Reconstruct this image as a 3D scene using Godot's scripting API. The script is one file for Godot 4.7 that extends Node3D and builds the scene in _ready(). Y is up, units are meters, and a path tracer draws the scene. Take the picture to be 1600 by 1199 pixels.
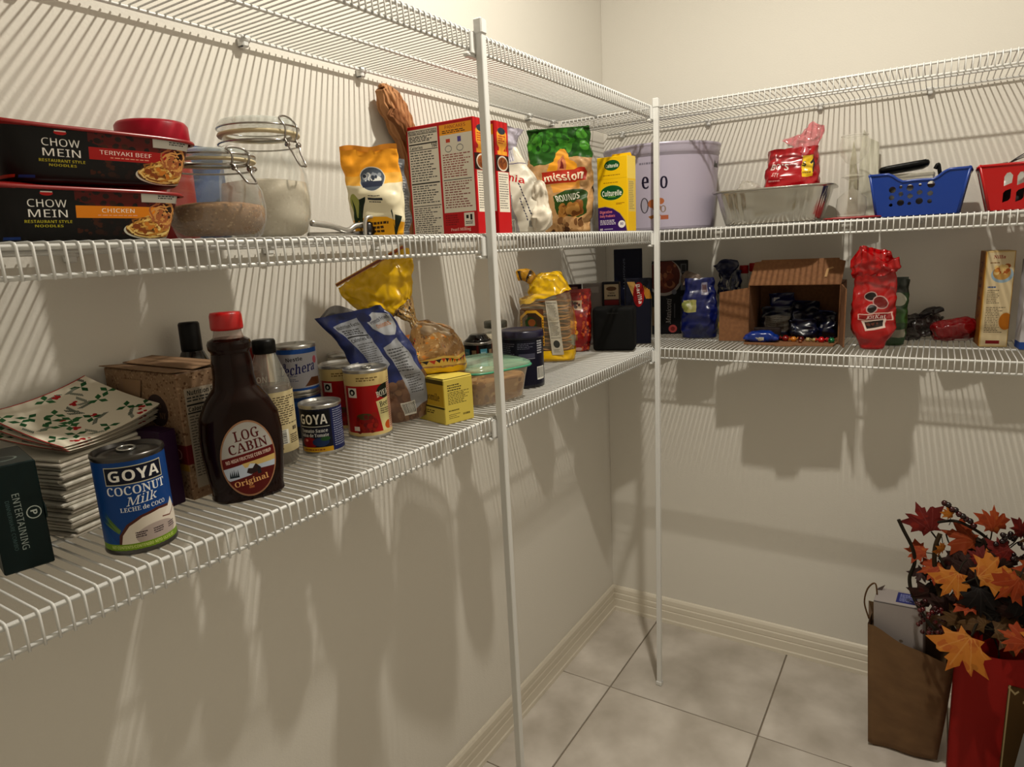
extends Node3D
# A walk-in pantry corner: wire shelves along two walls, packed with groceries, lit by one bulb on the ceiling.
# x runs along the back wall (0 = left wall), z runs away from the back wall, y is up; metres.

const EYE := Vector3(0.9649, 1.3704, 2.1393)
const LOW := 1.0670     # front rail height of the three shelf levels
const MID := 1.3918
const TOP := 1.7160
const DL := 0.2964      # depth of the shelves on the left wall
const DB := 0.3349      # depth of the shelves on the back wall
const DECK := 0.0055    # top of the deck wires above the rail centre
const LIP := 0.0261
const ROOM := Vector3(1.46, 2.50, 2.50)
var L0 := LOW + DECK
var M0 := MID + DECK
var taken := {}
var mats := {}
var glyphs := {}

func _ready():
	# ---- camera
	var cam := Camera3D.new(); cam.name = "camera"; add_child(cam)
	cam.position = EYE; cam.rotation_order = EULER_ORDER_YXZ
	cam.rotation = Vector3(-0.20186, 0.57110, -0.05093)
	cam.fov = 60.08; cam.near = 0.02; cam.current = true
	# ---- environment and exposure
	var env := Environment.new()
	env.background_mode = Environment.BG_COLOR; env.background_color = Color(0, 0, 0)
	env.tonemap_mode = Environment.TONE_MAPPER_LINEAR; env.tonemap_exposure = 1.0
	env.sdfgi_enabled = true; env.ssao_enabled = true; env.ssil_enabled = true
	var we := WorldEnvironment.new(); we.name = "environment"; we.environment = env; add_child(we)
	# ---- the one lamp of the room
	ceiling_lamp(Vector3(0.71, 0, 1.06), 2.478, 2.25)
	# ---- structure
	build_room(); build_shelves()
	# ---- objects
	mid_left(); mid_back(); low_left(); low_mid(); low_back(); floor_things()

# ---------------------------------------------------------------- bookkeeping
func numbered(n: String) -> String:
	if not taken.has(n):
		taken[n] = 0; return n
	taken[n] += 1
	return "%s_%03d" % [n, taken[n]]

func thing(called: String, label: String, category: String, at := Vector3.ZERO, turn := 0.0, group := "") -> Node3D:
	var o := Node3D.new(); o.name = numbered(called); add_child(o)
	o.position = at; o.rotation.y = turn
	o.set_meta("label", label); o.set_meta("category", category)
	if group != "": o.set_meta("group", group)
	return o

func tag(o, label: String, category: String, group := ""):
	o.set_meta("label", label); o.set_meta("category", category)
	if group != "": o.set_meta("group", group)
	return o

func part(called: String, mesh: Mesh, m, parent: Node, at := Vector3.ZERO, rot := Vector3.ZERO) -> MeshInstance3D:
	var o := MeshInstance3D.new(); o.name = called if parent != self else numbered(called)
	o.mesh = mesh; o.material_override = m
	o.cast_shadow = GeometryInstance3D.SHADOW_CASTING_SETTING_ON
	parent.add_child(o, true)
	o.position = at; o.rotation = rot
	return o

func struct(called: String, mesh: Mesh, m, at := Vector3.ZERO) -> MeshInstance3D:
	var o := part(called, mesh, m, self, at); o.set_meta("kind", "structure"); return o

func face(x: float, z: float, off := 0.0) -> float:   # yaw that turns +z of a thing towards the viewer, plus degrees
	return atan2(EYE.x - x, EYE.z - z) + deg_to_rad(off)

# ---------------------------------------------------------------- materials
func mat(c: Color, rough := 0.6, metal := 0.0) -> StandardMaterial3D:
	var k := "%s %.2f %.2f" % [c.to_html(), rough, metal]
	if mats.has(k): return mats[k]
	var m := StandardMaterial3D.new(); m.albedo_color = c; m.roughness = rough; m.metallic = metal
	if metal < 0.1: m.metallic_specular = 0.5 if rough < 0.31 else 0.3
	mats[k] = m; return m

func print_mat(cv, rough := 0.55) -> StandardMaterial3D:
	var m := StandardMaterial3D.new(); m.albedo_texture = ImageTexture.create_from_image(cv.im); m.roughness = rough; m.metallic_specular = 0.5 if rough < 0.31 else 0.3
	return m

func clear_mat(c: Color, a := 0.14, rough := 0.03) -> StandardMaterial3D:
	var m := StandardMaterial3D.new(); m.transparency = BaseMaterial3D.TRANSPARENCY_ALPHA
	m.albedo_color = Color(c.r, c.g, c.b, a); m.roughness = rough; return m

func noise_tex(freq: float, lo: Color, hi: Color, size := 512, kind := FastNoiseLite.TYPE_SIMPLEX_SMOOTH, oct := 4, sd := 1) -> ImageTexture:
	var n := FastNoiseLite.new(); n.noise_type = kind; n.frequency = freq; n.fractal_octaves = oct; n.seed = sd
	var im := n.get_seamless_image(size, size); im.convert(Image.FORMAT_RGB8)
	for y in size:
		for x in size:
			im.set_pixel(x, y, lo.lerp(hi, im.get_pixel(x, y).r))
	return ImageTexture.create_from_image(im)

func bump_tex(freq: float, strength: float, size := 512, oct := 3, sd := 4) -> ImageTexture:
	var n := FastNoiseLite.new(); n.noise_type = FastNoiseLite.TYPE_SIMPLEX_SMOOTH; n.frequency = freq; n.fractal_octaves = oct; n.seed = sd
	var im := n.get_seamless_image(size, size); im.convert(Image.FORMAT_RGBA8); im.bump_map_to_normal_map(strength)
	return ImageTexture.create_from_image(im)

# ---------------------------------------------------------------- print: a canvas in fractions of a frame
class Canvas:
	var im: Image
	var fx := 0.0
	var fy := 0.0
	var fw := 1.0
	var fh := 1.0
	var host
	func _init(h, w: int, ht: int, c: Color):
		host = h; im = Image.create(w, ht, false, Image.FORMAT_RGB8); im.fill(c); fw = w; fh = ht
	func frame(x: float, y: float, w: float, h: float):   # fractions of the whole image
		fx = x * im.get_width(); fy = y * im.get_height(); fw = w * im.get_width(); fh = h * im.get_height(); return self
	func rect(x, y, w, h, c):
		im.fill_rect(Rect2i(roundi(fx + x * fw), roundi(fy + y * fh), maxi(1, roundi(w * fw)), maxi(1, roundi(h * fh))), c)
	func raw(p: PackedVector2Array, c: Color):   # scan-fills a polygon given in pixels
		var y0 := 1e9
		var y1 := -1e9
		for q in p:
			y0 = minf(y0, q.y); y1 = maxf(y1, q.y)
		var n := p.size()
		for y in range(maxi(0, ceili(y0 - 0.5)), mini(im.get_height() - 1, floori(y1 - 0.5)) + 1):
			var yc := y + 0.5
			var xs: Array[float] = []
			for i in n:
				var a := p[i]
				var b := p[(i + 1) % n]
				if (a.y <= yc) != (b.y <= yc): xs.append(a.x + (yc - a.y) / (b.y - a.y) * (b.x - a.x))
			xs.sort()
			for i in range(0, xs.size() - 1, 2):
				var xa := roundi(xs[i])
				var xb := roundi(xs[i + 1])
				if xb > xa: im.fill_rect(Rect2i(xa, y, xb - xa, 1), c)
	func poly(pts: Array, c: Color):
		var p := PackedVector2Array()
		for q in pts: p.append(Vector2(fx + q[0] * fw, fy + q[1] * fh))
		raw(p, c)
	func ell(cx, cy, rx, ry, c):
		var p := PackedVector2Array()
		for i in 40: p.append(Vector2(fx + (cx + rx * cos(i * TAU / 40)) * fw, fy + (cy + ry * sin(i * TAU / 40)) * fh))
		raw(p, c)
	func ring(cx, cy, rx, ry, t, c, inner):
		ell(cx, cy, rx, ry, c); ell(cx, cy, rx - t * fh / fw, ry - t, inner)
	func stroke(pts: Array, t: float, c: Color):   # open line, thickness in fractions of the frame height
		var h := t * fh / 2
		for i in pts.size() - 1:
			var a := Vector2(fx + pts[i][0] * fw, fy + pts[i][1] * fh)
			var b := Vector2(fx + pts[i + 1][0] * fw, fy + pts[i + 1][1] * fh)
			var d := (b - a).normalized() * h
			var s := Vector2(-d.y, d.x)
			raw(PackedVector2Array([a - d + s, b + d + s, b + d - s, a - d - s]), c)
	func text(s: String, cx, cy, w, h, c: Color, font := 0, rot := 0.0, skew := 0.0):   # fits the words into a w x h box
		var t: PackedVector2Array = host.glyph_triangles(s, font)
		var side := absf(rot) > 45.0
		var sw: float = w * (fh if side else fw)
		var sh: float = h * (fw if side else fh)
		var r := deg_to_rad(rot)
		var o := Vector2(fx + cx * fw, fy + cy * fh)
		for i in range(0, t.size() - 2, 3):
			var q := PackedVector2Array()
			for k in 3:
				var v := t[i + k]
				q.append(o + Vector2(v.x * sw - v.y * sh * skew, v.y * sh).rotated(r))
			raw(q, c)
	func words(x, y, w, h, rows: int, c: Color, sd := 1, fill := 0.55):   # rows of illegibly small print
		var g := RandomNumberGenerator.new(); g.seed = sd
		var dy: float = h / rows
		for i in rows:
			var at: float = 0.0
			var stop: float = g.randf_range(0.6, 1.0)
			while at < stop:
				var l: float = minf(g.randf_range(0.04, 0.16), 1.0 - at)
				if l <= 0.01: break
				rect(x + at * w, y + i * dy, l * w, dy * fill, c)
				at += l + 0.03
	func barcode(x, y, w, h, sd := 3, tall := true):
		rect(x, y, w, h, Color(0.85, 0.84, 0.8))
		var g := RandomNumberGenerator.new(); g.seed = sd
		var at := 0.06
		while at < 0.92:
			var l := g.randf_range(0.015, 0.05)
			if tall: rect(x + at * w, y + 0.08 * h, l * w, 0.8 * h, Color(0.08, 0.08, 0.08))
			else: rect(x + 0.08 * w, y + at * h, 0.8 * w, l * h, Color(0.08, 0.08, 0.08))
			at += l + g.randf_range(0.02, 0.05)
	func blobs(n: int, x, y, w, h, r0, r1, cols: Array, sd := 1):   # scattered patches: food pictures, speckles
		var g := RandomNumberGenerator.new(); g.seed = sd
		for i in n:
			var r := g.randf_range(r0, r1)
			ell(x + g.randf() * w, y + g.randf() * h, r * g.randf_range(0.6, 1.3) * fh / fw, r, cols[g.randi() % cols.size()])
	func strands(n: int, cx, cy, rx, ry, t, cols: Array, sd := 1):   # noodles
		var g := RandomNumberGenerator.new(); g.seed = sd
		for i in n:
			var pts := []
			var a := g.randf() * TAU
			var k := g.randf_range(0.1, 0.85)
			for j in 6:
				pts.append([cx + cos(a) * rx * k, cy + sin(a) * ry * k]); a += g.randf_range(0.15, 0.5); k = clampf(k + g.randf_range(-0.2, 0.2), 0.05, 0.95)
			stroke(pts, t, cols[g.randi() % cols.size()])

func canvas(w: int, h: int, c: Color) -> Canvas: return Canvas.new(self, w, h, c)

func glyph_triangles(s: String, font: int) -> PackedVector2Array:
	var k := "%d %s" % [font, s]
	if glyphs.has(k): return glyphs[k]
	var f := SystemFont.new()
	f.font_names = PackedStringArray([["Droid Sans", "Droid Sans", "Droid Serif", "Droid Serif"][font]])
	f.font_weight = 700 if font % 2 == 0 else 400
	var t := TextMesh.new(); t.font = f; t.text = s; t.font_size = 40; t.pixel_size = 1.0; t.depth = 0.0; t.curve_step = 3.0
	var v: PackedVector3Array = t.surface_get_arrays(0)[Mesh.ARRAY_VERTEX]
	var lo := Vector2(1e9, 1e9)
	var hi := Vector2(-1e9, -1e9)
	for p in v:
		lo = lo.min(Vector2(p.x, p.y)); hi = hi.max(Vector2(p.x, p.y))
	var out := PackedVector2Array()
	for p in v: out.append(Vector2((p.x - (lo.x + hi.x) / 2) / (hi.x - lo.x), -(p.y - (lo.y + hi.y) / 2) / (hi.y - lo.y)))
	glyphs[k] = out; return out

# ---------------------------------------------------------------- shapes
func surf(nu: int, nv: int, f: Callable, uvf = null, flip := false) -> ArrayMesh:   # f(u, v) -> point, u and v from 0 to 1
	var st := SurfaceTool.new(); st.begin(Mesh.PRIMITIVE_TRIANGLES)
	for j in nv + 1:
		for i in nu + 1:
			var u := float(i) / nu
			var v := float(j) / nv
			var p: Vector3 = f.call(u, v)
			st.set_uv(Vector2(u, 1.0 - v) if uvf == null else uvf.call(u, v, p)); st.set_smooth_group(0); st.add_vertex(p)
	for j in nv:
		for i in nu:
			var a := j * (nu + 1) + i
			var b := a + nu + 1
			for q in ([a, a + 1, b, a + 1, b + 1, b] if flip else [a, b, a + 1, a + 1, b, b + 1]): st.add_index(q)
	st.generate_normals(); return st.commit()

func lathe(prof: Array, seg := 36, flat := 0.0) -> ArrayMesh:   # [radius, y] pairs from the bottom up; u = 0.5 faces +z
	var n := prof.size()
	var len := [0.0]
	for i in range(1, n): len.append(len[i - 1] + Vector2(prof[i][0] - prof[i - 1][0], prof[i][1] - prof[i - 1][1]).length())
	var st := SurfaceTool.new(); st.begin(Mesh.PRIMITIVE_TRIANGLES)
	var row := func(k): 
		for i in seg + 1:
			var a := (float(i) / seg - 0.5) * TAU
			st.set_uv(Vector2(float(i) / seg, 1.0 - len[k] / len[n - 1])); st.add_vertex(Vector3(prof[k][0] * sin(a), prof[k][1], prof[k][0] * cos(a)))
	# sharp bends get their own rows, so that edges stay crisp
	var at := 0
	for k in n - 1:
		var smooth_start := false
		if k > 0:
			var d0 := Vector2(prof[k][0] - prof[k - 1][0], prof[k][1] - prof[k - 1][1]).normalized()
			var d1 := Vector2(prof[k + 1][0] - prof[k][0], prof[k + 1][1] - prof[k][1]).normalized()
			smooth_start = d0.dot(d1) > 0.72
		st.set_smooth_group(0)
		if not smooth_start:
			row.call(k); at += seg + 1
		row.call(k + 1); at += seg + 1
		var a0 := at - 2 * (seg + 1)
		for i in seg:
			var a := a0 + i
			var b := a + seg + 1
			for q in [a, b, a + 1, a + 1, b, b + 1]: st.add_index(q)
	st.generate_normals(); return st.commit()

func tube_into(st: SurfaceTool, pts: Array, r: float, sides := 6, closed := false, base := 0) -> int:
	var n := pts.size()
	var up := Vector3.UP
	for i in n:
		var d: Vector3
		if closed: d = (pts[(i + 1) % n] - pts[(i + n - 1) % n]).normalized()
		else: d = (pts[mini(i + 1, n - 1)] - pts[maxi(i - 1, 0)]).normalized()
		if i == 0: up = Vector3.UP if absf(d.y) < 0.9 else Vector3.RIGHT
		var s := d.cross(up).normalized()
		up = s.cross(d).normalized()
		for k in sides:
			var a := k * TAU / sides
			st.add_vertex(pts[i] + (s * cos(a) + up * sin(a)) * r)
	for i in (n if closed else n - 1):
		for k in sides:
			var a := base + i * sides + k
			var b := base + i * sides + (k + 1) % sides
			var c := base + ((i + 1) % n) * sides + k
			var e := base + ((i + 1) % n) * sides + (k + 1) % sides
			for q in [a, c, b, b, c, e]: st.add_index(q)
	if not closed:
		for k in range(1, sides - 1):
			for q in [base, base + k, base + k + 1]: st.add_index(q)
			var z := base + (n - 1) * sides
			for q in [z, z + k + 1, z + k]: st.add_index(q)
	return base + n * sides

func tube(pts: Array, r: float, sides := 6, closed := false) -> ArrayMesh:
	var st := SurfaceTool.new(); st.begin(Mesh.PRIMITIVE_TRIANGLES); st.set_smooth_group(0)
	tube_into(st, pts, r, sides, closed); st.generate_normals(); return st.commit()

func curve(pts: Array, n := 6) -> Array:   # smooth line through the points
	var out := []
	var m := pts.size()
	for i in m - 1:
		for k in n:
			out.append(pts[i].cubic_interpolate(pts[i + 1], pts[maxi(i - 1, 0)], pts[mini(i + 2, m - 1)], float(k) / n))
	out.append(pts[m - 1]); return out

# a box with chamfered edges standing on its base; rects: face -> Rect2 in uv, faces f b l r t u
func carton(w: float, h: float, d: float, rects := {}, bev := 0.0012, shift := Vector3.ZERO) -> ArrayMesh:
	var st := SurfaceTool.new(); st.begin(Mesh.PRIMITIVE_TRIANGLES)
	var half := Vector3(w / 2, h / 2, d / 2)
	var faces := {"f": [Vector3(0, 0, 1), Vector3(1, 0, 0)], "b": [Vector3(0, 0, -1), Vector3(-1, 0, 0)], "r": [Vector3(1, 0, 0), Vector3(0, 0, -1)],
		"l": [Vector3(-1, 0, 0), Vector3(0, 0, 1)], "t": [Vector3(0, 1, 0), Vector3(1, 0, 0)], "u": [Vector3(0, -1, 0), Vector3(1, 0, 0)]}
	var put := func(pos: Vector3, uv: Vector2, nrm: Vector3):
		st.set_normal(nrm); st.set_uv(uv); st.add_vertex(pos + Vector3(0, h / 2, 0) + shift)
	var corner := func(s: Vector3, n: Vector3) -> Vector3:   # corner s as face n has it
		var p := Vector3.ZERO
		for ax in 3: p[ax] = s[ax] * (half[ax] if absf(n[ax]) > 0.5 else half[ax] - bev)
		return p
	for key in faces:
		var n: Vector3 = faces[key][0]
		var r: Vector3 = faces[key][1]
		var up := n.cross(r)
		var uv: Rect2 = rects.get(key, rects.get("*", Rect2(0, 0, 1, 1)))
		var q := []
		for c in [[-1, -1], [1, -1], [1, 1], [-1, 1]]: q.append([n + r * c[0] + up * c[1], Vector2(uv.position.x + uv.size.x * (0.5 + 0.5 * c[0]), uv.position.y + uv.size.y * (0.5 - 0.5 * c[1]))])
		for i in [0, 2, 1, 0, 3, 2]: put.call(corner.call(q[i][0], n), q[i][1], n)
		for e in [[1, 2], [2, 3]]:   # the edges on the r side and the up side
			var sa: Vector3 = q[e[0]][0]
			var sb: Vector3 = q[e[1]][0]
			var m := (r if e[0] == 1 else up)
			var pa: Vector3 = corner.call(sa, n)
			var pb: Vector3 = corner.call(sb, n)
			var pc: Vector3 = corner.call(sb, m)
			var pd: Vector3 = corner.call(sa, m)
			var nn := (n + m).normalized()
			var order := [[pa, 0], [pb, 1], [pc, 1], [pa, 0], [pc, 1], [pd, 0]]
			if (pb - pa).cross(pc - pa).dot(nn) > 0: order.reverse()
			for o in order: put.call(o[0], q[e[o[1]]][1], nn)
	for sx in [-1, 1]:
		for sy in [-1, 1]:
			for sz in [-1, 1]:
				var s := Vector3(sx, sy, sz)
				var t := [corner.call(s, Vector3(sx, 0, 0)), corner.call(s, Vector3(0, sy, 0)), corner.call(s, Vector3(0, 0, sz))]
				if (t[1] - t[0]).cross(t[2] - t[0]).dot(s) > 0: t.reverse()
				for p in t: put.call(p, Vector2(0.5, 0.5), s.normalized())
	return st.commit()

# the canvas of a printed carton: front, right side and top in one picture
func box_canvas(w: float, h: float, d: float, px: float, c: Color) -> Canvas: return canvas(int((w + d) * px), int((h + d) * px), c)
func box_rects(w: float, h: float, d: float) -> Dictionary:
	var W := w + d
	var H := h + d
	var f := Rect2(0, 0, w / W, h / H)
	var s := Rect2(w / W, 0, d / W, h / H)
	var t := Rect2(0, h / H, w / W, d / H)
	return {"f": f, "b": f, "r": s, "l": s, "t": t, "u": t}
func on(cv: Canvas, r: Rect2) -> Canvas: return cv.frame(r.position.x, r.position.y, r.size.x, r.size.y)

# a filled pouch: flat seal at the top, rounded below; o: top (share of the thickness left at the top), lean, crinkle, seed, belly, pinch (share of the width at the top)
func pouch(w: float, h: float, d: float, o := {}) -> ArrayMesh:
	var nz := FastNoiseLite.new(); nz.seed = o.get("seed", 1); nz.frequency = o.get("freq", 28.0); nz.fractal_octaves = 2
	var cr: float = o.get("crinkle", 0.004)
	var top: float = o.get("top", 0.03)
	var pinch: float = o.get("pinch", 1.0)
	var foot: float = o.get("foot", 0.85)
	var belly: float = o.get("belly", 0.35)
	var lean: Vector3 = o.get("lean", Vector3.ZERO)
	var sq: float = o.get("square", 0.55)
	var f := func(u, v):
		var k := clampf((v - 0.04) / 0.96, 0.0, 1.0)
		var close := clampf(v / 0.04, 0.0, 1.0)
		var t := lerpf(1.0, top, smoothstep(belly, 1.0, k)) * lerpf(0.8, 1.0, smoothstep(0.0, 0.25, k))
		var wd := lerpf(lerpf(foot, 1.0, smoothstep(0.0, 0.3, k)), pinch, smoothstep(0.45, 1.0, k))
		var a: float = u * TAU
		var c := cos(a)
		var s := sin(a)
		var x := signf(c) * pow(absf(c), sq) * w / 2 * wd * close
		var z := signf(s) * pow(absf(s), sq) * d / 2 * t * close
		var p := Vector3(x, k * h, z)
		var q := p * 1.0 + Vector3(o.get("seed", 1) * 3.1, 0, 0)
		var amp := cr * close * smoothstep(0.0, 0.1, k)
		p += Vector3(nz.get_noise_3dv(q * 1.0), 0.6 * nz.get_noise_3dv(q + Vector3(7, 0, 0)) * (1.0 if k > 0.05 else 0.0), nz.get_noise_3dv(q + Vector3(0, 9, 0)) * 1.6) * amp
		return p + lean * k * k
	var uvf := func(u, v, p):
		var c := cos(u * TAU)
		var k := clampf((v - 0.04) / 0.96, 0.0, 1.0)
		return Vector2(0.5 + 0.5 * signf(c) * pow(absf(c), sq), 1.0 - k)
	return surf(o.get("nu", 48), o.get("nv", 36), f, uvf, false)

# a loft: rings round a spine; stations are [centre, half width, half depth], bent towards up vector rx (the width direction)
func loft(st: Array, nu := 28, nv := 40, crinkle := 0.0, sd := 1, sq := 0.8, pleats := 0, pleat := 0.0) -> ArrayMesh:
	var nz := FastNoiseLite.new(); nz.seed = sd; nz.frequency = 32.0; nz.fractal_octaves = 2
	var m := st.size() - 1
	var pick := func(v):
		var t: float = clampf(v, 0, 1) * m
		var i := mini(int(t), m - 1)
		var k := t - i
		var a: Array = st[maxi(i - 1, 0)]
		var b: Array = st[i]
		var c: Array = st[i + 1]
		var e: Array = st[mini(i + 2, m)]
		return [b[0].cubic_interpolate(c[0], a[0], e[0], k), lerpf(b[1], c[1], smoothstep(0, 1, k)), lerpf(b[2], c[2], smoothstep(0, 1, k))]
	var f := func(u, v):
		var s: Array = pick.call(v)
		var d: Vector3 = (pick.call(minf(v + 0.01, 1.0))[0] - pick.call(maxf(v - 0.01, 0.0))[0]).normalized()
		var zz := Vector3(0, 0, 1)
		var xx := d.cross(zz).normalized()
		zz = xx.cross(d).normalized()
		var c := cos(u * TAU)
		var n := sin(u * TAU)
		var pl := 1.0 + pleat * (absf(fmod(u * pleats + 0.35 * sin(v * 5.0), 1.0) * 2.0 - 1.0) - 0.5) * (0.6 + 0.4 * sin(u * 23.0))
		var p: Vector3 = s[0] + (xx * signf(c) * pow(absf(c), sq) * s[1] + zz * signf(n) * pow(absf(n), sq) * s[2]) * pl
		if crinkle > 0.0:
			var q := p + Vector3(sd, 0, 0)
			p += Vector3(nz.get_noise_3dv(q), nz.get_noise_3dv(q + Vector3(5, 0, 0)), 1.4 * nz.get_noise_3dv(q + Vector3(0, 5, 0))) * crinkle * minf(1.0, s[1] / 0.01)
		return p
	var uvf := func(u, v, _p): return Vector2(0.5 + 0.5 * cos(u * TAU), 1.0 - v)
	return surf(nu, nv, f, uvf, false)

# a slab with the outline pts (x, y), extruded along z from z0 to z1
func slab(pts: Array, z0: float, z1: float) -> ArrayMesh:
	var p := PackedVector2Array()
	for q in pts: p.append(Vector2(q[0], q[1]))
	if not Geometry2D.is_polygon_clockwise(p): p.reverse()
	var ix := Geometry2D.triangulate_polygon(p)
	var st := SurfaceTool.new(); st.begin(Mesh.PRIMITIVE_TRIANGLES)
	var lo := Vector2(1e9, 1e9)
	var hi := Vector2(-1e9, -1e9)
	for q in p:
		lo = lo.min(q); hi = hi.max(q)
	var uv := func(q): return Vector2((q.x - lo.x) / (hi.x - lo.x), 1.0 - (q.y - lo.y) / (hi.y - lo.y))
	for i in range(0, ix.size(), 3):
		for s in 2:
			var tri := [ix[i], ix[i + 1], ix[i + 2]]
			var a := p[tri[0]]
			var cw := (p[tri[1]] - a).cross(p[tri[2]] - a) < 0
			if cw != (s == 1): tri.reverse()
			for k in tri:
				st.set_normal(Vector3(0, 0, 1 if s == 1 else -1)); st.set_uv(uv.call(p[k])); st.add_vertex(Vector3(p[k].x, p[k].y, z1 if s == 1 else z0))
	for i in p.size():
		var a := p[i]
		var b := p[(i + 1) % p.size()]
		var n := Vector3(-(b - a).y, (b - a).x, 0).normalized()
		for k in [[a, z0], [b, z0], [b, z1], [a, z0], [b, z1], [a, z1]]:
			st.set_normal(n); st.set_uv(uv.call(k[0])); st.add_vertex(Vector3(k[0].x, k[0].y, k[1]))
	return st.commit()

# ---------------------------------------------------------------- lamp, room, shelves
func ceiling_lamp(at: Vector3, y: float, energy: float):   # a flush fitting whose small lens sends its light downwards and sideways
	var t := thing("ceiling_lamp", "small round flush light fitting with glowing lens on the ceiling", "lamp", Vector3(at.x, ROOM.y, at.z))
	var d := y - ROOM.y
	part("housing", lathe([[0.027, d + 0.006], [0.034, d + 0.005], [0.042, d + 0.012], [0.052, d * 0.4], [0.056, 0.0], [0.0, 0.0]], 40), mat(Color(0.9, 0.9, 0.88), 0.3), t)
	var glow := StandardMaterial3D.new(); glow.albedo_color = Color(1, 0.97, 0.92); glow.emission_enabled = true
	glow.emission = Color(1.0, 0.95, 0.86); glow.emission_energy_multiplier = 2.0
	var lens := part("lens", lathe([[0.0, d + 0.004], [0.024, d + 0.0045], [0.027, d + 0.007], [0.0, d + 0.009]], 28), glow, t)
	lens.set_meta("label", "glowing lens")
	var l := AreaLight3D.new(); l.name = "lens_light"; t.add_child(l); l.position = Vector3(0, d, 0); l.rotation = Vector3(-PI / 2, 0, 0)
	l.area_size = Vector2(0.046, 0.046); l.area_normalize_energy = true
	l.light_color = Color(1.0, 0.972, 0.910); l.light_energy = energy; l.area_range = 6.0; l.area_attenuation = 2.0; l.shadow_enabled = true

func wall_mat(c: Color) -> StandardMaterial3D:
	var m := StandardMaterial3D.new(); m.albedo_color = c; m.roughness = 0.75
	m.normal_enabled = true; m.normal_texture = bump_tex(0.035, 5.0, 512, 3, 4); m.normal_scale = 0.15
	m.uv1_triplanar = true; m.uv1_world_triplanar = true; m.uv1_scale = Vector3(9, 9, 9)
	return m

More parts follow.
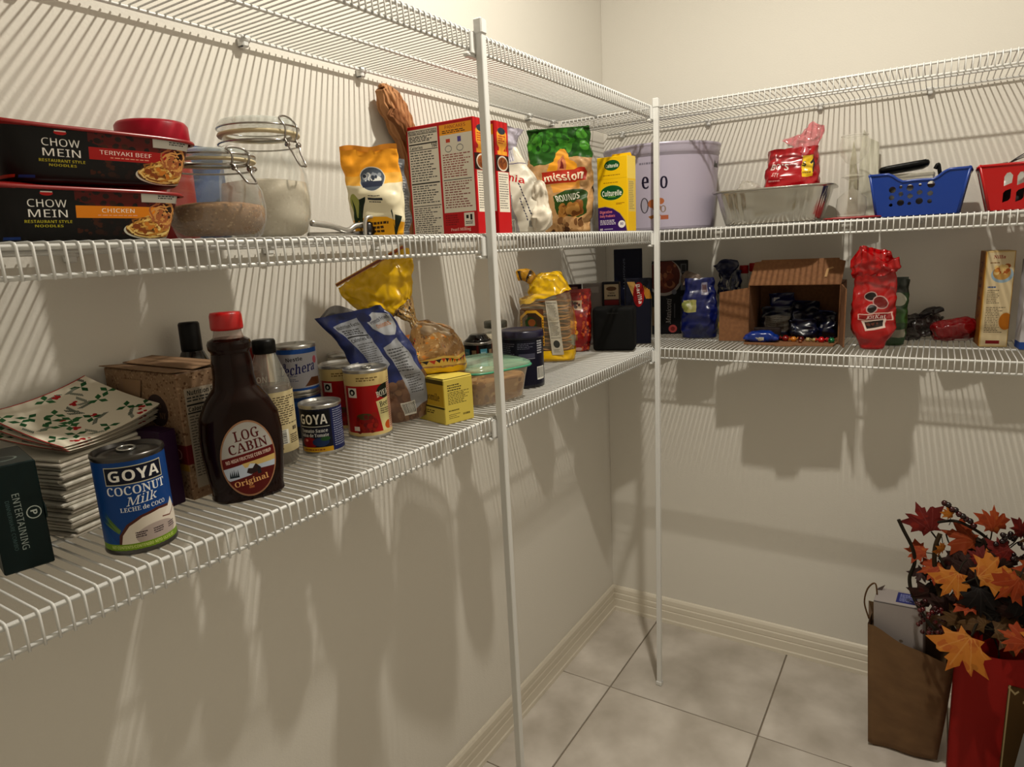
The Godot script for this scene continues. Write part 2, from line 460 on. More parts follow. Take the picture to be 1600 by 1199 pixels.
func build_room():
	var wm := wall_mat(Color(0.868, 0.851, 0.815))
	struct("wall_left", carton(0.1, ROOM.y, ROOM.z + 0.2, {}, 0.001), wm, Vector3(-0.05, 0, ROOM.z / 2))
	struct("wall_back", carton(ROOM.x, ROOM.y, 0.1, {}, 0.001), wm, Vector3(ROOM.x / 2, 0, -0.05))
	struct("wall_right", carton(0.1, ROOM.y, ROOM.z + 0.2, {}, 0.001), wm, Vector3(ROOM.x + 0.05, 0, ROOM.z / 2))
	# the wall behind the viewer has a doorway with a closed door
	var wf := struct("wall_front", carton(0.52, ROOM.y, 0.1, {}, 0.001), wm, Vector3(0.26, 0, ROOM.z + 0.05))
	part("wall_panel", carton(0.12, ROOM.y, 0.1, {}, 0.001), wm, wf, Vector3(ROOM.x - 0.32, 0, 0))
	part("lintel", carton(0.82, ROOM.y - 2.05, 0.1, {}, 0.001), wm, wf, Vector3(0.67, 2.05, 0))
	struct("ceiling", carton(ROOM.x + 0.2, 0.1, ROOM.z + 0.2, {}, 0.001), mat(Color(0.90, 0.90, 0.90), 0.8), Vector3(ROOM.x / 2, ROOM.y, ROOM.z / 2))
	var dm := mat(Color(0.84, 0.83, 0.80), 0.4)
	var trim := struct("trim_1", carton(0.06, 2.11, 0.014, {}, 0.002), dm, Vector3(0.49, 0, ROOM.z - 0.007))
	var dr := struct("door_1", carton(0.812, 2.043, 0.035, {}, 0.002), dm, Vector3(0.93, 0.004, ROOM.z + 0.03))
	part("door_knob", lathe([[0.0, 0.0], [0.012, 0.0], [0.012, 0.03], [0.027, 0.04], [0.028, 0.055], [0.015, 0.066], [0.0, 0.067]], 20), mat(Color(0.7, 0.68, 0.64), 0.25, 1.0), dr, Vector3(-0.34, 0.95, -0.0175), Vector3(-PI / 2, 0, 0))
	part("trim_side", carton(0.06, 2.11, 0.014, {}, 0.002), dm, trim, Vector3(0.88, 0, 0))
	part("trim_head", carton(0.82, 0.06, 0.014, {}, 0.002), dm, trim, Vector3(0.44, 2.05, 0))
	# floor: grout bed with separate tiles
	var fl := struct("floor", carton(ROOM.x + 0.2, 0.06, ROOM.z + 0.2, {}, 0.001), mat(Color(0.50, 0.455, 0.40), 0.9), Vector3(ROOM.x / 2, -0.0625, ROOM.z / 2))
	var tm := []
	for k in 3:
		var m := StandardMaterial3D.new(); m.albedo_texture = noise_tex(0.006, Color(0.66, 0.625, 0.58).darkened(0.02 * k), Color(0.85, 0.82, 0.785).darkened(0.02 * k), 512, FastNoiseLite.TYPE_SIMPLEX_SMOOTH, 5, 11 + k)
		m.roughness = 0.42; m.uv1_triplanar = true; m.uv1_world_triplanar = true; m.uv1_scale = Vector3(1.3, 1.3, 1.3); m.uv1_offset = Vector3(0.31 * k, 0.17 * k, 0.43 * k)
		tm.append(m)
	var xs := [0.0]
	while xs[-1] < ROOM.x: xs.append(minf(0.1815 + 0.447 * (xs.size() - 1), ROOM.x))
	var zs := [0.0]
	while zs[-1] < ROOM.z: zs.append(minf(0.437 + 0.447 * (zs.size() - 1), ROOM.z))
	for i in xs.size() - 1:
		for j in zs.size() - 1:
			var w: float = xs[i + 1] - xs[i] - 0.0032
			var d: float = zs[j + 1] - zs[j] - 0.0032
			if w < 0.01 or d < 0.01: continue
			part("tile", carton(w, 0.008, d, {}, 0.0012), tm[(i * 2 + j) % 3], fl, Vector3((xs[i] + xs[i + 1]) / 2 - ROOM.x / 2, 0.0545, (zs[j] + zs[j + 1]) / 2 - ROOM.z / 2))
	# baseboards
	var prof := [[0, 0], [0.015, 0], [0.015, 0.012], [0.0125, 0.016], [0.0125, 0.044], [0.0105, 0.0475], [0.0115, 0.051], [0.0115, 0.066], [0.009, 0.070], [0.0095, 0.074], [0.0085, 0.086], [0.005, 0.093], [0.002, 0.096], [0, 0.096]]
	var bm := mat(Color(0.87, 0.84, 0.78), 0.35)
	struct("baseboard_left", slab(prof, 0.0, ROOM.z), bm)
	var back := []
	for p in prof: back.append([-p[0], p[1]])
	var bb := struct("baseboard_back", slab(back, 0.0, ROOM.x), bm); bb.rotation.y = PI / 2
	var br := struct("baseboard_right", slab(back, 0.0, ROOM.z), bm); br.position.x = ROOM.x

func shelf(label: String, at: Vector3, turn: float, length: float, depth: float, wire: Mesh, clips: Array, white):
	var t := thing("wire_shelf", label, "shelf", at, turn, "white wire shelves")
	var rail := func(called, y, z, r):
		part(called, tube([Vector3(0, y, z), Vector3(length * 0.5, y, z), Vector3(length, y, z)], r, 10), white, t)
	rail.call("front_rail", 0.0, depth, 0.0028)
	rail.call("lower_rail", -LIP, depth + 0.0015, 0.0026)
	rail.call("middle_rail", 0.0, depth * 0.46, 0.0026)
	rail.call("rear_rail", 0.0, 0.013, 0.0026)
	var n := int((length - 0.004) / 0.0127)
	for i in n + 1: part("wire", wire, white, t, Vector3(0.002 + i * 0.0127, 0, 0))
	var cm := carton(0.012, 0.017, 0.0155, {}, 0.002)
	var cm2 := tube([Vector3(-0.0075, 0, 0), Vector3(0.0075, 0, 0)], 0.0058, 12)
	for c in clips:
		var k := part("wall_clip", cm, white, t, Vector3(c, -0.0125, 0.0082)); part("clip_hook", cm2, white, k, Vector3(0, 0.0125, 0.0045))

func wire_mesh(depth: float) -> ArrayMesh:
	return tube([Vector3(0, 0.0041, 0.0105), Vector3(0, 0.0041, depth - 0.002), Vector3(0, 0.0034, depth + 0.0022), Vector3(0, 0.0005, depth + 0.0042), Vector3(0, -LIP - 0.003, depth + 0.0054)], 0.0014, 5)

func build_shelves():
	var white := mat(Color(0.86, 0.86, 0.85), 0.3)
	var wl := wire_mesh(DL)
	var wb := wire_mesh(DB)
	var z1 := 2.36
	var lv := [[LOW, "lowest"], [MID, "middle"], [TOP, "top"]]
	for k in lv:
		var clips := [z1 - 0.37, z1 - 0.50, z1 - 0.72, z1 - 1.13, z1 - 1.39, z1 - 1.70, z1 - 2.0]
		shelf("%s white wire shelf on the long wall, held by both poles" % k[1], Vector3(0, k[0], z1), PI / 2, z1 - DB - 0.008, DL, wl, clips, white)
		shelf("%s white wire shelf across the corner wall behind the far pole" % k[1], Vector3(0.022, k[0], 0), 0.0, ROOM.x - 0.024, DB, wb, [0.05, 0.33, 0.64, 0.90, 1.2], white)
	var zp := [1.166, 0.3537]
	for i in 2:
		var t := thing("support_pole", ["white square pole halfway along the long wire shelves", "white square pole at the inner corner of the wire shelves"][i], "pole", Vector3(0.3125, 0, zp[i]), 0.0, "white shelf poles")
		part("tube", carton(0.0135, 1.715, 0.0135, {}, 0.0012), white, t, Vector3(0, 0.004, 0))
		part("cap", carton(0.0168, 0.024, 0.0168, {}, 0.002), white, t, Vector3(0, 1.712, 0))
		part("foot", carton(0.018, 0.014, 0.018, {}, 0.002), white, t, Vector3(0, 0.0, 0))
		for k in lv:
			var b := part("bracket", carton(0.005, 0.034, 0.030, {}, 0.0015), white, t, Vector3(-0.0085, k[0] - 0.034, 0.004))
			part("hook", carton(0.012, 0.006, 0.032, {}, 0.0018), white, b, Vector3(-0.006, -0.0045, 0.004))

# ---------------------------------------------------------------- middle shelf, long wall
func noodle_tray(at: Vector3, turn: float, flavour: String, banner: Color, label: String):
	var t := thing("noodle_tray", label, "food package", at, turn, "instant noodle trays")
	var w := 0.20
	var h := 0.052
	var d := 0.125
	var cv := canvas(900, 300, Color(0.055, 0.05, 0.05))
	cv.rect(0, 0, 1, 0.10, Color(0.55, 0.06, 0.06))
	cv.poly([[0.28, 0.1], [1, 0.1], [1, 0.42], [0.55, 0.42]], Color(0.33, 0.07, 0.05))
	cv.blobs(160, 0.42, 0.1, 0.55, 0.8, 0.015, 0.05, [Color(0.16, 0.08, 0.05), Color(0.22, 0.1, 0.05), Color(0.08, 0.05, 0.04), Color(0.12, 0.06, 0.05)], 5)
	cv.rect(0.18, 0.08, 0.24, 0.86, Color(0.05, 0.045, 0.045))
	cv.ell(0.30, 0.165, 0.028, 0.04, Color(0.75, 0.1, 0.1)); cv.rect(0.275, 0.13, 0.05, 0.02, Color(0.9, 0.9, 0.88))
	cv.text("CHOW", 0.30, 0.335, 0.165, 0.13, Color(0.9, 0.89, 0.86), 1); cv.text("MEIN", 0.30, 0.51, 0.165, 0.13, Color(0.9, 0.89, 0.86), 1)
	cv.text("RESTAURANT STYLE", 0.30, 0.65, 0.20, 0.05, Color(0.66, 0.62, 0.12), 0); cv.text("NOODLES", 0.30, 0.725, 0.12, 0.045, Color(0.66, 0.62, 0.12), 0)
	cv.rect(0.42, 0.36, 0.40, 0.22, banner)
	cv.text(flavour, 0.62 if flavour.length() < 9 else 0.60, 0.44, 0.26 if flavour.length() > 9 else 0.16, 0.075, Color(0.93, 0.9, 0.86), 1); cv.words(0.52, 0.52, 0.2, 0.03, 1, Color(0.85, 0.6, 0.5), 4)
	cv.ell(0.80, 0.80, 0.16, 0.19, Color(0.75, 0.74, 0.68)); cv.ell(0.80, 0.78, 0.15, 0.19, Color(0.32, 0.2, 0.09))
	cv.strands(70, 0.80, 0.74, 0.15, 0.22, 0.03, [Color(0.80, 0.62, 0.3), Color(0.7, 0.48, 0.2), Color(0.88, 0.76, 0.46), Color(0.5, 0.3, 0.12)], 8)
	cv.strands(30, 0.86, 0.5, 0.09, 0.3, 0.028, [Color(0.78, 0.55, 0.3), Color(0.62, 0.36, 0.2)], 9)
	cv.blobs(9, 0.7, 0.66, 0.2, 0.2, 0.025, 0.05, [Color(0.75, 0.45, 0.16), Color(0.5, 0.25, 0.1)], 3)
	cv.rect(0.74, 0.10, 0.24, 0.17, Color(0.80, 0.79, 0.76)); cv.words(0.83, 0.13, 0.13, 0.08, 2, Color(0.3, 0.3, 0.3), 7)
	cv.poly([[0.0, 0.6], [0.035, 0.68], [0.02, 0.82], [0, 0.8]], Color(0.8, 0.68, 0.08)); cv.rect(0.06, 0.9, 0.05, 0.05, Color(0.7, 0.2, 0.15)); cv.rect(0.12, 0.91, 0.06, 0.05, Color(0.1, 0.2, 0.45))
	var sq := 0.28
	var ring := func(u, k, y):
		var c := cos(u * TAU)
		var s := sin(u * TAU)
		return Vector3(signf(c) * pow(absf(c), sq) * w / 2 * k, y, signf(s) * pow(absf(s), sq) * (d / 2 - (1.0 - k) * 0.05))
	var f := func(u, v):
		var b := clampf(v / 0.06, 0, 1)
		var kk := clampf((v - 0.06) / 0.94, 0, 1)
		return ring.call(u, lerpf(0.0, 0.80, b) if v < 0.06 else lerpf(0.80, 0.985, pow(kk, 0.8)), kk * (h - 0.003))
	var uvf := func(_u, _v, p): return Vector2(0.5 + p.x / w, 1.0 - p.y / h)
	part("tray", surf(72, 17, f, uvf, false), print_mat(cv, 0.35), t)
	var rim := func(u, v):   # the film lid: a lip that overhangs the tray, slightly domed
		var r := [[1.0, 0.0], [1.035, 0.0], [1.04, 0.0015], [1.03, 0.0035], [0.9, 0.004], [0.5, 0.006], [0.0, 0.0065]]
		var k := mini(int(v * 6), 5)
		var m: float = v * 6 - k
		return ring.call(u, lerpf(r[k][0], r[k + 1][0], m), h - 0.004 + lerpf(r[k][1], r[k + 1][1], m) + 0.003 * cos(u * TAU + 2.6))
	part("film_lid", surf(72, 6, rim, null, false), mat(Color(0.52, 0.06, 0.055), 0.25), t)

func swing_jar(at: Vector3, turn: float, r: float, h: float, fill: Color, level: float, label: String, speck: Array):
	var t := thing("swing_top_jar", label, "jar", at, turn, "clip top glass jars")
	var glass := clear_mat(Color(0.86, 0.90, 0.88), 0.13, 0.04)
	var neck := r * 0.80
	var hb := h * 0.73
	part("glass_body", lathe([[0, 0.002], [r * 0.72, 0.0], [r * 0.86, 0.006], [r * 0.98, hb * 0.30], [r, hb * 0.5], [r * 0.96, hb * 0.75], [neck * 1.02, hb * 0.95], [neck * 0.97, hb], [neck * 1.06, hb + 0.003], [neck * 1.06, hb + 0.008], [neck * 0.97, hb + 0.011], [neck, h * 0.86]], 48), glass, t)
	var cv := canvas(512, 256, fill)
	cv.blobs(2200, 0, 0, 1, 1, 0.003, 0.010, speck, 3)
	var lv := hb * level
	var c := part("contents", lathe([[0, 0.007], [r * 0.70, 0.007], [r * 0.83, 0.012], [r * 0.945, hb * 0.28], [r * 0.965, minf(lv * 0.9, hb * 0.5)], [r * (0.96 if level < 0.5 else 0.93), lv], [r * 0.6, lv + 0.004], [0, lv + 0.002]], 40), print_mat(cv, 0.9), t)
	c.set_meta("label", "dry powder inside the glass")
	part("rubber_seal", lathe([[neck * 0.9, h * 0.86], [neck * 1.10, h * 0.86], [neck * 1.12, h * 0.872], [neck * 1.10, h * 0.885], [neck * 0.9, h * 0.885]], 40), mat(Color(0.80, 0.74, 0.60), 0.6), t)
	part("glass_lid", lathe([[neck * 1.06, h * 0.886], [neck * 1.09, h * 0.90], [neck * 1.09, h * 0.955], [neck * 1.02, h * 0.985], [neck * 0.7, h * 0.995], [neck * 0.6, h * 0.975], [0, h * 0.97]], 40), clear_mat(Color(0.84, 0.88, 0.86), 0.30, 0.04), t)
	var steel := mat(Color(0.62, 0.60, 0.58), 0.22, 1.0)
	for y in [h * 0.80, h * 0.925]:
		var ring := []
		for i in 40: ring.append(Vector3(neck * 1.11 * sin(i * TAU / 40), y, neck * 1.11 * cos(i * TAU / 40)))
		part("wire_band", tube(ring, 0.0013, 6, true), steel, t)
	var n := neck * 1.11
	var s := 0.011
	part("bail", tube(curve([Vector3(-s, h * 0.80, n), Vector3(-s * 1.1, h * 0.90, n + 0.004), Vector3(-s * 1.2, h * 0.975, n * 0.93), Vector3(0, h * 1.0, n * 0.9), Vector3(s * 1.2, h * 0.975, n * 0.93), Vector3(s * 1.1, h * 0.90, n + 0.004), Vector3(s, h * 0.80, n)], 5), 0.0014, 6), steel, t)
	var hook := part("latch", tube(curve([Vector3(-s, h * 0.82, n), Vector3(-s, h * 0.745, n + 0.006), Vector3(-s * 0.75, h * 0.70, n + 0.009), Vector3(-s * 0.6, h * 0.60, n + 0.018), Vector3(0, h * 0.59, n + 0.019), Vector3(s * 0.6, h * 0.60, n + 0.018), Vector3(s * 0.75, h * 0.70, n + 0.009), Vector3(s, h * 0.745, n + 0.006), Vector3(s, h * 0.82, n)], 5), 0.0014, 6), steel, t)
	for k in [-1, 1]: part("coil", tube([Vector3(k * s - 0.002, h * 0.765, n + 0.004), Vector3(k * s + 0.002, h * 0.765, n + 0.004)], 0.0035, 10), steel, hook)

func pancake_carton(at: Vector3, label: String):   # wide panel faces the room, narrow panel faces out from the wall
	var w := 0.165
	var h := 0.218
	var d := 0.048
	var t := thing("pancake_mix_carton", label, "box", at, 0.0, "red pancake mix cartons")
	var cv := box_canvas(w, h, d, 3600, Color(0.72, 0.07, 0.09))
	var R := box_rects(w, h, d)
	var ink := Color(0.10, 0.09, 0.09)
	var paper := Color(0.87, 0.84, 0.78)
	on(cv, R.f)
	cv.rect(0.02, 0.025, 0.46, 0.965, paper); cv.rect(0.03, 0.04, 0.44, 0.035, ink); cv.rect(0.035, 0.045, 0.43, 0.025, paper); cv.text("Nutrition Facts/Datos de Nutricion", 0.25, 0.057, 0.42, 0.026, ink, 0)
	cv.words(0.04, 0.085, 0.40, 0.055, 4, ink, 2); cv.rect(0.03, 0.15, 0.44, 0.012, ink); cv.text("Calories", 0.14, 0.185, 0.2, 0.028, ink, 0); cv.text("160", 0.42, 0.18, 0.09, 0.035, ink, 0); cv.rect(0.03, 0.205, 0.44, 0.006, ink)
	cv.words(0.04, 0.225, 0.41, 0.27, 12, Color(0.25, 0.24, 0.23), 3, 0.4); cv.rect(0.03, 0.50, 0.44, 0.012, ink); cv.words(0.04, 0.525, 0.41, 0.17, 8, Color(0.25, 0.24, 0.23), 5, 0.4); cv.rect(0.03, 0.705, 0.44, 0.006, ink); cv.words(0.04, 0.725, 0.41, 0.25, 13, Color(0.35, 0.33, 0.32), 6, 0.45)
	cv.rect(0.51, 0.025, 0.47, 0.09, Color(0.93, 0.62, 0.14)); cv.text("PANCAKES", 0.745, 0.05, 0.3, 0.028, Color(0.55, 0.12, 0.08), 1); cv.words(0.55, 0.078, 0.4, 0.03, 2, Color(0.25, 0.15, 0.08), 8)
	cv.rect(0.51, 0.115, 0.47, 0.675, paper)
	cv.rect(0.60, 0.15, 0.06, 0.03, Color(0.75, 0.25, 0.15)); cv.rect(0.77, 0.14, 0.05, 0.045, Color(0.35, 0.3, 0.6)); cv.ring(0.63, 0.235, 0.05, 0.03, 0.006, Color(0.4, 0.4, 0.4), paper); cv.ring(0.80, 0.235, 0.05, 0.03, 0.006, Color(0.4, 0.4, 0.4), paper)
	cv.words(0.54, 0.28, 0.40, 0.21, 10, Color(0.55, 0.25, 0.22), 9, 0.4); cv.rect(0.53, 0.50, 0.42, 0.006, ink); cv.words(0.54, 0.52, 0.40, 0.24, 11, Color(0.5, 0.24, 0.22), 12, 0.4)
	cv.rect(0.80, 0.80, 0.15, 0.12, Color(0.87, 0.85, 0.8)); cv.rect(0.83, 0.82, 0.035, 0.03, ink); cv.rect(0.89, 0.815, 0.03, 0.05, ink); cv.words(0.82, 0.875, 0.11, 0.03, 2, ink, 4)
	cv.words(0.52, 0.81, 0.22, 0.1, 5, Color(0.5, 0.04, 0.06), 3); cv.text("Pearl Milling", 0.74, 0.945, 0.30, 0.035, Color(0.92, 0.8, 0.75), 2); cv.words(0.62, 0.975, 0.22, 0.014, 1, Color(0.9, 0.75, 0.7), 4)
	on(cv, R.r)
	cv.poly([[0.2, 0.28], [0.5, 0.05], [0.8, 0.28], [0.8, 0.2], [0.5, 0.24]], Color(0.9, 0.6, 0.16))
	cv.poly([[0.12, 0.1], [0.3, 0.055], [0.7, 0.055], [0.88, 0.1], [0.88, 0.2], [0.5, 0.27], [0.12, 0.2]], Color(0.93, 0.63, 0.18)); cv.ell(0.5, 0.08, 0.3, 0.03, Color(0.15, 0.2, 0.25)); cv.words(0.22, 0.12, 0.56, 0.08, 4, Color(0.65, 0.15, 0.08), 6); cv.rect(0.12, 0.255, 0.76, 0.035, Color(0.93, 0.63, 0.18))
	cv.rect(0, 0.295, 1, 0.14, Color(0.16, 0.06, 0.04)); cv.ell(0.5, 0.365, 0.42, 0.068, Color(0.9, 0.86, 0.8)); cv.ell(0.5, 0.365, 0.35, 0.055, Color(0.62, 0.33, 0.14)); cv.blobs(14, 0.3, 0.335, 0.4, 0.06, 0.006, 0.014, [Color(0.72, 0.42, 0.18), Color(0.5, 0.24, 0.1)], 5)
	cv.rect(0.08, 0.44, 0.84, 0.36, paper); cv.words(0.14, 0.46, 0.72, 0.32, 15, Color(0.3, 0.28, 0.27), 14, 0.35)
	on(cv, R.t); cv.rect(0.1, 0.2, 0.8, 0.6, Color(0.66, 0.06, 0.08))
	part("carton", carton(w, h, d, R, 0.001), print_mat(cv, 0.45), t)

func mid_left():
	# two noodle trays, one on the other
	noodle_tray(Vector3(0.208, M0, 1.79), PI / 2, "CHICKEN", Color(0.83, 0.48, 0.08), "black noodle tray with orange chicken banner, lying beneath another tray")
	noodle_tray(Vector3(0.198, M0 + 0.057, 1.762), PI / 2 - 0.03, "TERIYAKI BEEF", Color(0.60, 0.09, 0.08), "black noodle tray with red teriyaki beef banner, topmost of two")
	# red canister
	var t := thing("plastic_canister", "red plastic canister with a crimson screw lid behind noodle trays", "canister", Vector3(0.078, M0, 1.605), face(0.078, 1.605))
	part("body", lathe([[0, 0], [0.036, 0], [0.040, 0.004], [0.0415, 0.03], [0.0425, 0.108], [0.040, 0.120], [0.038, 0.126], [0.038, 0.133], [0, 0.133]], 44), mat(Color(0.62, 0.05, 0.06), 0.28), t)
	part("lid", lathe([[0.040, 0.127], [0.0435, 0.128], [0.0445, 0.131], [0.0438, 0.152], [0.041, 0.156], [0.0, 0.1565]], 44), mat(Color(0.60, 0.035, 0.13), 0.35), t)
	swing_jar(Vector3(0.202, M0, 1.610), deg_to_rad(92), 0.058, 0.107, Color(0.53, 0.38, 0.23), 0.52, "squat clip top glass jar half full of brown sugar", [Color(0.60, 0.44, 0.28), Color(0.45, 0.31, 0.18), Color(0.66, 0.52, 0.36)])
	swing_jar(Vector3(0.118, M0, 1.468), deg_to_rad(98), 0.064, 0.172, Color(0.80, 0.76, 0.68), 0.66, "tall clip top glass jar filled with white flour", [Color(0.84, 0.80, 0.73), Color(0.77, 0.72, 0.64), Color(0.82, 0.78, 0.70)])
	# blue carton behind the jars
	t = thing("blue_carton", "plain blue carton standing against the wall behind the glass jars", "box", Vector3(0.035, M0, 1.525), PI / 2)
	part("carton", carton(0.075, 0.138, 0.04), mat(Color(0.28, 0.42, 0.66), 0.5), t)
	part("end_flap", carton(0.073, 0.0015, 0.038), mat(Color(0.28, 0.42, 0.66), 0.5), t, Vector3(0, 0.1375, 0))
	# hand can opener lying on the shelf
	t = thing("can_opener", "silver hand can opener lying flat between flour jar and corn bag", "kitchen tool", Vector3(0.2, M0, 1.395), deg_to_rad(86))
	var steel := mat(Color(0.72, 0.71, 0.69), 0.28, 0.9)
	part("handle", tube(curve([Vector3(-0.065, 0.022, 0.004), Vector3(-0.03, 0.018, 0.004), Vector3(0.0, 0.011, 0.003), Vector3(0.02, 0.018, 0), Vector3(0.045, 0.02, 0)], 6), 0.0045, 8), steel, t)
	part("handle", tube([Vector3(-0.065, 0.005, -0.004), Vector3(0.0, 0.0055, -0.003), Vector3(0.045, 0.006, 0)], 0.0045, 8), steel, t)
	part("base_plate", carton(0.085, 0.003, 0.024, {}, 0.001), steel, t, Vector3(0.03, 0.0, 0))
	part("jaw", tube(curve([Vector3(0.03, 0.002, 0.009), Vector3(0.032, 0.022, 0.009), Vector3(0.038, 0.030, 0.009), Vector3(0.052, 0.030, 0.009), Vector3(0.058, 0.022, 0.009), Vector3(0.060, 0.002, 0.009)], 5), 0.0032, 8), steel, t)
	part("wheel", lathe([[0, -0.004], [0.010, -0.004], [0.011, 0], [0.010, 0.004], [0, 0.004]], 20), mat(Color(0.25, 0.25, 0.26), 0.3, 0.9), t, Vector3(0.045, 0.014, 0.004), Vector3(PI / 2, 0, 0))
	# corn flour bag
	t = thing("corn_flour_bag", "yellow and white corn flour bag with corn plants printed on", "bag", Vector3(0.205, M0, 1.325), face(0.205, 1.325, -8))
	var cv := canvas(520, 700, Color(0.88, 0.84, 0.72))
	cv.rect(0, 0, 1, 0.30, Color(0.93, 0.62, 0.16)); cv.poly([[0, 0.30], [1, 0.27], [1, 0.38], [0.5, 0.42], [0, 0.40]], Color(0.92, 0.68, 0.28))
	cv.ring(0.5, 0.34, 0.23, 0.145, 0.01, Color(0.85, 0.82, 0.75), Color(0.30, 0.33, 0.38)); cv.blobs(40, 0.36, 0.28, 0.28, 0.1, 0.012, 0.035, [Color(0.55, 0.57, 0.6), Color(0.2, 0.22, 0.27), Color(0.82, 0.82, 0.8)], 3); cv.rect(0.32, 0.37, 0.36, 0.06, Color(0.17, 0.19, 0.26))
	cv.words(0.38, 0.53, 0.24, 0.02, 1, Color(0.2, 0.2, 0.2), 2); cv.rect(0.36, 0.56, 0.28, 0.025, Color(0.15, 0.17, 0.2)); cv.words(0.38, 0.60, 0.24, 0.02, 1, Color(0.2, 0.2, 0.2), 5)
	cv.poly([[0, 0.80], [0.35, 0.76], [0.7, 0.79], [1, 0.85], [1, 1], [0, 1]], Color(0.93, 0.66, 0.08))
	for k in 5:
		var s := -1 if k < 2 else 1
		var bx := 0.16 if k < 2 else 0.86
		cv.poly([[bx - 0.02, 0.98], [bx + 0.02, 0.98], [bx + s * -0.1 * (k % 3 - 1) + 0.01, 0.60 + 0.06 * k], [bx - s * 0.16 + 0.05 * k * s, 0.55 + 0.07 * k]], Color(0.10, 0.14, 0.09))
	cv.ell(0.13, 0.64, 0.075, 0.13, Color(0.62, 0.63, 0.33)); cv.poly([[0.02, 0.9], [0.1, 0.56], [0.13, 0.8]], Color(0.13, 0.2, 0.1)); cv.poly([[0.22, 0.92], [0.2, 0.56], [0.14, 0.82]], Color(0.13, 0.2, 0.1))
	for k in 3: cv.words(0.26, 0.83 + 0.045 * k, 0.46, 0.03, 1, Color(0.25, 0.15, 0.03), 6 + k, 0.9)
	part("bag", pouch(0.085, 0.135, 0.048, {"seed": 3, "top": 0.05, "crinkle": 0.004, "foot": 0.88, "pinch": 1.08, "lean": Vector3(-0.008, 0, -0.004)}), print_mat(cv, 0.35), t)
	part("seal", surf(30, 1, func(u, v): return Vector3((u - 0.5) * 0.090 - 0.008, 0.1335 + v * 0.008 + 0.002 * sin(u * 9), -0.004 + 0.0015 * sin(u * 20))), mat(Color(0.93, 0.60, 0.2), 0.4), t)
	# dark foil pouch squeezed between the bag and the cartons
	t = thing("foil_pouch", "narrow grey foil pouch wedged between corn bag and pancake carton", "bag", Vector3(0.15, M0, 1.235), face(0.15, 1.235, 35))
	cv = canvas(128, 256, Color(0.35, 0.36, 0.38)); cv.words(0.55, 0.05, 0.4, 0.9, 26, Color(0.62, 0.63, 0.64), 4)
	part("bag", pouch(0.075, 0.135, 0.035, {"seed": 8, "crinkle": 0.005}), print_mat(cv, 0.3), t)
	pancake_carton(Vector3(0.1295, M0, 1.033), "red pancake mix carton with white nutrition panel, nearest the can opener")
	pancake_carton(Vector3(0.136, M0, 0.970), "red pancake mix carton pressed between its twin and the bread bag")
	# crumpled paper bag behind the cartons
	t = thing("paper_bag", "crumpled brown paper bag with twisted top behind pancake cartons", "bag", Vector3(0.0185, M0, 1.02), PI / 2)
	var pm := StandardMaterial3D.new(); pm.albedo_color = Color(0.66, 0.46, 0.29); pm.roughness = 0.8
	part("bag", loft([[Vector3(0.012, 0.003, 0), 0.016, 0.004], [Vector3(0.012, 0.008, 0), 0.022, 0.009], [Vector3(0.012, 0.12, 0), 0.022, 0.010], [Vector3(0.002, 0.19, 0), 0.028, 0.012], [Vector3(-0.026, 0.232, 0.006), 0.030, 0.016], [Vector3(-0.058, 0.268, 0.010), 0.025, 0.017], [Vector3(-0.074, 0.289, 0.010), 0.013, 0.010], [Vector3(-0.076, 0.291, 0.010), 0.002, 0.002]], 96, 60, 0.003, 6, 0.8, 12, 0.35), pm, t)
	part("folded_mouth", loft([[Vector3(-0.022, 0.205, 0.020), 0.013, 0.009], [Vector3(-0.045, 0.222, 0.026), 0.013, 0.009], [Vector3(-0.070, 0.240, 0.026), 0.012, 0.008], [Vector3(-0.074, 0.243, 0.026), 0.010, 0.004], [Vector3(-0.066, 0.238, 0.026), 0.006, 0.003]], 60, 40, 0.003, 9, 0.8, 7, 0.4), mat(Color(0.46, 0.29, 0.17), 0.8), t)
	# crumpled clear bag behind the cartons, only its tip shows
	t = thing("clear_bag", "crumpled clear plastic bag peeking over the pancake cartons", "bag", Vector3(0.026, M0, 0.957), PI / 2)
	part("bag", loft([[Vector3(0, 0, 0), 0.02, 0.008], [Vector3(0, 0.12, 0), 0.022, 0.012], [Vector3(0, 0.20, 0), 0.018, 0.010], [Vector3(0.004, 0.232, 0), 0.010, 0.006], [Vector3(0.006, 0.243, 0), 0.002, 0.002]], 24, 30, 0.005, 4), clear_mat(Color(0.8, 0.82, 0.84), 0.45, 0.15), t)
	# bread bag
	t = thing("bread_bag", "white bread bag with red lettering slumped beside green tortilla bag", "bag", Vector3(0.162, M0, 0.800), face(0.162, 0.800, -10))
	cv = canvas(420, 760, Color(0.85, 0.82, 0.76))
	cv.poly([[0, 0], [0.75, 0], [0.6, 0.16], [0, 0.22]], Color(0.80, 0.79, 0.80)); 
	for k in 6: cv.stroke([[0.08 + 0.09 * k, 0.02], [0.02 + 0.1 * k, 0.16]], 0.014, Color(0.32, 0.28, 0.48))
	cv.rect(0, 0.19, 1, 0.008, Color(0.3, 0.26, 0.45))
	cv.text("nia", 0.50, 0.36, 0.46, 0.085, Color(0.72, 0.1, 0.11), 0, 12)
	cv.poly([[0.0, 0.46], [0.28, 0.43], [0.42, 1], [0.0, 1]], Color(0.62, 0.60, 0.60)); cv.words(0.05, 0.55, 0.28, 0.4, 18, Color(0.35, 0.33, 0.42), 4); cv.barcode(0.06, 0.82, 0.26, 0.16, 4)
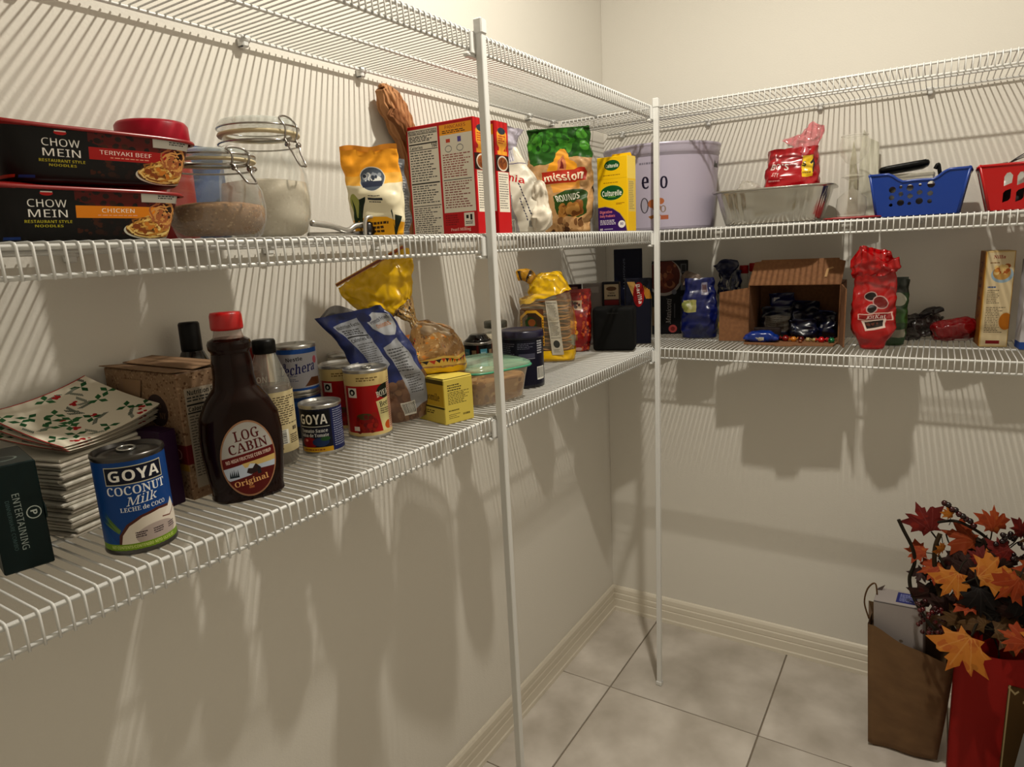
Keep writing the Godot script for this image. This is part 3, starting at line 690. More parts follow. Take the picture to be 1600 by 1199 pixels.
	for k in 13:
		cv.stroke([[0.56 + 0.016 * k, 0.42 + 0.034 * k], [0.567 + 0.016 * k, 0.430 + 0.034 * k]], 0.016, Color(0.14, 0.13, 0.24))
		if k > 4: cv.stroke([[0.46 + 0.014 * k, 0.42 + 0.034 * k], [0.468 + 0.014 * k, 0.431 + 0.034 * k]], 0.013, Color(0.2, 0.19, 0.3))
	cv.barcode(0.66, 0.84, 0.2, 0.08, 8)
	part("bag", pouch(0.095, 0.195, 0.07, {"seed": 12, "crinkle": 0.004, "pinch": 0.4, "top": 0.2, "lean": Vector3(-0.03, 0, -0.01), "foot": 0.95, "belly": 0.3}), print_mat(cv, 0.35), t)
	part("gathered_top", loft([[Vector3(-0.03, 0.185, -0.01), 0.014, 0.006], [Vector3(-0.030, 0.205, -0.008), 0.017, 0.006], [Vector3(-0.026, 0.224, -0.006), 0.020, 0.004], [Vector3(-0.020, 0.238, -0.004), 0.023, 0.001]], 48, 30, 0.004, 3, 0.8, 9, 0.3), mat(Color(0.72, 0.70, 0.76), 0.35), t)
	part("loose_tail", loft([[Vector3(0.028, 0.004, 0.03), 0.004, 0.003], [Vector3(0.042, 0.03, 0.025), 0.024, 0.02], [Vector3(0.042, 0.065, 0.02), 0.015, 0.012], [Vector3(0.038, 0.098, 0.02), 0.016, 0.009], [Vector3(0.034, 0.115, 0.02), 0.006, 0.003]], 40, 30, 0.006, 7, 0.8, 7, 0.25), mat(Color(0.82, 0.78, 0.71), 0.35), t)
	# green tortilla chip bag
	t = thing("tortilla_bag", "green and kraft tortilla rounds bag with red banner standing upright", "bag", Vector3(0.132, M0, 0.566), face(0.132, 0.566, -4))
	cv = canvas(700, 960, Color(0.70, 0.54, 0.36))
	var green := Color(0.13, 0.32, 0.08)
	cv.blobs(200, 0, 0.1, 1, 0.9, 0.01, 0.04, [Color(0.72, 0.56, 0.38), Color(0.67, 0.51, 0.34), Color(0.73, 0.58, 0.40)], 2)
	cv.poly([[0, 0], [1, 0], [1, 0.30], [0.8, 0.28], [0.6, 0.27], [0.3, 0.34], [0.12, 0.345], [0.04, 0.30], [0, 0.2]], green)
	cv.blobs(60, 0.02, 0.02, 0.9, 0.2, 0.012, 0.05, [Color(0.18, 0.42, 0.10), Color(0.10, 0.26, 0.06), Color(0.25, 0.5, 0.14)], 6)
	cv.poly([[0.30, 0.40], [0.36, 0.33], [0.42, 0.31], [0.44, 0.24], [0.50, 0.205], [0.58, 0.205], [0.65, 0.24], [0.68, 0.31], [0.74, 0.33], [0.80, 0.40]], Color(0.86, 0.58, 0.13))
	cv.poly([[0.49, 0.40], [0.49, 0.30], [0.55, 0.255], [0.61, 0.30], [0.61, 0.40]], Color(0.75, 0.45, 0.28)); cv.poly([[0.52, 0.38], [0.55, 0.28], [0.58, 0.38]], Color(0.45, 0.12, 0.1))
	cv.poly([[0.22, 0.41], [0.90, 0.38], [0.91, 0.50], [0.24, 0.53]], Color(0.66, 0.16, 0.08)); cv.text("mission", 0.565, 0.455, 0.60, 0.085, Color(0.93, 0.86, 0.75), 0, -2)
	cv.poly([[0.35, 0.53], [0.84, 0.50], [0.80, 0.58], [0.42, 0.61]], Color(0.80, 0.55, 0.22))
	cv.poly([[0.42, 0.64], [0.6, 0.59], [0.8, 0.58], [0.9, 0.62], [0.92, 0.80], [0.8, 0.85], [0.45, 0.82], [0.4, 0.72]], Color(0.16, 0.27, 0.08)); cv.text("ROUNDS", 0.63, 0.655, 0.36, 0.055, Color(0.85, 0.84, 0.78), 0, -3)
	cv.blobs(26, 0.5, 0.73, 0.32, 0.08, 0.02, 0.05, [Color(0.75, 0.55, 0.28), Color(0.66, 0.45, 0.2), Color(0.5, 0.3, 0.12)], 4)
	cv.blobs(26, 0.2, 0.86, 0.7, 0.12, 0.012, 0.035, [Color(0.25, 0.15, 0.08), Color(0.45, 0.3, 0.17), Color(0.6, 0.45, 0.28)], 7)
	part("bag", pouch(0.165, 0.262, 0.085, {"seed": 21, "crinkle": 0.008, "top": 0.35, "pinch": 0.96, "foot": 0.9, "square": 0.4, "belly": 0.25}), print_mat(cv, 0.4), t)
	part("folded_top", carton(0.158, 0.006, 0.028, {}, 0.002), mat(Color(0.12, 0.26, 0.08), 0.4), t, Vector3(0, 0.256, 0.0))
	part("gusset", surf(2, 14, func(u, v): return Vector3(0.0815 + 0.004 * sin(v * 7), 0.02 + v * 0.236, -0.03 + 0.06 * u * (1 - 0.6 * v)) + Vector3(0.003, 0, 0)), mat(Color(0.42, 0.38, 0.2), 0.4), t)
	# yellow probiotic carton
	var w := 0.085
	var h := 0.187
	var d := 0.05
	t = thing("probiotic_carton", "tall yellow and purple carton with green oval logos beside tub", "box", Vector3(0.250, M0, 0.478), face(0.247, 0.49, -26))
	cv = box_canvas(w, h, d, 3600, Color(0.90, 0.72, 0.05))
	var R := box_rects(w, h, d)
	on(cv, R.f)
	cv.ell(0.5, 0.11, 0.26, 0.07, Color(0.06, 0.30, 0.13)); cv.text("Culturelle", 0.5, 0.115, 0.42, 0.05, Color(0.9, 0.9, 0.82), 0)
	cv.words(0.2, 0.235, 0.6, 0.02, 1, Color(0.5, 0.36, 0.05), 2); cv.rect(0, 0.285, 1, 0.006, Color(0.78, 0.6, 0.05)); cv.words(0.2, 0.335, 0.6, 0.018, 1, Color(0.55, 0.4, 0.05), 3)
	cv.ell(0.48, 0.475, 0.40, 0.105, Color(0.75, 0.72, 0.2)); cv.ell(0.48, 0.475, 0.385, 0.098, Color(0.06, 0.30, 0.13)); cv.text("Culturelle", 0.48, 0.48, 0.66, 0.075, Color(0.92, 0.92, 0.86), 0); cv.words(0.35, 0.525, 0.28, 0.018, 1, Color(0.5, 0.7, 0.3), 5)
	cv.words(0.62, 0.615, 0.3, 0.03, 2, Color(0.5, 0.3, 0.05), 5)
	cv.poly([[0, 0.66], [0.25, 0.65], [0.5, 0.68], [0.75, 0.75], [0.92, 0.85], [1, 1], [0, 1]], Color(0.72, 0.6, 0.3)); cv.poly([[0, 0.67], [0.25, 0.66], [0.5, 0.69], [0.74, 0.76], [0.9, 0.86], [0.97, 1], [0, 1]], Color(0.20, 0.08, 0.36))
	cv.text("Digestive", 0.27, 0.735, 0.42, 0.05, Color(0.9, 0.5, 0.5), 0); cv.text("Daily Probiotic", 0.32, 0.79, 0.52, 0.045, Color(0.9, 0.5, 0.5), 0); cv.words(0.06, 0.84, 0.6, 0.07, 4, Color(0.85, 0.82, 0.85), 3); cv.ell(0.80, 0.905, 0.12, 0.05, Color(0.9, 0.88, 0.86)); cv.text("80", 0.80, 0.90, 0.1, 0.035, Color(0.3, 0.2, 0.4), 0); cv.text("80", 0.1, 0.965, 0.1, 0.025, Color(0.9, 0.88, 0.86), 0); cv.words(0.2, 0.96, 0.3, 0.02, 1, Color(0.8, 0.78, 0.82), 4)
	on(cv, R.r); cv.rect(0, 0, 1, 0.30, Color(0.92, 0.80, 0.35)); cv.rect(0.08, 0.32, 0.84, 0.42, Color(0.84, 0.74, 0.36)); cv.words(0.15, 0.34, 0.7, 0.38, 16, Color(0.42, 0.38, 0.3), 8, 0.4)
	part("carton", carton(w, h, d, R, 0.001), print_mat(cv, 0.4), t)
	part("raised_flap", slab([[-w * 0.36, 0], [w * 0.36, 0], [w * 0.3, 0.012], [-w * 0.3, 0.012]], 0.0, 0.0006), mat(Color(0.90, 0.72, 0.05), 0.4), t, Vector3(0.004, h - 0.001, -d / 2 + 0.002))

# ---------------------------------------------------------------- middle shelf, corner wall
func pierced(outline: Array, holes: Array, th: float) -> ArrayMesh:   # a plate with real holes: triangulated by bridging each hole to the outline
	var loop := PackedVector2Array()
	for q in outline: loop.append(Vector2(q[0], q[1]))
	if Geometry2D.is_polygon_clockwise(loop): loop.reverse()
	var rings := [loop.duplicate()]
	var hs := []
	for h in holes:
		var r := PackedVector2Array()
		for q in h: r.append(Vector2(q[0], q[1]))
		if not Geometry2D.is_polygon_clockwise(r): r.reverse()
		hs.append(r); rings.append(r)
	# cut the plate into vertical strips between the holes' columns, then clip the holes away: robust and simple
	var xs := []
	for h in hs:
		var m := 0.0
		for q in h: m += q.x
		xs.append(m / h.size())
	xs.sort()
	var lo := 1e9
	var hi := -1e9
	for q in loop:
		lo = minf(lo, q.x); hi = maxf(hi, q.x)
	var cuts := [lo - 0.01]
	for x in xs:
		if x - cuts[-1] > 0.0004: cuts.append(x)
	cuts.append(hi + 0.01)
	var st := SurfaceTool.new(); st.begin(Mesh.PRIMITIVE_TRIANGLES)
	for i in cuts.size() - 1:
		var strip := PackedVector2Array([Vector2(cuts[i], -10), Vector2(cuts[i + 1], -10), Vector2(cuts[i + 1], 10), Vector2(cuts[i], 10)])
		var pieces: Array = Geometry2D.intersect_polygons(loop, strip)
		for h in hs:
			var next := []
			for p in pieces:
				for c in Geometry2D.clip_polygons(p, h): next.append(c)
			pieces = next
		for p in pieces:
			var ix := Geometry2D.triangulate_polygon(p)
			for k in range(0, ix.size(), 3):
				var a: Vector2 = p[ix[k]]
				var b: Vector2 = p[ix[k + 1]]
				var c: Vector2 = p[ix[k + 2]]
				if (b - a).cross(c - a) > 0:
					var s := b
					b = c; c = s
				for q in [a, b, c]:
					st.set_normal(Vector3(0, 0, 1)); st.add_vertex(Vector3(q.x, q.y, th / 2))
				for q in [a, c, b]:
					st.set_normal(Vector3(0, 0, -1)); st.add_vertex(Vector3(q.x, q.y, -th / 2))
	for r in rings:
		for i in r.size():
			var a: Vector2 = r[i]
			var b: Vector2 = r[(i + 1) % r.size()]
			var n := Vector3((b - a).y, -(b - a).x, 0).normalized()
			for q in [[a, -1], [b, 1], [b, -1], [a, -1], [a, 1], [b, 1]]:
				st.set_normal(n); st.add_vertex(Vector3(q[0].x, q[0].y, q[1] * th / 2))
	return st.commit()

func circle(cx: float, cy: float, rx: float, ry: float, n := 18) -> Array:
	var out := []
	for i in n: out.append([cx + rx * cos(i * TAU / n), cy + ry * sin(i * TAU / n)])
	return out

# a basket of four leaning walls with holes, a floor and a rolled rim
func basket(t: Node3D, wt: float, wb: float, dt: float, db: float, h: float, dip: float, holes: Array, m):
	var th := 0.002
	var lean_f := atan2((dt - db) / 2, h)
	var lean_s := atan2((wt - wb) / 2, h)
	for s in [1, -1]:
		var out := [[-wb / 2, 0], [wb / 2, 0], [wt / 2, h]]
		var rim := []
		for i in 13:
			var k := i / 12.0
			var x := lerpf(wt / 2 * 0.62, -wt / 2 * 0.62, k)
			rim.append([x, h - dip * smoothstep(0.0, 0.28, minf(k, 1.0 - k)) * (1.0 - 0.25 * sin(k * PI))])
		out.append_array(rim if dip > 0.0 else [])
		out.append([-wt / 2, h])
		var f := part("side_wall", pierced(out, holes, th), m, t, Vector3(0, 0.001, s * db / 2), Vector3(lean_f if s == 1 else PI - lean_f, 0, 0) if s == 1 else Vector3(-lean_f, 0, 0))
		f.rotation.x = lean_f * s
		var e := part("end_wall", pierced([[-db / 2, 0], [db / 2, 0], [dt / 2, h], [-dt / 2, h]], [], th), m, t, Vector3(s * wb / 2, 0.001, 0), Vector3(0, PI / 2, 0))
		e.rotation = Vector3(0, PI / 2, 0); e.transform.basis = Basis(Vector3(0, 0, 1), -lean_s * s) * Basis(Vector3.UP, PI / 2)
		# corner posts close the gaps between the walls
		for q in [1, -1]: part("corner", tube([Vector3(s * wb / 2, 0.001, q * db / 2), Vector3(s * wt / 2, h, q * dt / 2)], 0.003, 8), m, t)
		part("rim", tube([Vector3(s * wt / 2, h, -dt / 2), Vector3(s * (wt / 2 + 0.003), h, 0), Vector3(s * wt / 2, h, dt / 2)], 0.0045, 8), m, t)
		var line := [Vector3(wt / 2, h, s * dt / 2)]
		if dip > 0.0:
			for q in rim: line.append(Vector3(q[0], q[1], s * (db / 2 + (dt - db) / 2 * q[1] / h)))
		line.append(Vector3(-wt / 2, h, s * dt / 2))
		part("rim", tube(line, 0.0035, 8), m, t)
	part("floor", carton(wb, 0.003, db, {}, 0.001), m, t)

func mid_back():
	# oval metal tub in the corner
	var t := thing("metal_tub", "large pale lilac metal tub with dark lettering in the corner", "tub", Vector3(0.262, M0, 0.176), face(0.262, 0.176, 0))
	var cv := canvas(1400, 400, Color(0.66, 0.63, 0.70))
	cv.text("e", 0.456, 0.36, 0.020, 0.17, Color(0.10, 0.08, 0.16), 2); cv.text("o", 0.507, 0.37, 0.020, 0.17, Color(0.10, 0.08, 0.16), 2)
	cv.words(0.44, 0.08, 0.05, 0.05, 1, Color(0.45, 0.43, 0.49), 3)
	cv.ring(0.452, 0.68, 0.012, 0.11, 0.012, Color(0.25, 0.22, 0.25), Color(0.62, 0.6, 0.66)); cv.ell(0.475, 0.66, 0.013, 0.06, Color(0.62, 0.36, 0.22)); cv.ell(0.497, 0.63, 0.011, 0.045, Color(0.62, 0.36, 0.22)); cv.ell(0.487, 0.72, 0.012, 0.05, Color(0.5, 0.3, 0.2))
	cv.ring(0.505, 0.74, 0.008, 0.05, 0.012, Color(0.5, 0.42, 0.36), Color(0.66, 0.63, 0.7)); cv.poly([[0.462, 0.84], [0.49, 0.80], [0.5, 0.83], [0.47, 0.88]], Color(0.55, 0.35, 0.18)); cv.rect(0.498, 0.83, 0.022, 0.06, Color(0.62, 0.34, 0.24))
	var tub := part("tub", lathe([[0, 0.004], [0.139, 0.004], [0.142, 0.0], [0.1435, 0.004], [0.156, 0.205], [0.1585, 0.207], [0.1570, 0.213], [0.1595, 0.217], [0.158, 0.222], [0.1605, 0.226], [0.162, 0.232], [0.158, 0.233], [0.154, 0.22], [0.141, 0.008], [0, 0.008]], 64), mat(Color(0.66, 0.63, 0.70), 0.35, 0.15), t)
	tub.scale = Vector3(1.04, 1, 0.98)
	var wrap := part("printed_wall", surf(90, 2, func(u, v): return Vector3(0.1442 + 0.0119 * v, 0, 0).rotated(Vector3.UP, 0) * 0 + Vector3(sin((u - 0.5) * TAU) * (0.1443 + 0.0119 * v), 0.008 + v * 0.190, cos((u - 0.5) * TAU) * (0.1443 + 0.0119 * v))), print_mat(cv, 0.35), t)
	wrap.scale = Vector3(1.04, 1, 0.98)
	part("handle_mount", carton(0.03, 0.035, 0.006, {}, 0.002), mat(Color(0.20, 0.20, 0.20), 0.4), t, Vector3(0.148, 0.165, 0.052), Vector3(0, 1.2, 0))
	part("handle_mount", carton(0.03, 0.035, 0.006, {}, 0.002), mat(Color(0.20, 0.20, 0.20), 0.4), t, Vector3(-0.148, 0.165, 0.052), Vector3(0, -1.2, 0))
	# foil roasting pan
	t = thing("foil_pan", "shiny deep aluminium foil roasting pan holding red plastic bag", "pan", Vector3(0.580, M0, 0.170), 0.06)
	var foil := StandardMaterial3D.new(); foil.albedo_color = Color(0.78, 0.77, 0.74); foil.metallic = 1.0; foil.roughness = 0.24
	foil.normal_enabled = true; foil.normal_texture = bump_tex(0.02, 4.0, 256, 2, 9); foil.normal_scale = 0.5; foil.uv1_scale = Vector3(5, 1.5, 1)
	var pan := func(u, v):
		var prof := [[0.0, 0.003], [0.80, 0.003], [0.81, 0.006], [0.95, 0.082], [0.955, 0.086], [1.03, 0.088], [1.035, 0.0905], [1.02, 0.092], [0.955, 0.090]]
		var k := mini(int(v * 8), 7)
		var m: float = v * 8 - k
		var rad := lerpf(prof[k][0], prof[k + 1][0], m)
		var y := lerpf(prof[k][1], prof[k + 1][1], m)
		var c := cos(u * TAU)
		var s := sin(u * TAU)
		var rip := 1.0
		if k == 2: rip = 1.0 + 0.012 * sin(u * TAU * 46) * (0.5 + 0.5 * sin(u * 31.0)) * smoothstep(0, 0.3, m) * smoothstep(1.0, 0.6, m)
		return Vector3(signf(c) * pow(absf(c), 0.38) * 0.148 * rad * rip, y, signf(s) * pow(absf(s), 0.38) * 0.122 * rad * rip)
	part("pan", surf(260, 40, pan, null, false), foil, t)
	# red cup bag inside the pan, twisted clear top
	t = thing("cup_bag", "red plastic bag with yellow price tag resting inside foil pan", "bag", Vector3(0.622, M0 + 0.008, 0.165), face(0.622, 0.165, -4))
	cv = canvas(512, 512, Color(0.63, 0.035, 0.08))
	cv.text("BO'S", 0.28, 0.25, 0.34, 0.09, Color(0.9, 0.86, 0.84), 0, 4); cv.text("STY", 0.22, 0.36, 0.14, 0.05, Color(0.86, 0.74, 0.72), 0, 4); cv.words(0.1, 0.43, 0.2, 0.04, 1, Color(0.85, 0.6, 0.6), 4)
	cv.rect(0.70, 0.12, 0.2, 0.30, Color(0.90, 0.74, 0.12)); cv.text("$", 0.76, 0.24, 0.08, 0.11, Color(0.1, 0.08, 0.06), 0); cv.text("1", 0.88, 0.27, 0.07, 0.2, Color(0.1, 0.08, 0.06), 0); cv.words(0.71, 0.35, 0.16, 0.04, 1, Color(0.5, 0.35, 0.08), 2)
	part("bag", pouch(0.135, 0.185, 0.09, {"seed": 31, "crinkle": 0.006, "top": 0.55, "pinch": 0.9, "foot": 0.9, "belly": 0.6}), print_mat(cv, 0.25), t)
	part("twisted_top", loft([[Vector3(0.015, 0.176, 0), 0.052, 0.028], [Vector3(0.030, 0.195, 0), 0.034, 0.018], [Vector3(0.042, 0.212, 0), 0.022, 0.012], [Vector3(0.052, 0.230, 0), 0.020, 0.008], [Vector3(0.058, 0.243, 0), 0.014, 0.003]], 60, 36, 0.006, 5, 0.8, 9, 0.3), clear_mat(Color(0.85, 0.42, 0.46), 0.55, 0.12), t)
	t = thing("cling_film", "crumpled clear film heaped at the pan's end beside red bag", "plastic film", Vector3(0.507, M0 + 0.008, 0.165), 0.4)
	part("film", loft([[Vector3(0, 0, 0), 0.02, 0.02], [Vector3(0, 0.05, 0), 0.035, 0.03], [Vector3(0.005, 0.10, 0), 0.026, 0.02], [Vector3(0.008, 0.118, 0), 0.008, 0.006]], 40, 30, 0.012, 15), clear_mat(Color(0.88, 0.86, 0.8), 0.22, 0.1), t)
	# clear goblets and the white card they came in
	var glass := clear_mat(Color(0.88, 0.87, 0.80), 0.16, 0.05)
	for k in 2:
		t = thing("plastic_goblet", ["clear plastic goblet standing upside down by white card", "clear plastic goblet standing upright on top of another goblet"][k], "goblet", Vector3(0.768, M0 + 0.0095 + k * 0.098, 0.165), 0, "clear plastic goblets")
		var g := [[0.033, 0.0], [0.037, 0.02], [0.034, 0.045], [0.016, 0.062], [0.005, 0.068], [0.004, 0.088], [0.02, 0.095], [0.028, 0.097]]
		if k == 1: g = [[0.027, 0.0], [0.02, 0.004], [0.004, 0.010], [0.004, 0.028], [0.018, 0.036], [0.033, 0.055], [0.036, 0.075], [0.031, 0.10]]
		part("bowl", lathe(g, 32), glass, t)
		part("rim", lathe([[g[0][0] - 0.001, -0.0004], [g[0][0] + 0.001, 0.0], [g[0][0] + 0.001, 0.0018], [g[0][0] - 0.001, 0.002]] if k == 0 else [[0.030, 0.099], [0.032, 0.0995], [0.032, 0.101], [0.030, 0.1015]], 32), clear_mat(Color(0.9, 0.9, 0.85), 0.4, 0.05), t)
	t = thing("white_card", "tall folded white card leaning against the wall behind goblets", "card", Vector3(0.795, M0, 0.062), 0.0)
	var card := StandardMaterial3D.new(); card.albedo_texture = noise_tex(0.02, Color(0.70, 0.69, 0.62), Color(0.84, 0.83, 0.77), 128); card.roughness = 0.8
	part("panel", slab([[-0.022, 0], [0.024, 0.0], [0.026, 0.20], [0.0, 0.215], [-0.012, 0.238], [-0.02, 0.18]], 0.0, 0.002), card, t, Vector3(0.0, 0.0, 0.0), Vector3(-0.12, 0.25, 0))
	part("folded_edge", slab([[-0.055, 0], [0, 0], [0.0, 0.17], [-0.01, 0.205], [-0.03, 0.15], [-0.04, 0.08]], 0.0, 0.0015), mat(Color(0.76, 0.74, 0.64), 0.8), t, Vector3(-0.02, 0.0, 0.004), Vector3(-0.08, 1.15, 0))
	t = thing("red_napkin_pack", "flat red packet on the shelf under the clear goblets", "packet", Vector3(0.775, M0, 0.165), 0.08)
	part("packet", pouch(0.14, 0.16, 0.010, {"seed": 6, "crinkle": 0.002, "top": 0.4}), mat(Color(0.55, 0.05, 0.07), 0.3), t, Vector3(0, 0.0035, 0.11), Vector3(-PI / 2, 0, 0)).scale = Vector3(1, 1, 0.6)
	# blue basket
	t = thing("blue_basket", "blue plastic basket with round holes and a dipped front", "basket", Vector3(0.918, M0, 0.172), -0.03)
	var blue := mat(Color(0.05, 0.20, 0.52), 0.3)
	var holes := []
	for q in [[-0.051, 0.058, 7.5], [-0.052, 0.040, 6], [-0.053, 0.023, 4], [-0.034, 0.063, 4], [-0.033, 0.047, 5.5], [-0.033, 0.027, 7.5], [-0.015, 0.060, 7.5], [-0.014, 0.041, 6], [-0.015, 0.024, 4], [0.005, 0.065, 3.5], [0.005, 0.048, 6], [0.005, 0.028, 7.5], [0.027, 0.064, 8], [0.026, 0.044, 6], [0.026, 0.026, 5]]:
		holes.append(circle(q[0], q[1] + 0.004, q[2] * 0.001, q[2] * 0.001))
	basket(t, 0.198, 0.165, 0.20, 0.17, 0.098, 0.024, holes, blue)
	t = thing("white_box", "small white box sitting inside the blue basket", "box", Vector3(0.895, M0 + 0.004, 0.128), -0.05)
	part("carton", carton(0.10, 0.094, 0.055), mat(Color(0.86, 0.84, 0.78), 0.6), t)
	part("lid_edge", carton(0.102, 0.010, 0.057), mat(Color(0.86, 0.84, 0.78), 0.6), t, Vector3(0, 0.091, 0))
	t = thing("dark_packet", "dark brown packet standing inside blue basket behind the holes", "packet", Vector3(0.912, M0 + 0.0045, 0.196), -0.03)
	part("packet", pouch(0.135, 0.066, 0.04, {"seed": 91, "crinkle": 0.003, "top": 0.4, "nu": 36, "nv": 20}), mat(Color(0.07, 0.04, 0.04), 0.5), t)
	part("seal", carton(0.12, 0.005, 0.0015, {}, 0.0005), mat(Color(0.16, 0.05, 0.04), 0.4), t, Vector3(0, 0.064, 0))
	t = thing("black_case", "black plastic case tilted on the white box in basket", "case", Vector3(0.880, M0 + 0.1105, 0.135), 0.05)
	t.rotation.z = 0.10
	part("shell", surf(48, 8, func(u, v):
		var c := cos(u * TAU)
		var s := sin(u * TAU)
		var pr := [[0.0, 0.0], [0.86, 0.0], [0.98, 0.006], [1.0, 0.012], [0.97, 0.017], [0.9, 0.0195], [0.4, 0.020], [0.0, 0.020]]
		var k := mini(int(v * 7), 6)
		var m: float = v * 7 - k
		var r: float = lerpf(pr[k][0], pr[k + 1][0], m)
		return Vector3(signf(c) * pow(absf(c), 0.35) * 0.056 * r, lerpf(pr[k][1], pr[k + 1][1], m), signf(s) * pow(absf(s), 0.35) * 0.035 * r)), mat(Color(0.025, 0.025, 0.028), 0.35), t)
	part("hinge", tube([Vector3(0.02, 0.021, -0.03), Vector3(0.05, 0.021, -0.03)], 0.003, 8), mat(Color(0.05, 0.05, 0.05), 0.4), t)
	t = thing("black_clip", "small black clip poking up out of the blue basket", "clip", Vector3(0.962, M0 + 0.004, 0.15), 0.2)
	part("jaw", tube(curve([Vector3(0.008, 0.0, 0), Vector3(0.002, 0.06, 0), Vector3(-0.006, 0.10, 0), Vector3(-0.010, 0.116, 0), Vector3(-0.016, 0.106, 0)], 5), 0.0045, 8), mat(Color(0.03, 0.03, 0.03), 0.4), t)
	# red basket with what is in it
	t = thing("red_basket", "red plastic basket with slanted slots standing next to blue basket", "basket", Vector3(1.163, M0, 0.165), -0.02)
	holes = []
	for i in 8:
		var x := -0.075 + i * 0.0235
		holes.append([[x - 0.0065, 0.016], [x + 0.004, 0.020], [x + 0.0075, 0.025], [x + 0.0075, 0.046], [x - 0.003, 0.042], [x - 0.0065, 0.037]])
		holes.append([[x - 0.0065, 0.052], [x + 0.0075, 0.058], [x + 0.0085, 0.074], [x + 0.003, 0.081], [x - 0.003, 0.080], [x - 0.007, 0.072]])
	basket(t, 0.255, 0.208, 0.20, 0.17, 0.098, 0.0, holes, mat(Color(0.66, 0.035, 0.04), 0.3))
	t = thing("dark_packet", "long black packet lying inside red basket behind the slots", "packet", Vector3(1.163, M0 + 0.0045, 0.212), -0.02)
	part("packet", pouch(0.185, 0.044, 0.03, {"seed": 92, "crinkle": 0.002, "top": 0.5, "nu": 36, "nv": 16}), mat(Color(0.035, 0.03, 0.03), 0.5), t)
	part("seal", carton(0.17, 0.004, 0.0015, {}, 0.0005), mat(Color(0.06, 0.05, 0.05), 0.4), t, Vector3(0, 0.0425, 0))
	var junk := [["crumpled silver wrapper inside the red basket, behind its slots", Color(0.62, 0.61, 0.58), 0.3, Vector3(1.095, 0, 0.165)], ["yellow wrapped sweet bag inside the red basket", Color(0.62, 0.48, 0.2), 0.35, Vector3(1.158, 0, 0.16)], ["dark wrapped bag inside the red basket", Color(0.12, 0.09, 0.09), 0.4, Vector3(1.222, 0, 0.16)]]
	for j in junk:
		t = thing("wrapped_snack", j[0], "bag", j[3] + Vector3(0, M0 + 0.004, 0), 0.3)
		part("bag", pouch(0.052, 0.085, 0.045, {"seed": int(j[3].x * 100), "crinkle": 0.006, "nu": 30, "nv": 24}), mat(j[1], j[2]), t)
		part("seal", carton(0.05, 0.008, 0.0015, {}, 0.0005), mat(j[1].darkened(0.2), j[2]), t, Vector3(0, 0.083, 0))
	t = thing("wire_whisk", "thin metal whisk lying across the top of the red basket", "kitchen tool", Vector3(1.125, M0 + 0.103, 0.15), 0.0)
	for k in 3:
		part("wire", tube(curve([Vector3(-0.035, 0.004, 0.0), Vector3(0.0, 0.018 + 0.004 * k, 0.008 * (k - 1)), Vector3(0.05, 0.030 + 0.004 * k, 0.014 * (k - 1)), Vector3(0.085, 0.020, 0.0)], 6), 0.0012, 6), mat(Color(0.35, 0.35, 0.36), 0.3, 0.9), t)
	part("handle", tube([Vector3(-0.095, -0.002, 0.0), Vector3(-0.035, 0.004, 0.0)], 0.004, 8), mat(Color(0.30, 0.30, 0.31), 0.3, 0.9), t)

# ---------------------------------------------------------------- lowest shelf, long wall, up to the first pole
func can(called: String, label: String, at: Vector3, turn: float, r: float, h: float, cv, group := "food cans", lidc := Color(0.66, 0.65, 0.63)):
	var t := thing(called, label, "can", at, turn, group)
	var steel := mat(lidc, 0.28, 0.9)
	part("base_rim", lathe([[0, 0.003], [r * 0.9, 0.003], [r * 0.95, 0.0], [r * 1.0, 0.001], [r * 1.01, 0.003], [r * 0.985, 0.006]], 40), steel, t)
	part("label", lathe([[r * 0.985, 0.005], [r * 0.985, h - 0.005]], 48), print_mat(cv, 0.4), t)
	var lid := part("lid", lathe([[r * 0.985, h - 0.006], [r * 1.01, h - 0.003], [r * 1.0, h], [r * 0.95, h], [r * 0.93, h - 0.004], [r * 0.80, h - 0.004], [r * 0.78, h - 0.0034], [r * 0.6, h - 0.0034], [r * 0.58, h - 0.004], [0, h - 0.004]], 40), steel, t)
	return [t, lid]

func pull_tab(lid: Node, r: float, h: float):
	var ring := []
	for i in 20: ring.append(Vector3(0.0085 * sin(i * TAU / 20), h - 0.0025, -r * 0.35 + 0.011 * cos(i * TAU / 20)))
	part("pull_tab", tube(ring, 0.0014, 6, true), mat(Color(0.7, 0.7, 0.68), 0.25, 0.9), lid)

func maple(cv, x, y, s, c, rot := 0.0):   # small holly sprig for printed paper
	for k in 3:
		var a: float = rot + k * 2.1
		cv.poly([[x, y], [x + s * cos(a - 0.5) * 0.6, y + s * sin(a - 0.5) * 0.6], [x + s * cos(a), y + s * sin(a)], [x + s * cos(a + 0.5) * 0.6, y + s * sin(a + 0.5) * 0.6]], c)

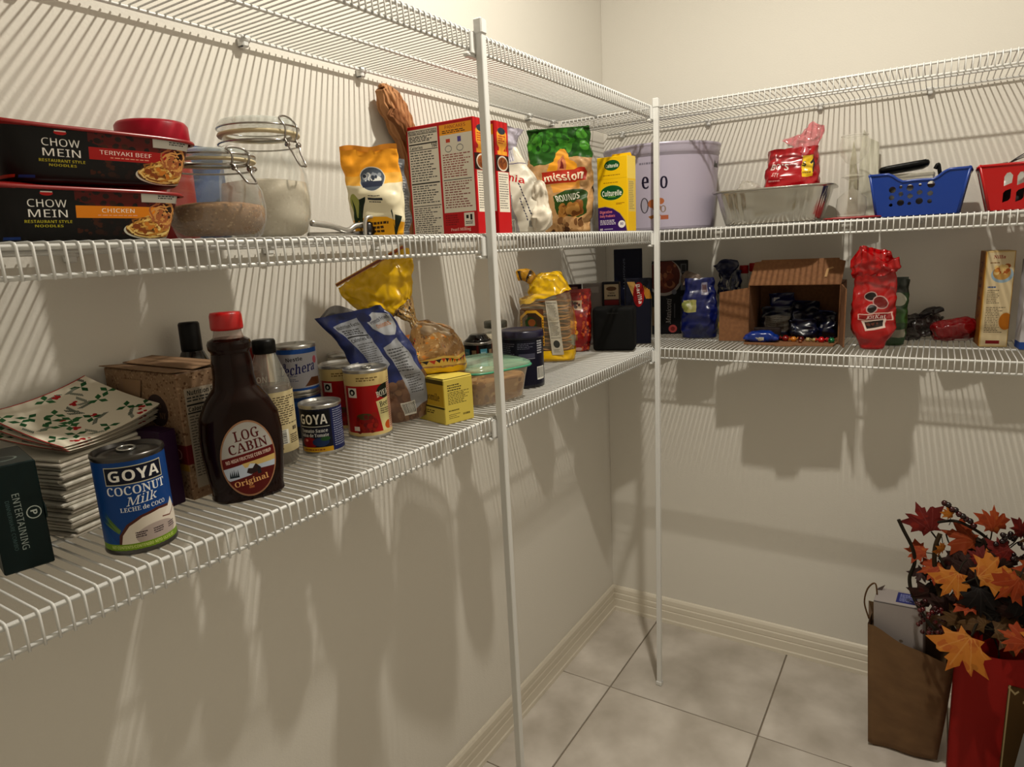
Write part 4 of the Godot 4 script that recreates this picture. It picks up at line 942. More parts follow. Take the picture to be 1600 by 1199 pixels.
func low_left():
	# dark green box of party tableware
	var w := 0.043
	var h := 0.112
	var d := 0.085
	var t := thing("tableware_box", "dark green box lettered entertaining, standing beside the napkins", "box", Vector3(0.158, L0, 1.869), deg_to_rad(78))
	var cv := box_canvas(w, h, d, 5200, Color(0.035, 0.105, 0.105))
	var R := box_rects(w, h, d)
	on(cv, R.f); cv.text("ENTERTAINING", 0.50, 0.54, 0.54, 0.15, Color(0.62, 0.66, 0.64), 1, 90); cv.text("DINNERWARE COMBO", 0.31, 0.56, 0.48, 0.08, Color(0.27, 0.36, 0.36), 1, 90)
	cv.ring(0.80, 0.48, 0.16, 0.062, 0.009, Color(0.72, 0.75, 0.72), Color(0.035, 0.105, 0.105)); cv.text("P", 0.80, 0.48, 0.045, 0.14, Color(0.72, 0.75, 0.72), 0, 90)
	on(cv, R.r); cv.ring(0.12, 0.5, 0.09, 0.062, 0.009, Color(0.6, 0.63, 0.6), Color(0.035, 0.105, 0.105)); cv.ring(0.88, 0.5, 0.09, 0.062, 0.009, Color(0.6, 0.63, 0.6), Color(0.035, 0.105, 0.105))
	cv.text("P", 0.88, 0.5, 0.045, 0.08, Color(0.6, 0.63, 0.6), 0, 90)
	on(cv, R.t); cv.ring(0.5, 0.65, 0.28, 0.13, 0.03, Color(0.4, 0.45, 0.43), Color(0.045, 0.12, 0.12))
	part("carton", carton(w, h, d, R, 0.0012), print_mat(cv, 0.4), t)
	part("tuck_flap", lathe([[0, 0], [0.009, 0], [0.009, 0.0012], [0, 0.0012]], 24), mat(Color(0.04, 0.12, 0.12), 0.4), t, Vector3(0.0215, 0.056, 0.036), Vector3(0, 0, -PI / 2))
	# stack of paper napkins, each folded napkin a sheet of its own
	t = thing("napkin_stack", "tall stack of white folded paper napkins behind coconut milk can", "napkins", Vector3(0.084, L0, 1.772), deg_to_rad(103))
	var paper := mat(Color(0.82, 0.80, 0.75), 0.9)
	var paper2 := mat(Color(0.76, 0.73, 0.68), 0.9)
	var g := RandomNumberGenerator.new(); g.seed = 5
	var sheet := carton(0.124, 0.0042, 0.124, {}, 0.0012)
	for i in 20:
		var sag := 0.0 if i < 12 else 0.03 * (i - 11) / 9.0
		var n := part("napkin", sheet, paper if i % 3 else paper2, t, Vector3(g.randf_range(-0.0035, 0.0035), 0.0047 * i, g.randf_range(-0.0035, 0.0035)), Vector3(0, g.randf_range(-0.03, 0.03), sag))
		n.scale = Vector3(1, 1, 1)
	# printed napkins on top, slanting
	cv = canvas(640, 640, Color(0.84, 0.81, 0.74))
	g.seed = 9
	for i in 46:
		var c: Color = [Color(0.10, 0.30, 0.16), Color(0.62, 0.08, 0.10), Color(0.45, 0.47, 0.42), Color(0.16, 0.36, 0.20), Color(0.35, 0.38, 0.34)][i % 5]
		var x := g.randf_range(0.05, 0.95)
		var y := g.randf_range(0.05, 0.95)
		if i % 5 == 1: cv.blobs(5, x - 0.03, y - 0.02, 0.07, 0.05, 0.012, 0.022, [c], i)
		elif i % 5 == 2 or i % 5 == 4:
			var a := g.randf() * TAU
			for k in 7: cv.stroke([[x + 0.018 * k * cos(a), y + 0.018 * k * sin(a)], [x + 0.018 * k * cos(a) + 0.035 * cos(a + 0.8), y + 0.018 * k * sin(a) + 0.035 * sin(a + 0.8)]], 0.012, c)
		else: maple(cv, x, y, 0.10, c, g.randf() * TAU)
	cv.rect(0, 0, 1, 0.012, Color(0.62, 0.1, 0.1)); cv.rect(0, 0, 0.012, 1, Color(0.62, 0.1, 0.1))
	var pm := print_mat(cv, 0.85)
	for k in 3:
		t = thing("printed_napkin", ["holly printed paper napkin lying directly on the white stack", "holly printed paper napkin between two others on the stack", "holly printed paper napkin, topmost, tilted up off the stack"][k], "napkin", Vector3(0.080, L0 + 0.104 + 0.007 * k, 1.764 - 0.003 * k), deg_to_rad(107 - 3 * k), "holly printed napkins")
		t.rotation = Vector3(0.06 + 0.04 * k, deg_to_rad(107 - 3 * k), 0.05 + 0.05 * k)
		var bend := 0.010 + 0.003 * k
		part("sheet", surf(16, 16, func(u, v): return Vector3((u - 0.5) * 0.132, bend * (pow(u * 2 - 1, 2) * 0.4 + pow(v, 2)), (0.5 - v) * 0.132)), pm, t)
		part("under_layer", surf(16, 16, func(u, v): return Vector3((u - 0.5) * 0.129, bend * (pow(u * 2 - 1, 2) * 0.4 + pow(v, 2)) - 0.003, (0.5 - v) * 0.129)), mat(Color(0.80, 0.76, 0.70), 0.9), t)
	# coconut milk can
	cv = canvas(1400, 640, Color(0.05, 0.23, 0.48))
	for q in 2:
		var o := 0.0 if q == 0 else -0.5
		cv.frame(o + 0.30, 0, 0.40, 1)
		cv.poly([[0.0, 0.65], [0.10, 0.78], [0.2, 0.92], [0.0, 0.92]], Color(0.05, 0.27, 0.52))
		for k in 7: cv.poly([[0.24, 0.80], [0.02 + 0.02 * k, 0.55 + 0.035 * absf(k - 3)], [0.27, 0.76]], Color(0.22, 0.36, 0.16) if k % 2 else Color(0.36, 0.47, 0.2))
		cv.poly([[0.22, 0.93], [0.24, 0.82], [0.34, 0.70], [0.5, 0.62], [0.7, 0.58], [0.95, 0.60], [1.1, 0.7], [1.12, 0.93]], Color(0.30, 0.14, 0.10)); cv.poly([[0.25, 0.93], [0.28, 0.82], [0.37, 0.72], [0.52, 0.645], [0.72, 0.61], [0.95, 0.63], [1.07, 0.72], [1.09, 0.93]], Color(0.83, 0.79, 0.74))
		cv.ell(0.68, 0.86, 0.26, 0.12, Color(0.66, 0.60, 0.58)); cv.poly([[0.78, 0.70], [0.95, 0.54], [1.0, 0.66], [0.9, 0.72]], Color(0.86, 0.83, 0.79)); cv.stroke([[0.76, 0.71], [0.88, 0.73], [1.0, 0.66]], 0.012, Color(0.38, 0.14, 0.1))
		cv.rect(0.18, 0.06, 0.67, 0.20, Color(0.75, 0.72, 0.6)); cv.rect(0.19, 0.068, 0.65, 0.18, Color(0.025, 0.04, 0.12)); cv.text("GOYA", 0.515, 0.158, 0.58, 0.12, Color(0.90, 0.89, 0.86), 0)
		cv.text("COCONUT", 0.52, 0.325, 0.68, 0.095, Color(0.88, 0.88, 0.88), 2); cv.text("Milk", 0.56, 0.435, 0.34, 0.10, Color(0.88, 0.88, 0.88), 3, -4, 0.35); cv.text("LECHE de COCO", 0.56, 0.535, 0.52, 0.05, Color(0.86, 0.86, 0.86), 2)
		for k in 3: cv.words(0.42 + 0.2 * k, 0.80, 0.13, 0.07, 3, Color(0.16, 0.10, 0.14), 20 + k)
		cv.frame(o + 0.25, 0, 0.5, 1); cv.rect(0, 0.92, 1, 0.08, Color(0.42, 0.55, 0.10)); cv.text("NET CONTENTS/CONTENIDO NETO 13.5 FL OZ", 0.5, 0.955, 0.62, 0.035, Color(0.78, 0.82, 0.5), 0)
	var c2 = can("coconut_milk_can", "blue coconut milk can at the front edge of lowest shelf", Vector3(0.243, L0, 1.786), face(0.243, 1.786, 3), 0.0355, 0.108, cv, "food cans", Color(0.30, 0.29, 0.28))
	pull_tab(c2[1], 0.0355, 0.108)
	# purple carton peeking out behind the napkins
	t = thing("purple_carton", "small purple carton with red disc tucked behind the napkins", "box", Vector3(0.150, L0, 1.7025), deg_to_rad(4))
	w = 0.046; h = 0.098; d = 0.022
	cv = box_canvas(w, h, d, 3000, Color(0.16, 0.06, 0.17)); R = box_rects(w, h, d)
	on(cv, R.f); cv.ell(0.62, 0.30, 0.26, 0.15, Color(0.55, 0.08, 0.08)); cv.text("PIC", 0.62, 0.28, 0.26, 0.05, Color(0.75, 0.5, 0.4), 0)
	part("carton", carton(w, h, d, R), print_mat(cv, 0.45), t)
	# speckled cracker box with open flaps
	w = 0.17; h = 0.165; d = 0.07
	t = thing("cracker_box", "large brown speckled cracker box with its top flaps open", "box", Vector3(0.093, L0, 1.648), 0.0)
	cv = box_canvas(w, h, d, 4000, Color(0.52, 0.41, 0.31)); R = box_rects(w, h, d)
	cv.blobs(2600, 0, 0, 1, 1, 0.003, 0.008, [Color(0.40, 0.29, 0.20), Color(0.62, 0.51, 0.40), Color(0.34, 0.23, 0.15), Color(0.57, 0.46, 0.36)], 6)
	on(cv, R.f); cv.ell(0.70, 0.30, 0.14, 0.13, Color(0.16, 0.10, 0.10)); cv.words(0.61, 0.25, 0.18, 0.05, 1, Color(0.36, 0.27, 0.2), 3); cv.text("NY", 0.76, 0.34, 0.08, 0.05, Color(0.42, 0.32, 0.24), 0); cv.rect(0, 0.56, 1, 0.155, Color(0.36, 0.05, 0.06)); cv.text("ED", 0.86, 0.64, 0.16, 0.085, Color(0.66, 0.50, 0.46), 1); cv.rect(0, 0.715, 1, 0.055, Color(0.56, 0.40, 0.10))
	on(cv, R.r); cv.rect(0.10, 0.12, 0.9, 0.80, Color(0.62, 0.57, 0.50)); cv.text("Nutrition Facts", 0.52, 0.155, 0.72, 0.04, Color(0.06, 0.06, 0.06), 0); cv.words(0.14, 0.19, 0.7, 0.045, 2, Color(0.2, 0.2, 0.2), 3); cv.rect(0.12, 0.245, 0.86, 0.014, Color(0.07, 0.07, 0.07)); cv.text("Calories", 0.34, 0.285, 0.40, 0.035, Color(0.06, 0.06, 0.06), 0); cv.rect(0.12, 0.31, 0.86, 0.01, Color(0.07, 0.07, 0.07)); cv.words(0.14, 0.34, 0.75, 0.50, 22, Color(0.28, 0.26, 0.24), 5, 0.35)
	cv.rect(0.0, 0.56, 0.1, 0.155, Color(0.36, 0.05, 0.06))
	var pm2 := print_mat(cv, 0.6)
	part("carton", carton(w, h, d, R), pm2, t)
	var kraft := mat(Color(0.52, 0.41, 0.31), 0.8)
	part("top_flap", carton(w * 0.98, 0.0012, d * 0.62, {}, 0.0004), kraft, t, Vector3(0, h + 0.0005, 0.020), Vector3(-0.10, 0, 0))
	part("top_flap", carton(w * 0.98, 0.0012, d * 0.62, {}, 0.0004), kraft, t, Vector3(0.0, h + 0.0035, -0.012), Vector3(0.08, 0, 0))
	part("tuck_flap", slab([[-0.022, 0.0], [0.022, 0.0], [0.016, -0.022], [-0.02, -0.022]], 0, 0.001), kraft, t, Vector3(-0.015, h - 0.012, d / 2 + 0.0006), Vector3(-0.06, 0, 0))
	# syrup bottle: flattened body, long grip neck
	t = thing("syrup_bottle", "brown syrup bottle with red cap and oval cabin label", "bottle", Vector3(0.2265, L0, 1.636), deg_to_rad(66))
	var syrup := StandardMaterial3D.new(); syrup.albedo_color = Color(0.10, 0.030, 0.015); syrup.roughness = 0.14; syrup.metallic_specular = 0.3
	# outline stations of the bottle: half width, height, half depth, and the exponent of the rounded-rectangle section
	var prof := [[0, 0.002, 0.0000, 0.72], [0.041, 0, 0.0230, 0.72], [0.0445, 0.004, 0.0249, 0.72], [0.0435, 0.012, 0.0244, 0.72], [0.046, 0.03, 0.0258, 0.72], [0.049, 0.06, 0.0274, 0.72], [0.0495, 0.085, 0.0277, 0.72], [0.047, 0.108, 0.0275, 0.74], [0.037, 0.13, 0.0300, 0.90], [0.0265, 0.145, 0.0255, 0.99], [0.0245, 0.158, 0.0245, 1.00], [0.024, 0.176, 0.0240, 1.00], [0.0225, 0.188, 0.0225, 1.00], [0.0255, 0.193, 0.0255, 1.00], [0.026, 0.199, 0.0260, 1.00], [0.0245, 0.203, 0.0245, 1.00], [0.019, 0.206, 0.0190, 1.00]]
	var body := func(u, v):
		var x: float = v * (prof.size() - 1)
		var k := mini(int(x), prof.size() - 2)
		var p := []
		for i in 4: p.append(lerpf(prof[k][i], prof[k + 1][i], x - k))
		var c := cos(u * TAU)
		var s := sin(u * TAU)
		return Vector3(signf(c) * pow(absf(c), p[3]) * p[0], p[1], signf(s) * pow(absf(s), p[3]) * p[2])
	part("body", surf(64, 96, body, null, false), syrup, t)
	part("clear_neck", lathe([[0.019, 0.205], [0.0175, 0.208], [0.0165, 0.213], [0.0165, 0.222]], 32), clear_mat(Color(0.62, 0.5, 0.45), 0.45, 0.06), t)
	part("cap", lathe([[0.0165, 0.216], [0.0185, 0.2165], [0.0192, 0.219], [0.0188, 0.234], [0.0175, 0.2375], [0, 0.238]], 40), mat(Color(0.68, 0.03, 0.04), 0.3), t)
	cv = canvas(420, 640, Color(0.33, 0.06, 0.05))
	cv.poly([[0, 0], [1, 0], [1, 0.40], [0, 0.46]], Color(0.66, 0.65, 0.63)); cv.text("LOG", 0.50, 0.165, 0.48, 0.14, Color(0.30, 0.04, 0.05), 2, -6); cv.text("CABIN", 0.51, 0.325, 0.74, 0.13, Color(0.30, 0.04, 0.05), 2, -7)
	cv.poly([[0, 0.46], [1, 0.37], [1, 0.50], [0, 0.60]], Color(0.36, 0.05, 0.05)); cv.text("NO HIGH FRUCTOSE CORN SYRUP", 0.50, 0.475, 0.88, 0.05, Color(0.85, 0.78, 0.72), 0, -8)
	cv.poly([[0, 0.60], [1, 0.50], [1, 0.66], [0.62, 0.66], [0.5, 0.73], [0.2, 0.76], [0.1, 0.77], [0, 0.7]], Color(0.70, 0.74, 0.80)); cv.poly([[0.35, 0.56], [1, 0.50], [1, 0.58], [0.4, 0.62]], Color(0.78, 0.66, 0.4)); cv.poly([[0.42, 0.69], [0.46, 0.62], [0.52, 0.57], [0.62, 0.59], [0.7, 0.65], [0.68, 0.69], [0.5, 0.72]], Color(0.16, 0.10, 0.10)); cv.poly([[0.44, 0.63], [0.5, 0.57], [0.6, 0.585], [0.54, 0.64]], Color(0.75, 0.78, 0.82))
	for k in 7: cv.poly([[0.10 + 0.035 * k + (0.35 if k > 4 else 0.0), 0.73], [0.12 + 0.035 * k + (0.35 if k > 4 else 0.0), 0.63 - 0.01 * (k % 3)], [0.14 + 0.035 * k + (0.35 if k > 4 else 0.0), 0.73]], Color(0.06, 0.12, 0.14))
	cv.text("Original", 0.50, 0.815, 0.66, 0.105, Color(0.86, 0.66, 0.42), 2, -7); cv.rect(0.43, 0.88, 0.1, 0.03, Color(0.6, 0.36, 0.2))
	var lab := func(k, lift):
		return func(u, v):
			var a: float = u * TAU
			var rx: float = 0.0315 * v * k
			var ry: float = 0.047 * v * k
			var x := cos(a) * rx
			var y := 0.056 + sin(a) * ry
			var rr := 0.049
			var sn := pow(maxf(0.0, 1.0 - pow(absf(x) / rr, 2.0 / 0.72)), 0.72 / 2.0)
			return Vector3(x, y, sn * rr * (0.56 + 0.02 * maxf(0.0, y - 0.09) / 0.013) * (1.0 - 0.02 * pow((y - 0.06) / 0.05, 2)) + lift)
	part("label_border", surf(56, 6, lab.call(1.05, 0.0012), null, true), mat(Color(0.62, 0.45, 0.33), 0.45), t)
	part("label", surf(56, 6, lab.call(1.0, 0.0017), func(_u, _v, p): return Vector2(0.5 + p.x / 0.063, 0.5 - (p.y - 0.056) / 0.094), true), print_mat(cv, 0.45), t)
	# tall dark bottle behind, only its black lid shows
	t = thing("dark_bottle", "dark bottle with plain black lid behind the cracker box", "bottle", Vector3(0.042, L0, 1.572), 0.5)
	part("body", lathe([[0, 0], [0.022, 0], [0.024, 0.004], [0.024, 0.15], [0.016, 0.17], [0.0125, 0.175], [0.0125, 0.185]], 28), mat(Color(0.07, 0.04, 0.03), 0.15), t)
	part("lid", lathe([[0.0130, 0.172], [0.0145, 0.1725], [0.0148, 0.176], [0.0145, 0.212], [0.013, 0.2145], [0, 0.215]], 28), mat(Color(0.02, 0.02, 0.022), 0.4), t)
	# red carton between the bottles
	w = 0.04; h = 0.172; d = 0.035
	t = thing("red_carton", "narrow red carton with white lettering between the two bottles", "box", Vector3(0.092, L0, 1.502), face(0.092, 1.502, -14))
	cv = box_canvas(w, h, d, 3600, Color(0.42, 0.08, 0.06)); R = box_rects(w, h, d)
	on(cv, R.f); cv.text("ON", 0.72, 0.30, 0.4, 0.055, Color(0.84, 0.78, 0.74), 0); cv.text("L", 0.4, 0.30, 0.12, 0.055, Color(0.84, 0.78, 0.74), 0); cv.words(0.3, 0.36, 0.6, 0.05, 2, Color(0.7, 0.55, 0.5), 3); cv.ring(0.5, 0.19, 0.25, 0.05, 0.006, Color(0.6, 0.3, 0.26), Color(0.42, 0.08, 0.06))
	on(cv, R.r); cv.rect(0, 0, 1, 1, Color(0.72, 0.66, 0.56))
	on(cv, R.t); cv.rect(0, 0, 1, 1, Color(0.72, 0.62, 0.5))
	part("carton", carton(w, h, d, R), print_mat(cv, 0.5), t)
	# sauce bottle with cream label
	t = thing("sauce_bottle", "clear glass bottle of brown sauce with cream label, black cap", "bottle", Vector3(0.150, L0, 1.529), face(0.150, 1.529, 28))
	part("glass", lathe([[0, 0.002], [0.029, 0], [0.032, 0.004], [0.032, 0.105], [0.029, 0.125], [0.020, 0.150], [0.0145, 0.165], [0.0135, 0.172]], 44), clear_mat(Color(0.70, 0.70, 0.64), 0.22, 0.04), t)
	part("sauce", lathe([[0, 0.004], [0.028, 0.003], [0.0308, 0.006], [0.0308, 0.105], [0.029, 0.118], [0, 0.118]], 40), mat(Color(0.20, 0.065, 0.035), 0.15), t)
	part("cap", lathe([[0.0145, 0.166], [0.0165, 0.1665], [0.0165, 0.183], [0.015, 0.186], [0, 0.186]], 32), mat(Color(0.02, 0.02, 0.02), 0.4), t)
	cv = canvas(640, 380, Color(0.76, 0.70, 0.54))
	cv.frame(0.35, 0, 0.3, 1); cv.words(0.05, 0.08, 0.9, 0.48, 13, Color(0.26, 0.2, 0.14), 4, 0.45); cv.barcode(0.08, 0.62, 0.5, 0.24, 5, false); cv.words(0.72, 0.60, 0.16, 0.06, 1, Color(0.15, 0.1, 0.08), 9, 1.0); cv.words(0.62, 0.72, 0.34, 0.16, 5, Color(0.2, 0.15, 0.1), 7); cv.words(0.1, 0.92, 0.4, 0.04, 1, Color(0.2, 0.15, 0.1), 7)
	part("label", lathe([[0.0324, 0.022], [0.0324, 0.112]], 44), print_mat(cv, 0.55), t)
	# condensed milk can on top of a blue can
	cv = canvas(1000, 380, Color(0.08, 0.2, 0.42))
	var cv2 := canvas(1000, 380, Color(0.62, 0.62, 0.66))
	for o in [0.3, -0.2, 0.8]:
		cv2.frame(o, 0, 0.42, 1); cv2.rect(0, 0, 1, 0.12, Color(0.10, 0.27, 0.55)); cv2.text("La", 0.22, 0.38, 0.16, 0.16, Color(0.07, 0.09, 0.33), 2, -6, 0.2); cv2.text("Lechera", 0.50, 0.47, 0.72, 0.24, Color(0.07, 0.09, 0.33), 2, -8, 0.25); cv2.text("Nestle", 0.45, 0.24, 0.3, 0.09, Color(0.10, 0.10, 0.12), 0, -4); cv2.ell(0.88, 0.30, 0.06, 0.09, Color(0.66, 0.3, 0.36)); cv2.words(0.06, 0.62, 0.45, 0.16, 4, Color(0.4, 0.42, 0.5), 5); cv2.poly([[0.6, 0.9], [0.75, 0.70], [0.98, 0.72], [1.0, 0.9]], Color(0.36, 0.2, 0.12)); cv2.rect(0, 0.93, 1, 0.07, Color(0.10, 0.27, 0.55))
	cv.rect(0, 0.1, 1, 0.12, Color(0.16, 0.33, 0.58)); cv.rect(0, 0.7, 1, 0.3, Color(0.10, 0.12, 0.16))
	can("condensed_milk_can", "dark blue can beneath the white condensed milk can", Vector3(0.072, L0, 1.411), 0.6, 0.034, 0.080, cv)
	can("condensed_milk_can", "white and blue condensed milk can stacked upon a blue can", Vector3(0.074, L0 + 0.0803, 1.413), face(0.074, 1.413, -2), 0.034, 0.080, cv2)
	# tomato sauce can
	cv = canvas(1100, 380, Color(0.05, 0.06, 0.14))
	for o in [0.27, -0.23, 0.77]:
		cv.frame(o, 0, 0.46, 1); cv.rect(0.62, 0.02, 0.38, 0.98, Color(0.10, 0.13, 0.33)); cv.words(0.66, 0.06, 0.32, 0.86, 17, Color(0.62, 0.64, 0.74), 5, 0.4)
		cv.rect(0.04, 0.05, 0.56, 0.38, Color(0.02, 0.02, 0.05)); cv.text("GOYA", 0.31, 0.24, 0.50, 0.22, Color(0.9, 0.89, 0.86), 0); cv.rect(0.05, 0.40, 0.54, 0.014, Color(0.85, 0.84, 0.8)); cv.text("Tomato Sauce", 0.31, 0.50, 0.48, 0.08, Color(0.85, 0.85, 0.85), 2); cv.text("Salsa de Tomate", 0.31, 0.60, 0.50, 0.08, Color(0.85, 0.85, 0.85), 2)
		cv.ell(0.22, 0.77, 0.15, 0.12, Color(0.50, 0.05, 0.07)); cv.ell(0.42, 0.76, 0.14, 0.10, Color(0.10, 0.18, 0.34)); cv.ell(0.5, 0.69, 0.08, 0.05, Color(0.13, 0.3, 0.14)); cv.ell(0.17, 0.72, 0.03, 0.03, Color(0.8, 0.5, 0.45)); cv.rect(0.02, 0.88, 0.6, 0.12, Color(0.80, 0.60, 0.10)); cv.words(0.1, 0.92, 0.4, 0.05, 1, Color(0.5, 0.2, 0.05), 2)
	can("tomato_sauce_can", "short navy tomato sauce can before the milk cans", Vector3(0.166, L0, 1.453), face(0.166, 1.453, 6), 0.0325, 0.079, cv)
	# two ravioli cans, and a plain can behind them
	cv = canvas(1200, 560, Color(0.80, 0.71, 0.48))
	for o in [0.20, -0.30, 0.70]:
		cv.frame(o, 0, 0.50, 1); cv.rect(0.30, 0.20, 0.70, 0.74, Color(0.62, 0.05, 0.05)); cv.rect(0.0, 0.20, 0.30, 0.74, Color(0.76, 0.58, 0.48)); cv.words(0.02, 0.12, 0.24, 0.8, 24, Color(0.45, 0.3, 0.26), 5, 0.35); cv.words(0.52, 0.07, 0.40, 0.07, 2, Color(0.45, 0.36, 0.2), 7)
		cv.rect(0.36, 0.23, 0.15, 0.15, Color(0.84, 0.82, 0.78)); cv.ell(0.435, 0.30, 0.05, 0.05, Color(0.06, 0.06, 0.06)); cv.ell(0.435, 0.305, 0.02, 0.025, Color(0.84, 0.82, 0.78))
		cv.ell(0.98, 0.31, 0.18, 0.12, Color(0.06, 0.10, 0.06)); cv.text("BOYARDEE", 1.0, 0.32, 0.42, 0.09, Color(0.88, 0.86, 0.8), 2, -10); cv.poly([[0.78, 0.46], [1.06, 0.40], [1.06, 0.94], [0.86, 0.94]], Color(0.82, 0.78, 0.55)); cv.text("Beef", 0.93, 0.50, 0.2, 0.09, Color(0.1, 0.08, 0.06), 2, -8); cv.words(0.84, 0.58, 0.2, 0.1, 3, Color(0.35, 0.3, 0.2), 3)
		cv.ell(0.62, 0.80, 0.17, 0.14, Color(0.50, 0.04, 0.03)); cv.ell(0.60, 0.68, 0.12, 0.05, Color(0.28, 0.22, 0.08)); cv.blobs(24, 0.48, 0.66, 0.28, 0.26, 0.015, 0.04, [Color(0.62, 0.09, 0.05), Color(0.4, 0.05, 0.03), Color(0.55, 0.12, 0.04)], 4); cv.ell(0.98, 0.86, 0.08, 0.07, Color(0.72, 0.3, 0.08)); cv.rect(0.42, 0.84, 0.09, 0.07, Color(0.86, 0.8, 0.76))
	c2 = can("ravioli_can", "red and cream ravioli can leaning pouch rests behind", Vector3(0.170, L0, 1.353), face(0.170, 1.353, -12), 0.0370, 0.116, cv)
	pull_tab(c2[1], 0.0370, 0.116)
	c2[0].set_meta("label", "red and cream ravioli can in front of its twin")
	can("ravioli_can", "red and cream ravioli can half hidden behind its twin", Vector3(0.092, L0, 1.335), face(0.092, 1.335, -12), 0.0370, 0.116, cv)
	cv = canvas(256, 128, Color(0.55, 0.5, 0.42)); cv.rect(0, 0.0, 1, 0.3, Color(0.72, 0.69, 0.62))
	can("plain_can", "pale silver topped can at the wall behind ravioli cans", Vector3(0.042, L0, 1.272), 0.0, 0.0345, 0.122, cv)

# ---------------------------------------------------------------- lowest shelf, long wall, from the ravioli cans to the corner
func zigzag(cv, x0, y0, x1, y1, n: int, sz: float, c: Color):   # a printed band of small triangles
	for i in n:
		var k := float(i) / n
		var x := lerpf(x0, x1, k)
		var y := lerpf(y0, y1, k)
		cv.poly([[x - sz / 2, y - sz / 2], [x + sz / 2, y - sz / 2], [x, y + sz / 2]], c if i % 2 else Color(0.10, 0.07, 0.05))

func low_mid():
	# blue pouch of fried onions, leaning back on the cans
	var t := thing("onion_pouch", "blue pouch of fried onions leaning left against ravioli cans", "bag", Vector3(0.178, L0 + 0.004, 1.265), face(0.178, 1.265, 0))
	t.rotation = Vector3(-0.06, face(0.178, 1.265, 4), 0.14)
	var cv := canvas(560, 960, Color(0.05, 0.11, 0.33))
	cv.blobs(80, 0.0, 0.02, 1, 0.5, 0.01, 0.05, [Color(0.06, 0.13, 0.36), Color(0.045, 0.10, 0.30)], 3)
	cv.poly([[0, 0.72], [1, 0.60], [1, 1], [0, 1]], Color(0.40, 0.28, 0.20)); cv.blobs(90, 0.3, 0.68, 0.7, 0.3, 0.01, 0.04, [Color(0.45, 0.32, 0.23), Color(0.35, 0.24, 0.17), Color(0.50, 0.38, 0.27)], 5)
	cv.poly([[0.14, 0.10], [0.52, 0.06], [0.50, 0.30], [0.54, 0.50], [0.30, 0.62], [0.24, 0.34]], Color(0.56, 0.57, 0.60)); cv.text("Nutrition Facts", 0.33, 0.115, 0.32, 0.03, Color(0.05, 0.05, 0.06), 0, -5); cv.words(0.2, 0.15, 0.29, 0.06, 3, Color(0.15, 0.15, 0.17), 3); cv.rect(0.2, 0.215, 0.3, 0.012, Color(0.05, 0.05, 0.06)); cv.text("Calories 45", 0.36, 0.25, 0.28, 0.03, Color(0.05, 0.05, 0.06), 0, -5); cv.words(0.26, 0.29, 0.24, 0.26, 14, Color(0.25, 0.25, 0.27), 5, 0.35)
	cv.poly([[0.60, 0.09], [0.80, 0.04], [0.98, 0.09], [0.96, 0.20], [0.86, 0.27], [0.72, 0.25], [0.62, 0.18]], Color(0.62, 0.63, 0.65)); cv.ell(0.62, 0.07, 0.10, 0.045, Color(0.05, 0.09, 0.28)); cv.text("French Fried", 0.79, 0.115, 0.30, 0.035, Color(0.12, 0.12, 0.2), 0, -6); cv.text("Onions", 0.80, 0.165, 0.22, 0.04, Color(0.62, 0.36, 0.12), 0, -6)
	cv.poly([[0.58, 0.36], [0.86, 0.30], [0.92, 0.55], [0.96, 0.86], [0.66, 0.93], [0.62, 0.6]], Color(0.55, 0.56, 0.58)); cv.words(0.62, 0.38, 0.25, 0.22, 9, Color(0.15, 0.15, 0.17), 9, 0.4); cv.words(0.68, 0.62, 0.22, 0.16, 8, Color(0.25, 0.25, 0.27), 12, 0.4); cv.barcode(0.42, 0.84, 0.30, 0.11, 7)
	part("pouch", pouch(0.112, 0.218, 0.042, {"seed": 41, "crinkle": 0.004, "top": 0.06, "foot": 0.60, "pinch": 1.04, "belly": 0.3, "lean": Vector3(-0.058, -0.008, 0)}), print_mat(cv, 0.28), t)
	part("torn_top", surf(24, 3, func(u, v): return Vector3((u - 0.5) * 0.112 * (1 - 0.35 * v) - 0.057, 0.205 + v * 0.020 * (0.5 + 0.5 * sin(u * 5 + 0.6)), 0.003 * sin(u * 17) - 0.003)), mat(Color(0.45, 0.44, 0.44), 0.25, 0.6), t)
	# chamomile tea box
	var w := 0.065
	var h := 0.080
	var d := 0.135
	t = thing("tea_box", "small yellow tea box at the shelf edge below tostada bag", "box", Vector3(0.203, L0, 1.213), deg_to_rad(75))
	cv = box_canvas(w, h, d, 4600, Color(0.80, 0.72, 0.32))
	var R := box_rects(w, h, d)
	on(cv, R.f)
	for i in 3: cv.words(0.12, 0.12 + 0.055 * i, 0.5, 0.03, 1, Color(0.22, 0.19, 0.08), 3 + i, 0.9)
	cv.words(0.12, 0.29, 0.75, 0.30, 8, Color(0.25, 0.22, 0.10), 9, 0.4); cv.words(0.12, 0.70, 0.4, 0.03, 1, Color(0.3, 0.26, 0.1), 5, 0.9); cv.words(0.12, 0.80, 0.4, 0.12, 3, Color(0.25, 0.22, 0.10), 6, 0.35); cv.words(0.62, 0.82, 0.26, 0.05, 1, Color(0.35, 0.3, 0.12), 11, 0.9)
	on(cv, R.r); cv.rect(0, 0, 1, 0.10, Color(0.30, 0.25, 0.06)); cv.rect(0, 0.1, 1, 0.5, Color(0.74, 0.60, 0.16)); cv.text("Chamomile", 0.40, 0.40, 0.52, 0.16, Color(0.25, 0.17, 0.04), 2); cv.text("Chamomile", 0.60, 0.40, 0.52, 0.16, Color(0.25, 0.17, 0.04), 2); cv.rect(0, 0.62, 1, 0.04, Color(0.22, 0.19, 0.07)); cv.words(0.3, 0.72, 0.5, 0.1, 2, Color(0.35, 0.3, 0.12), 4)
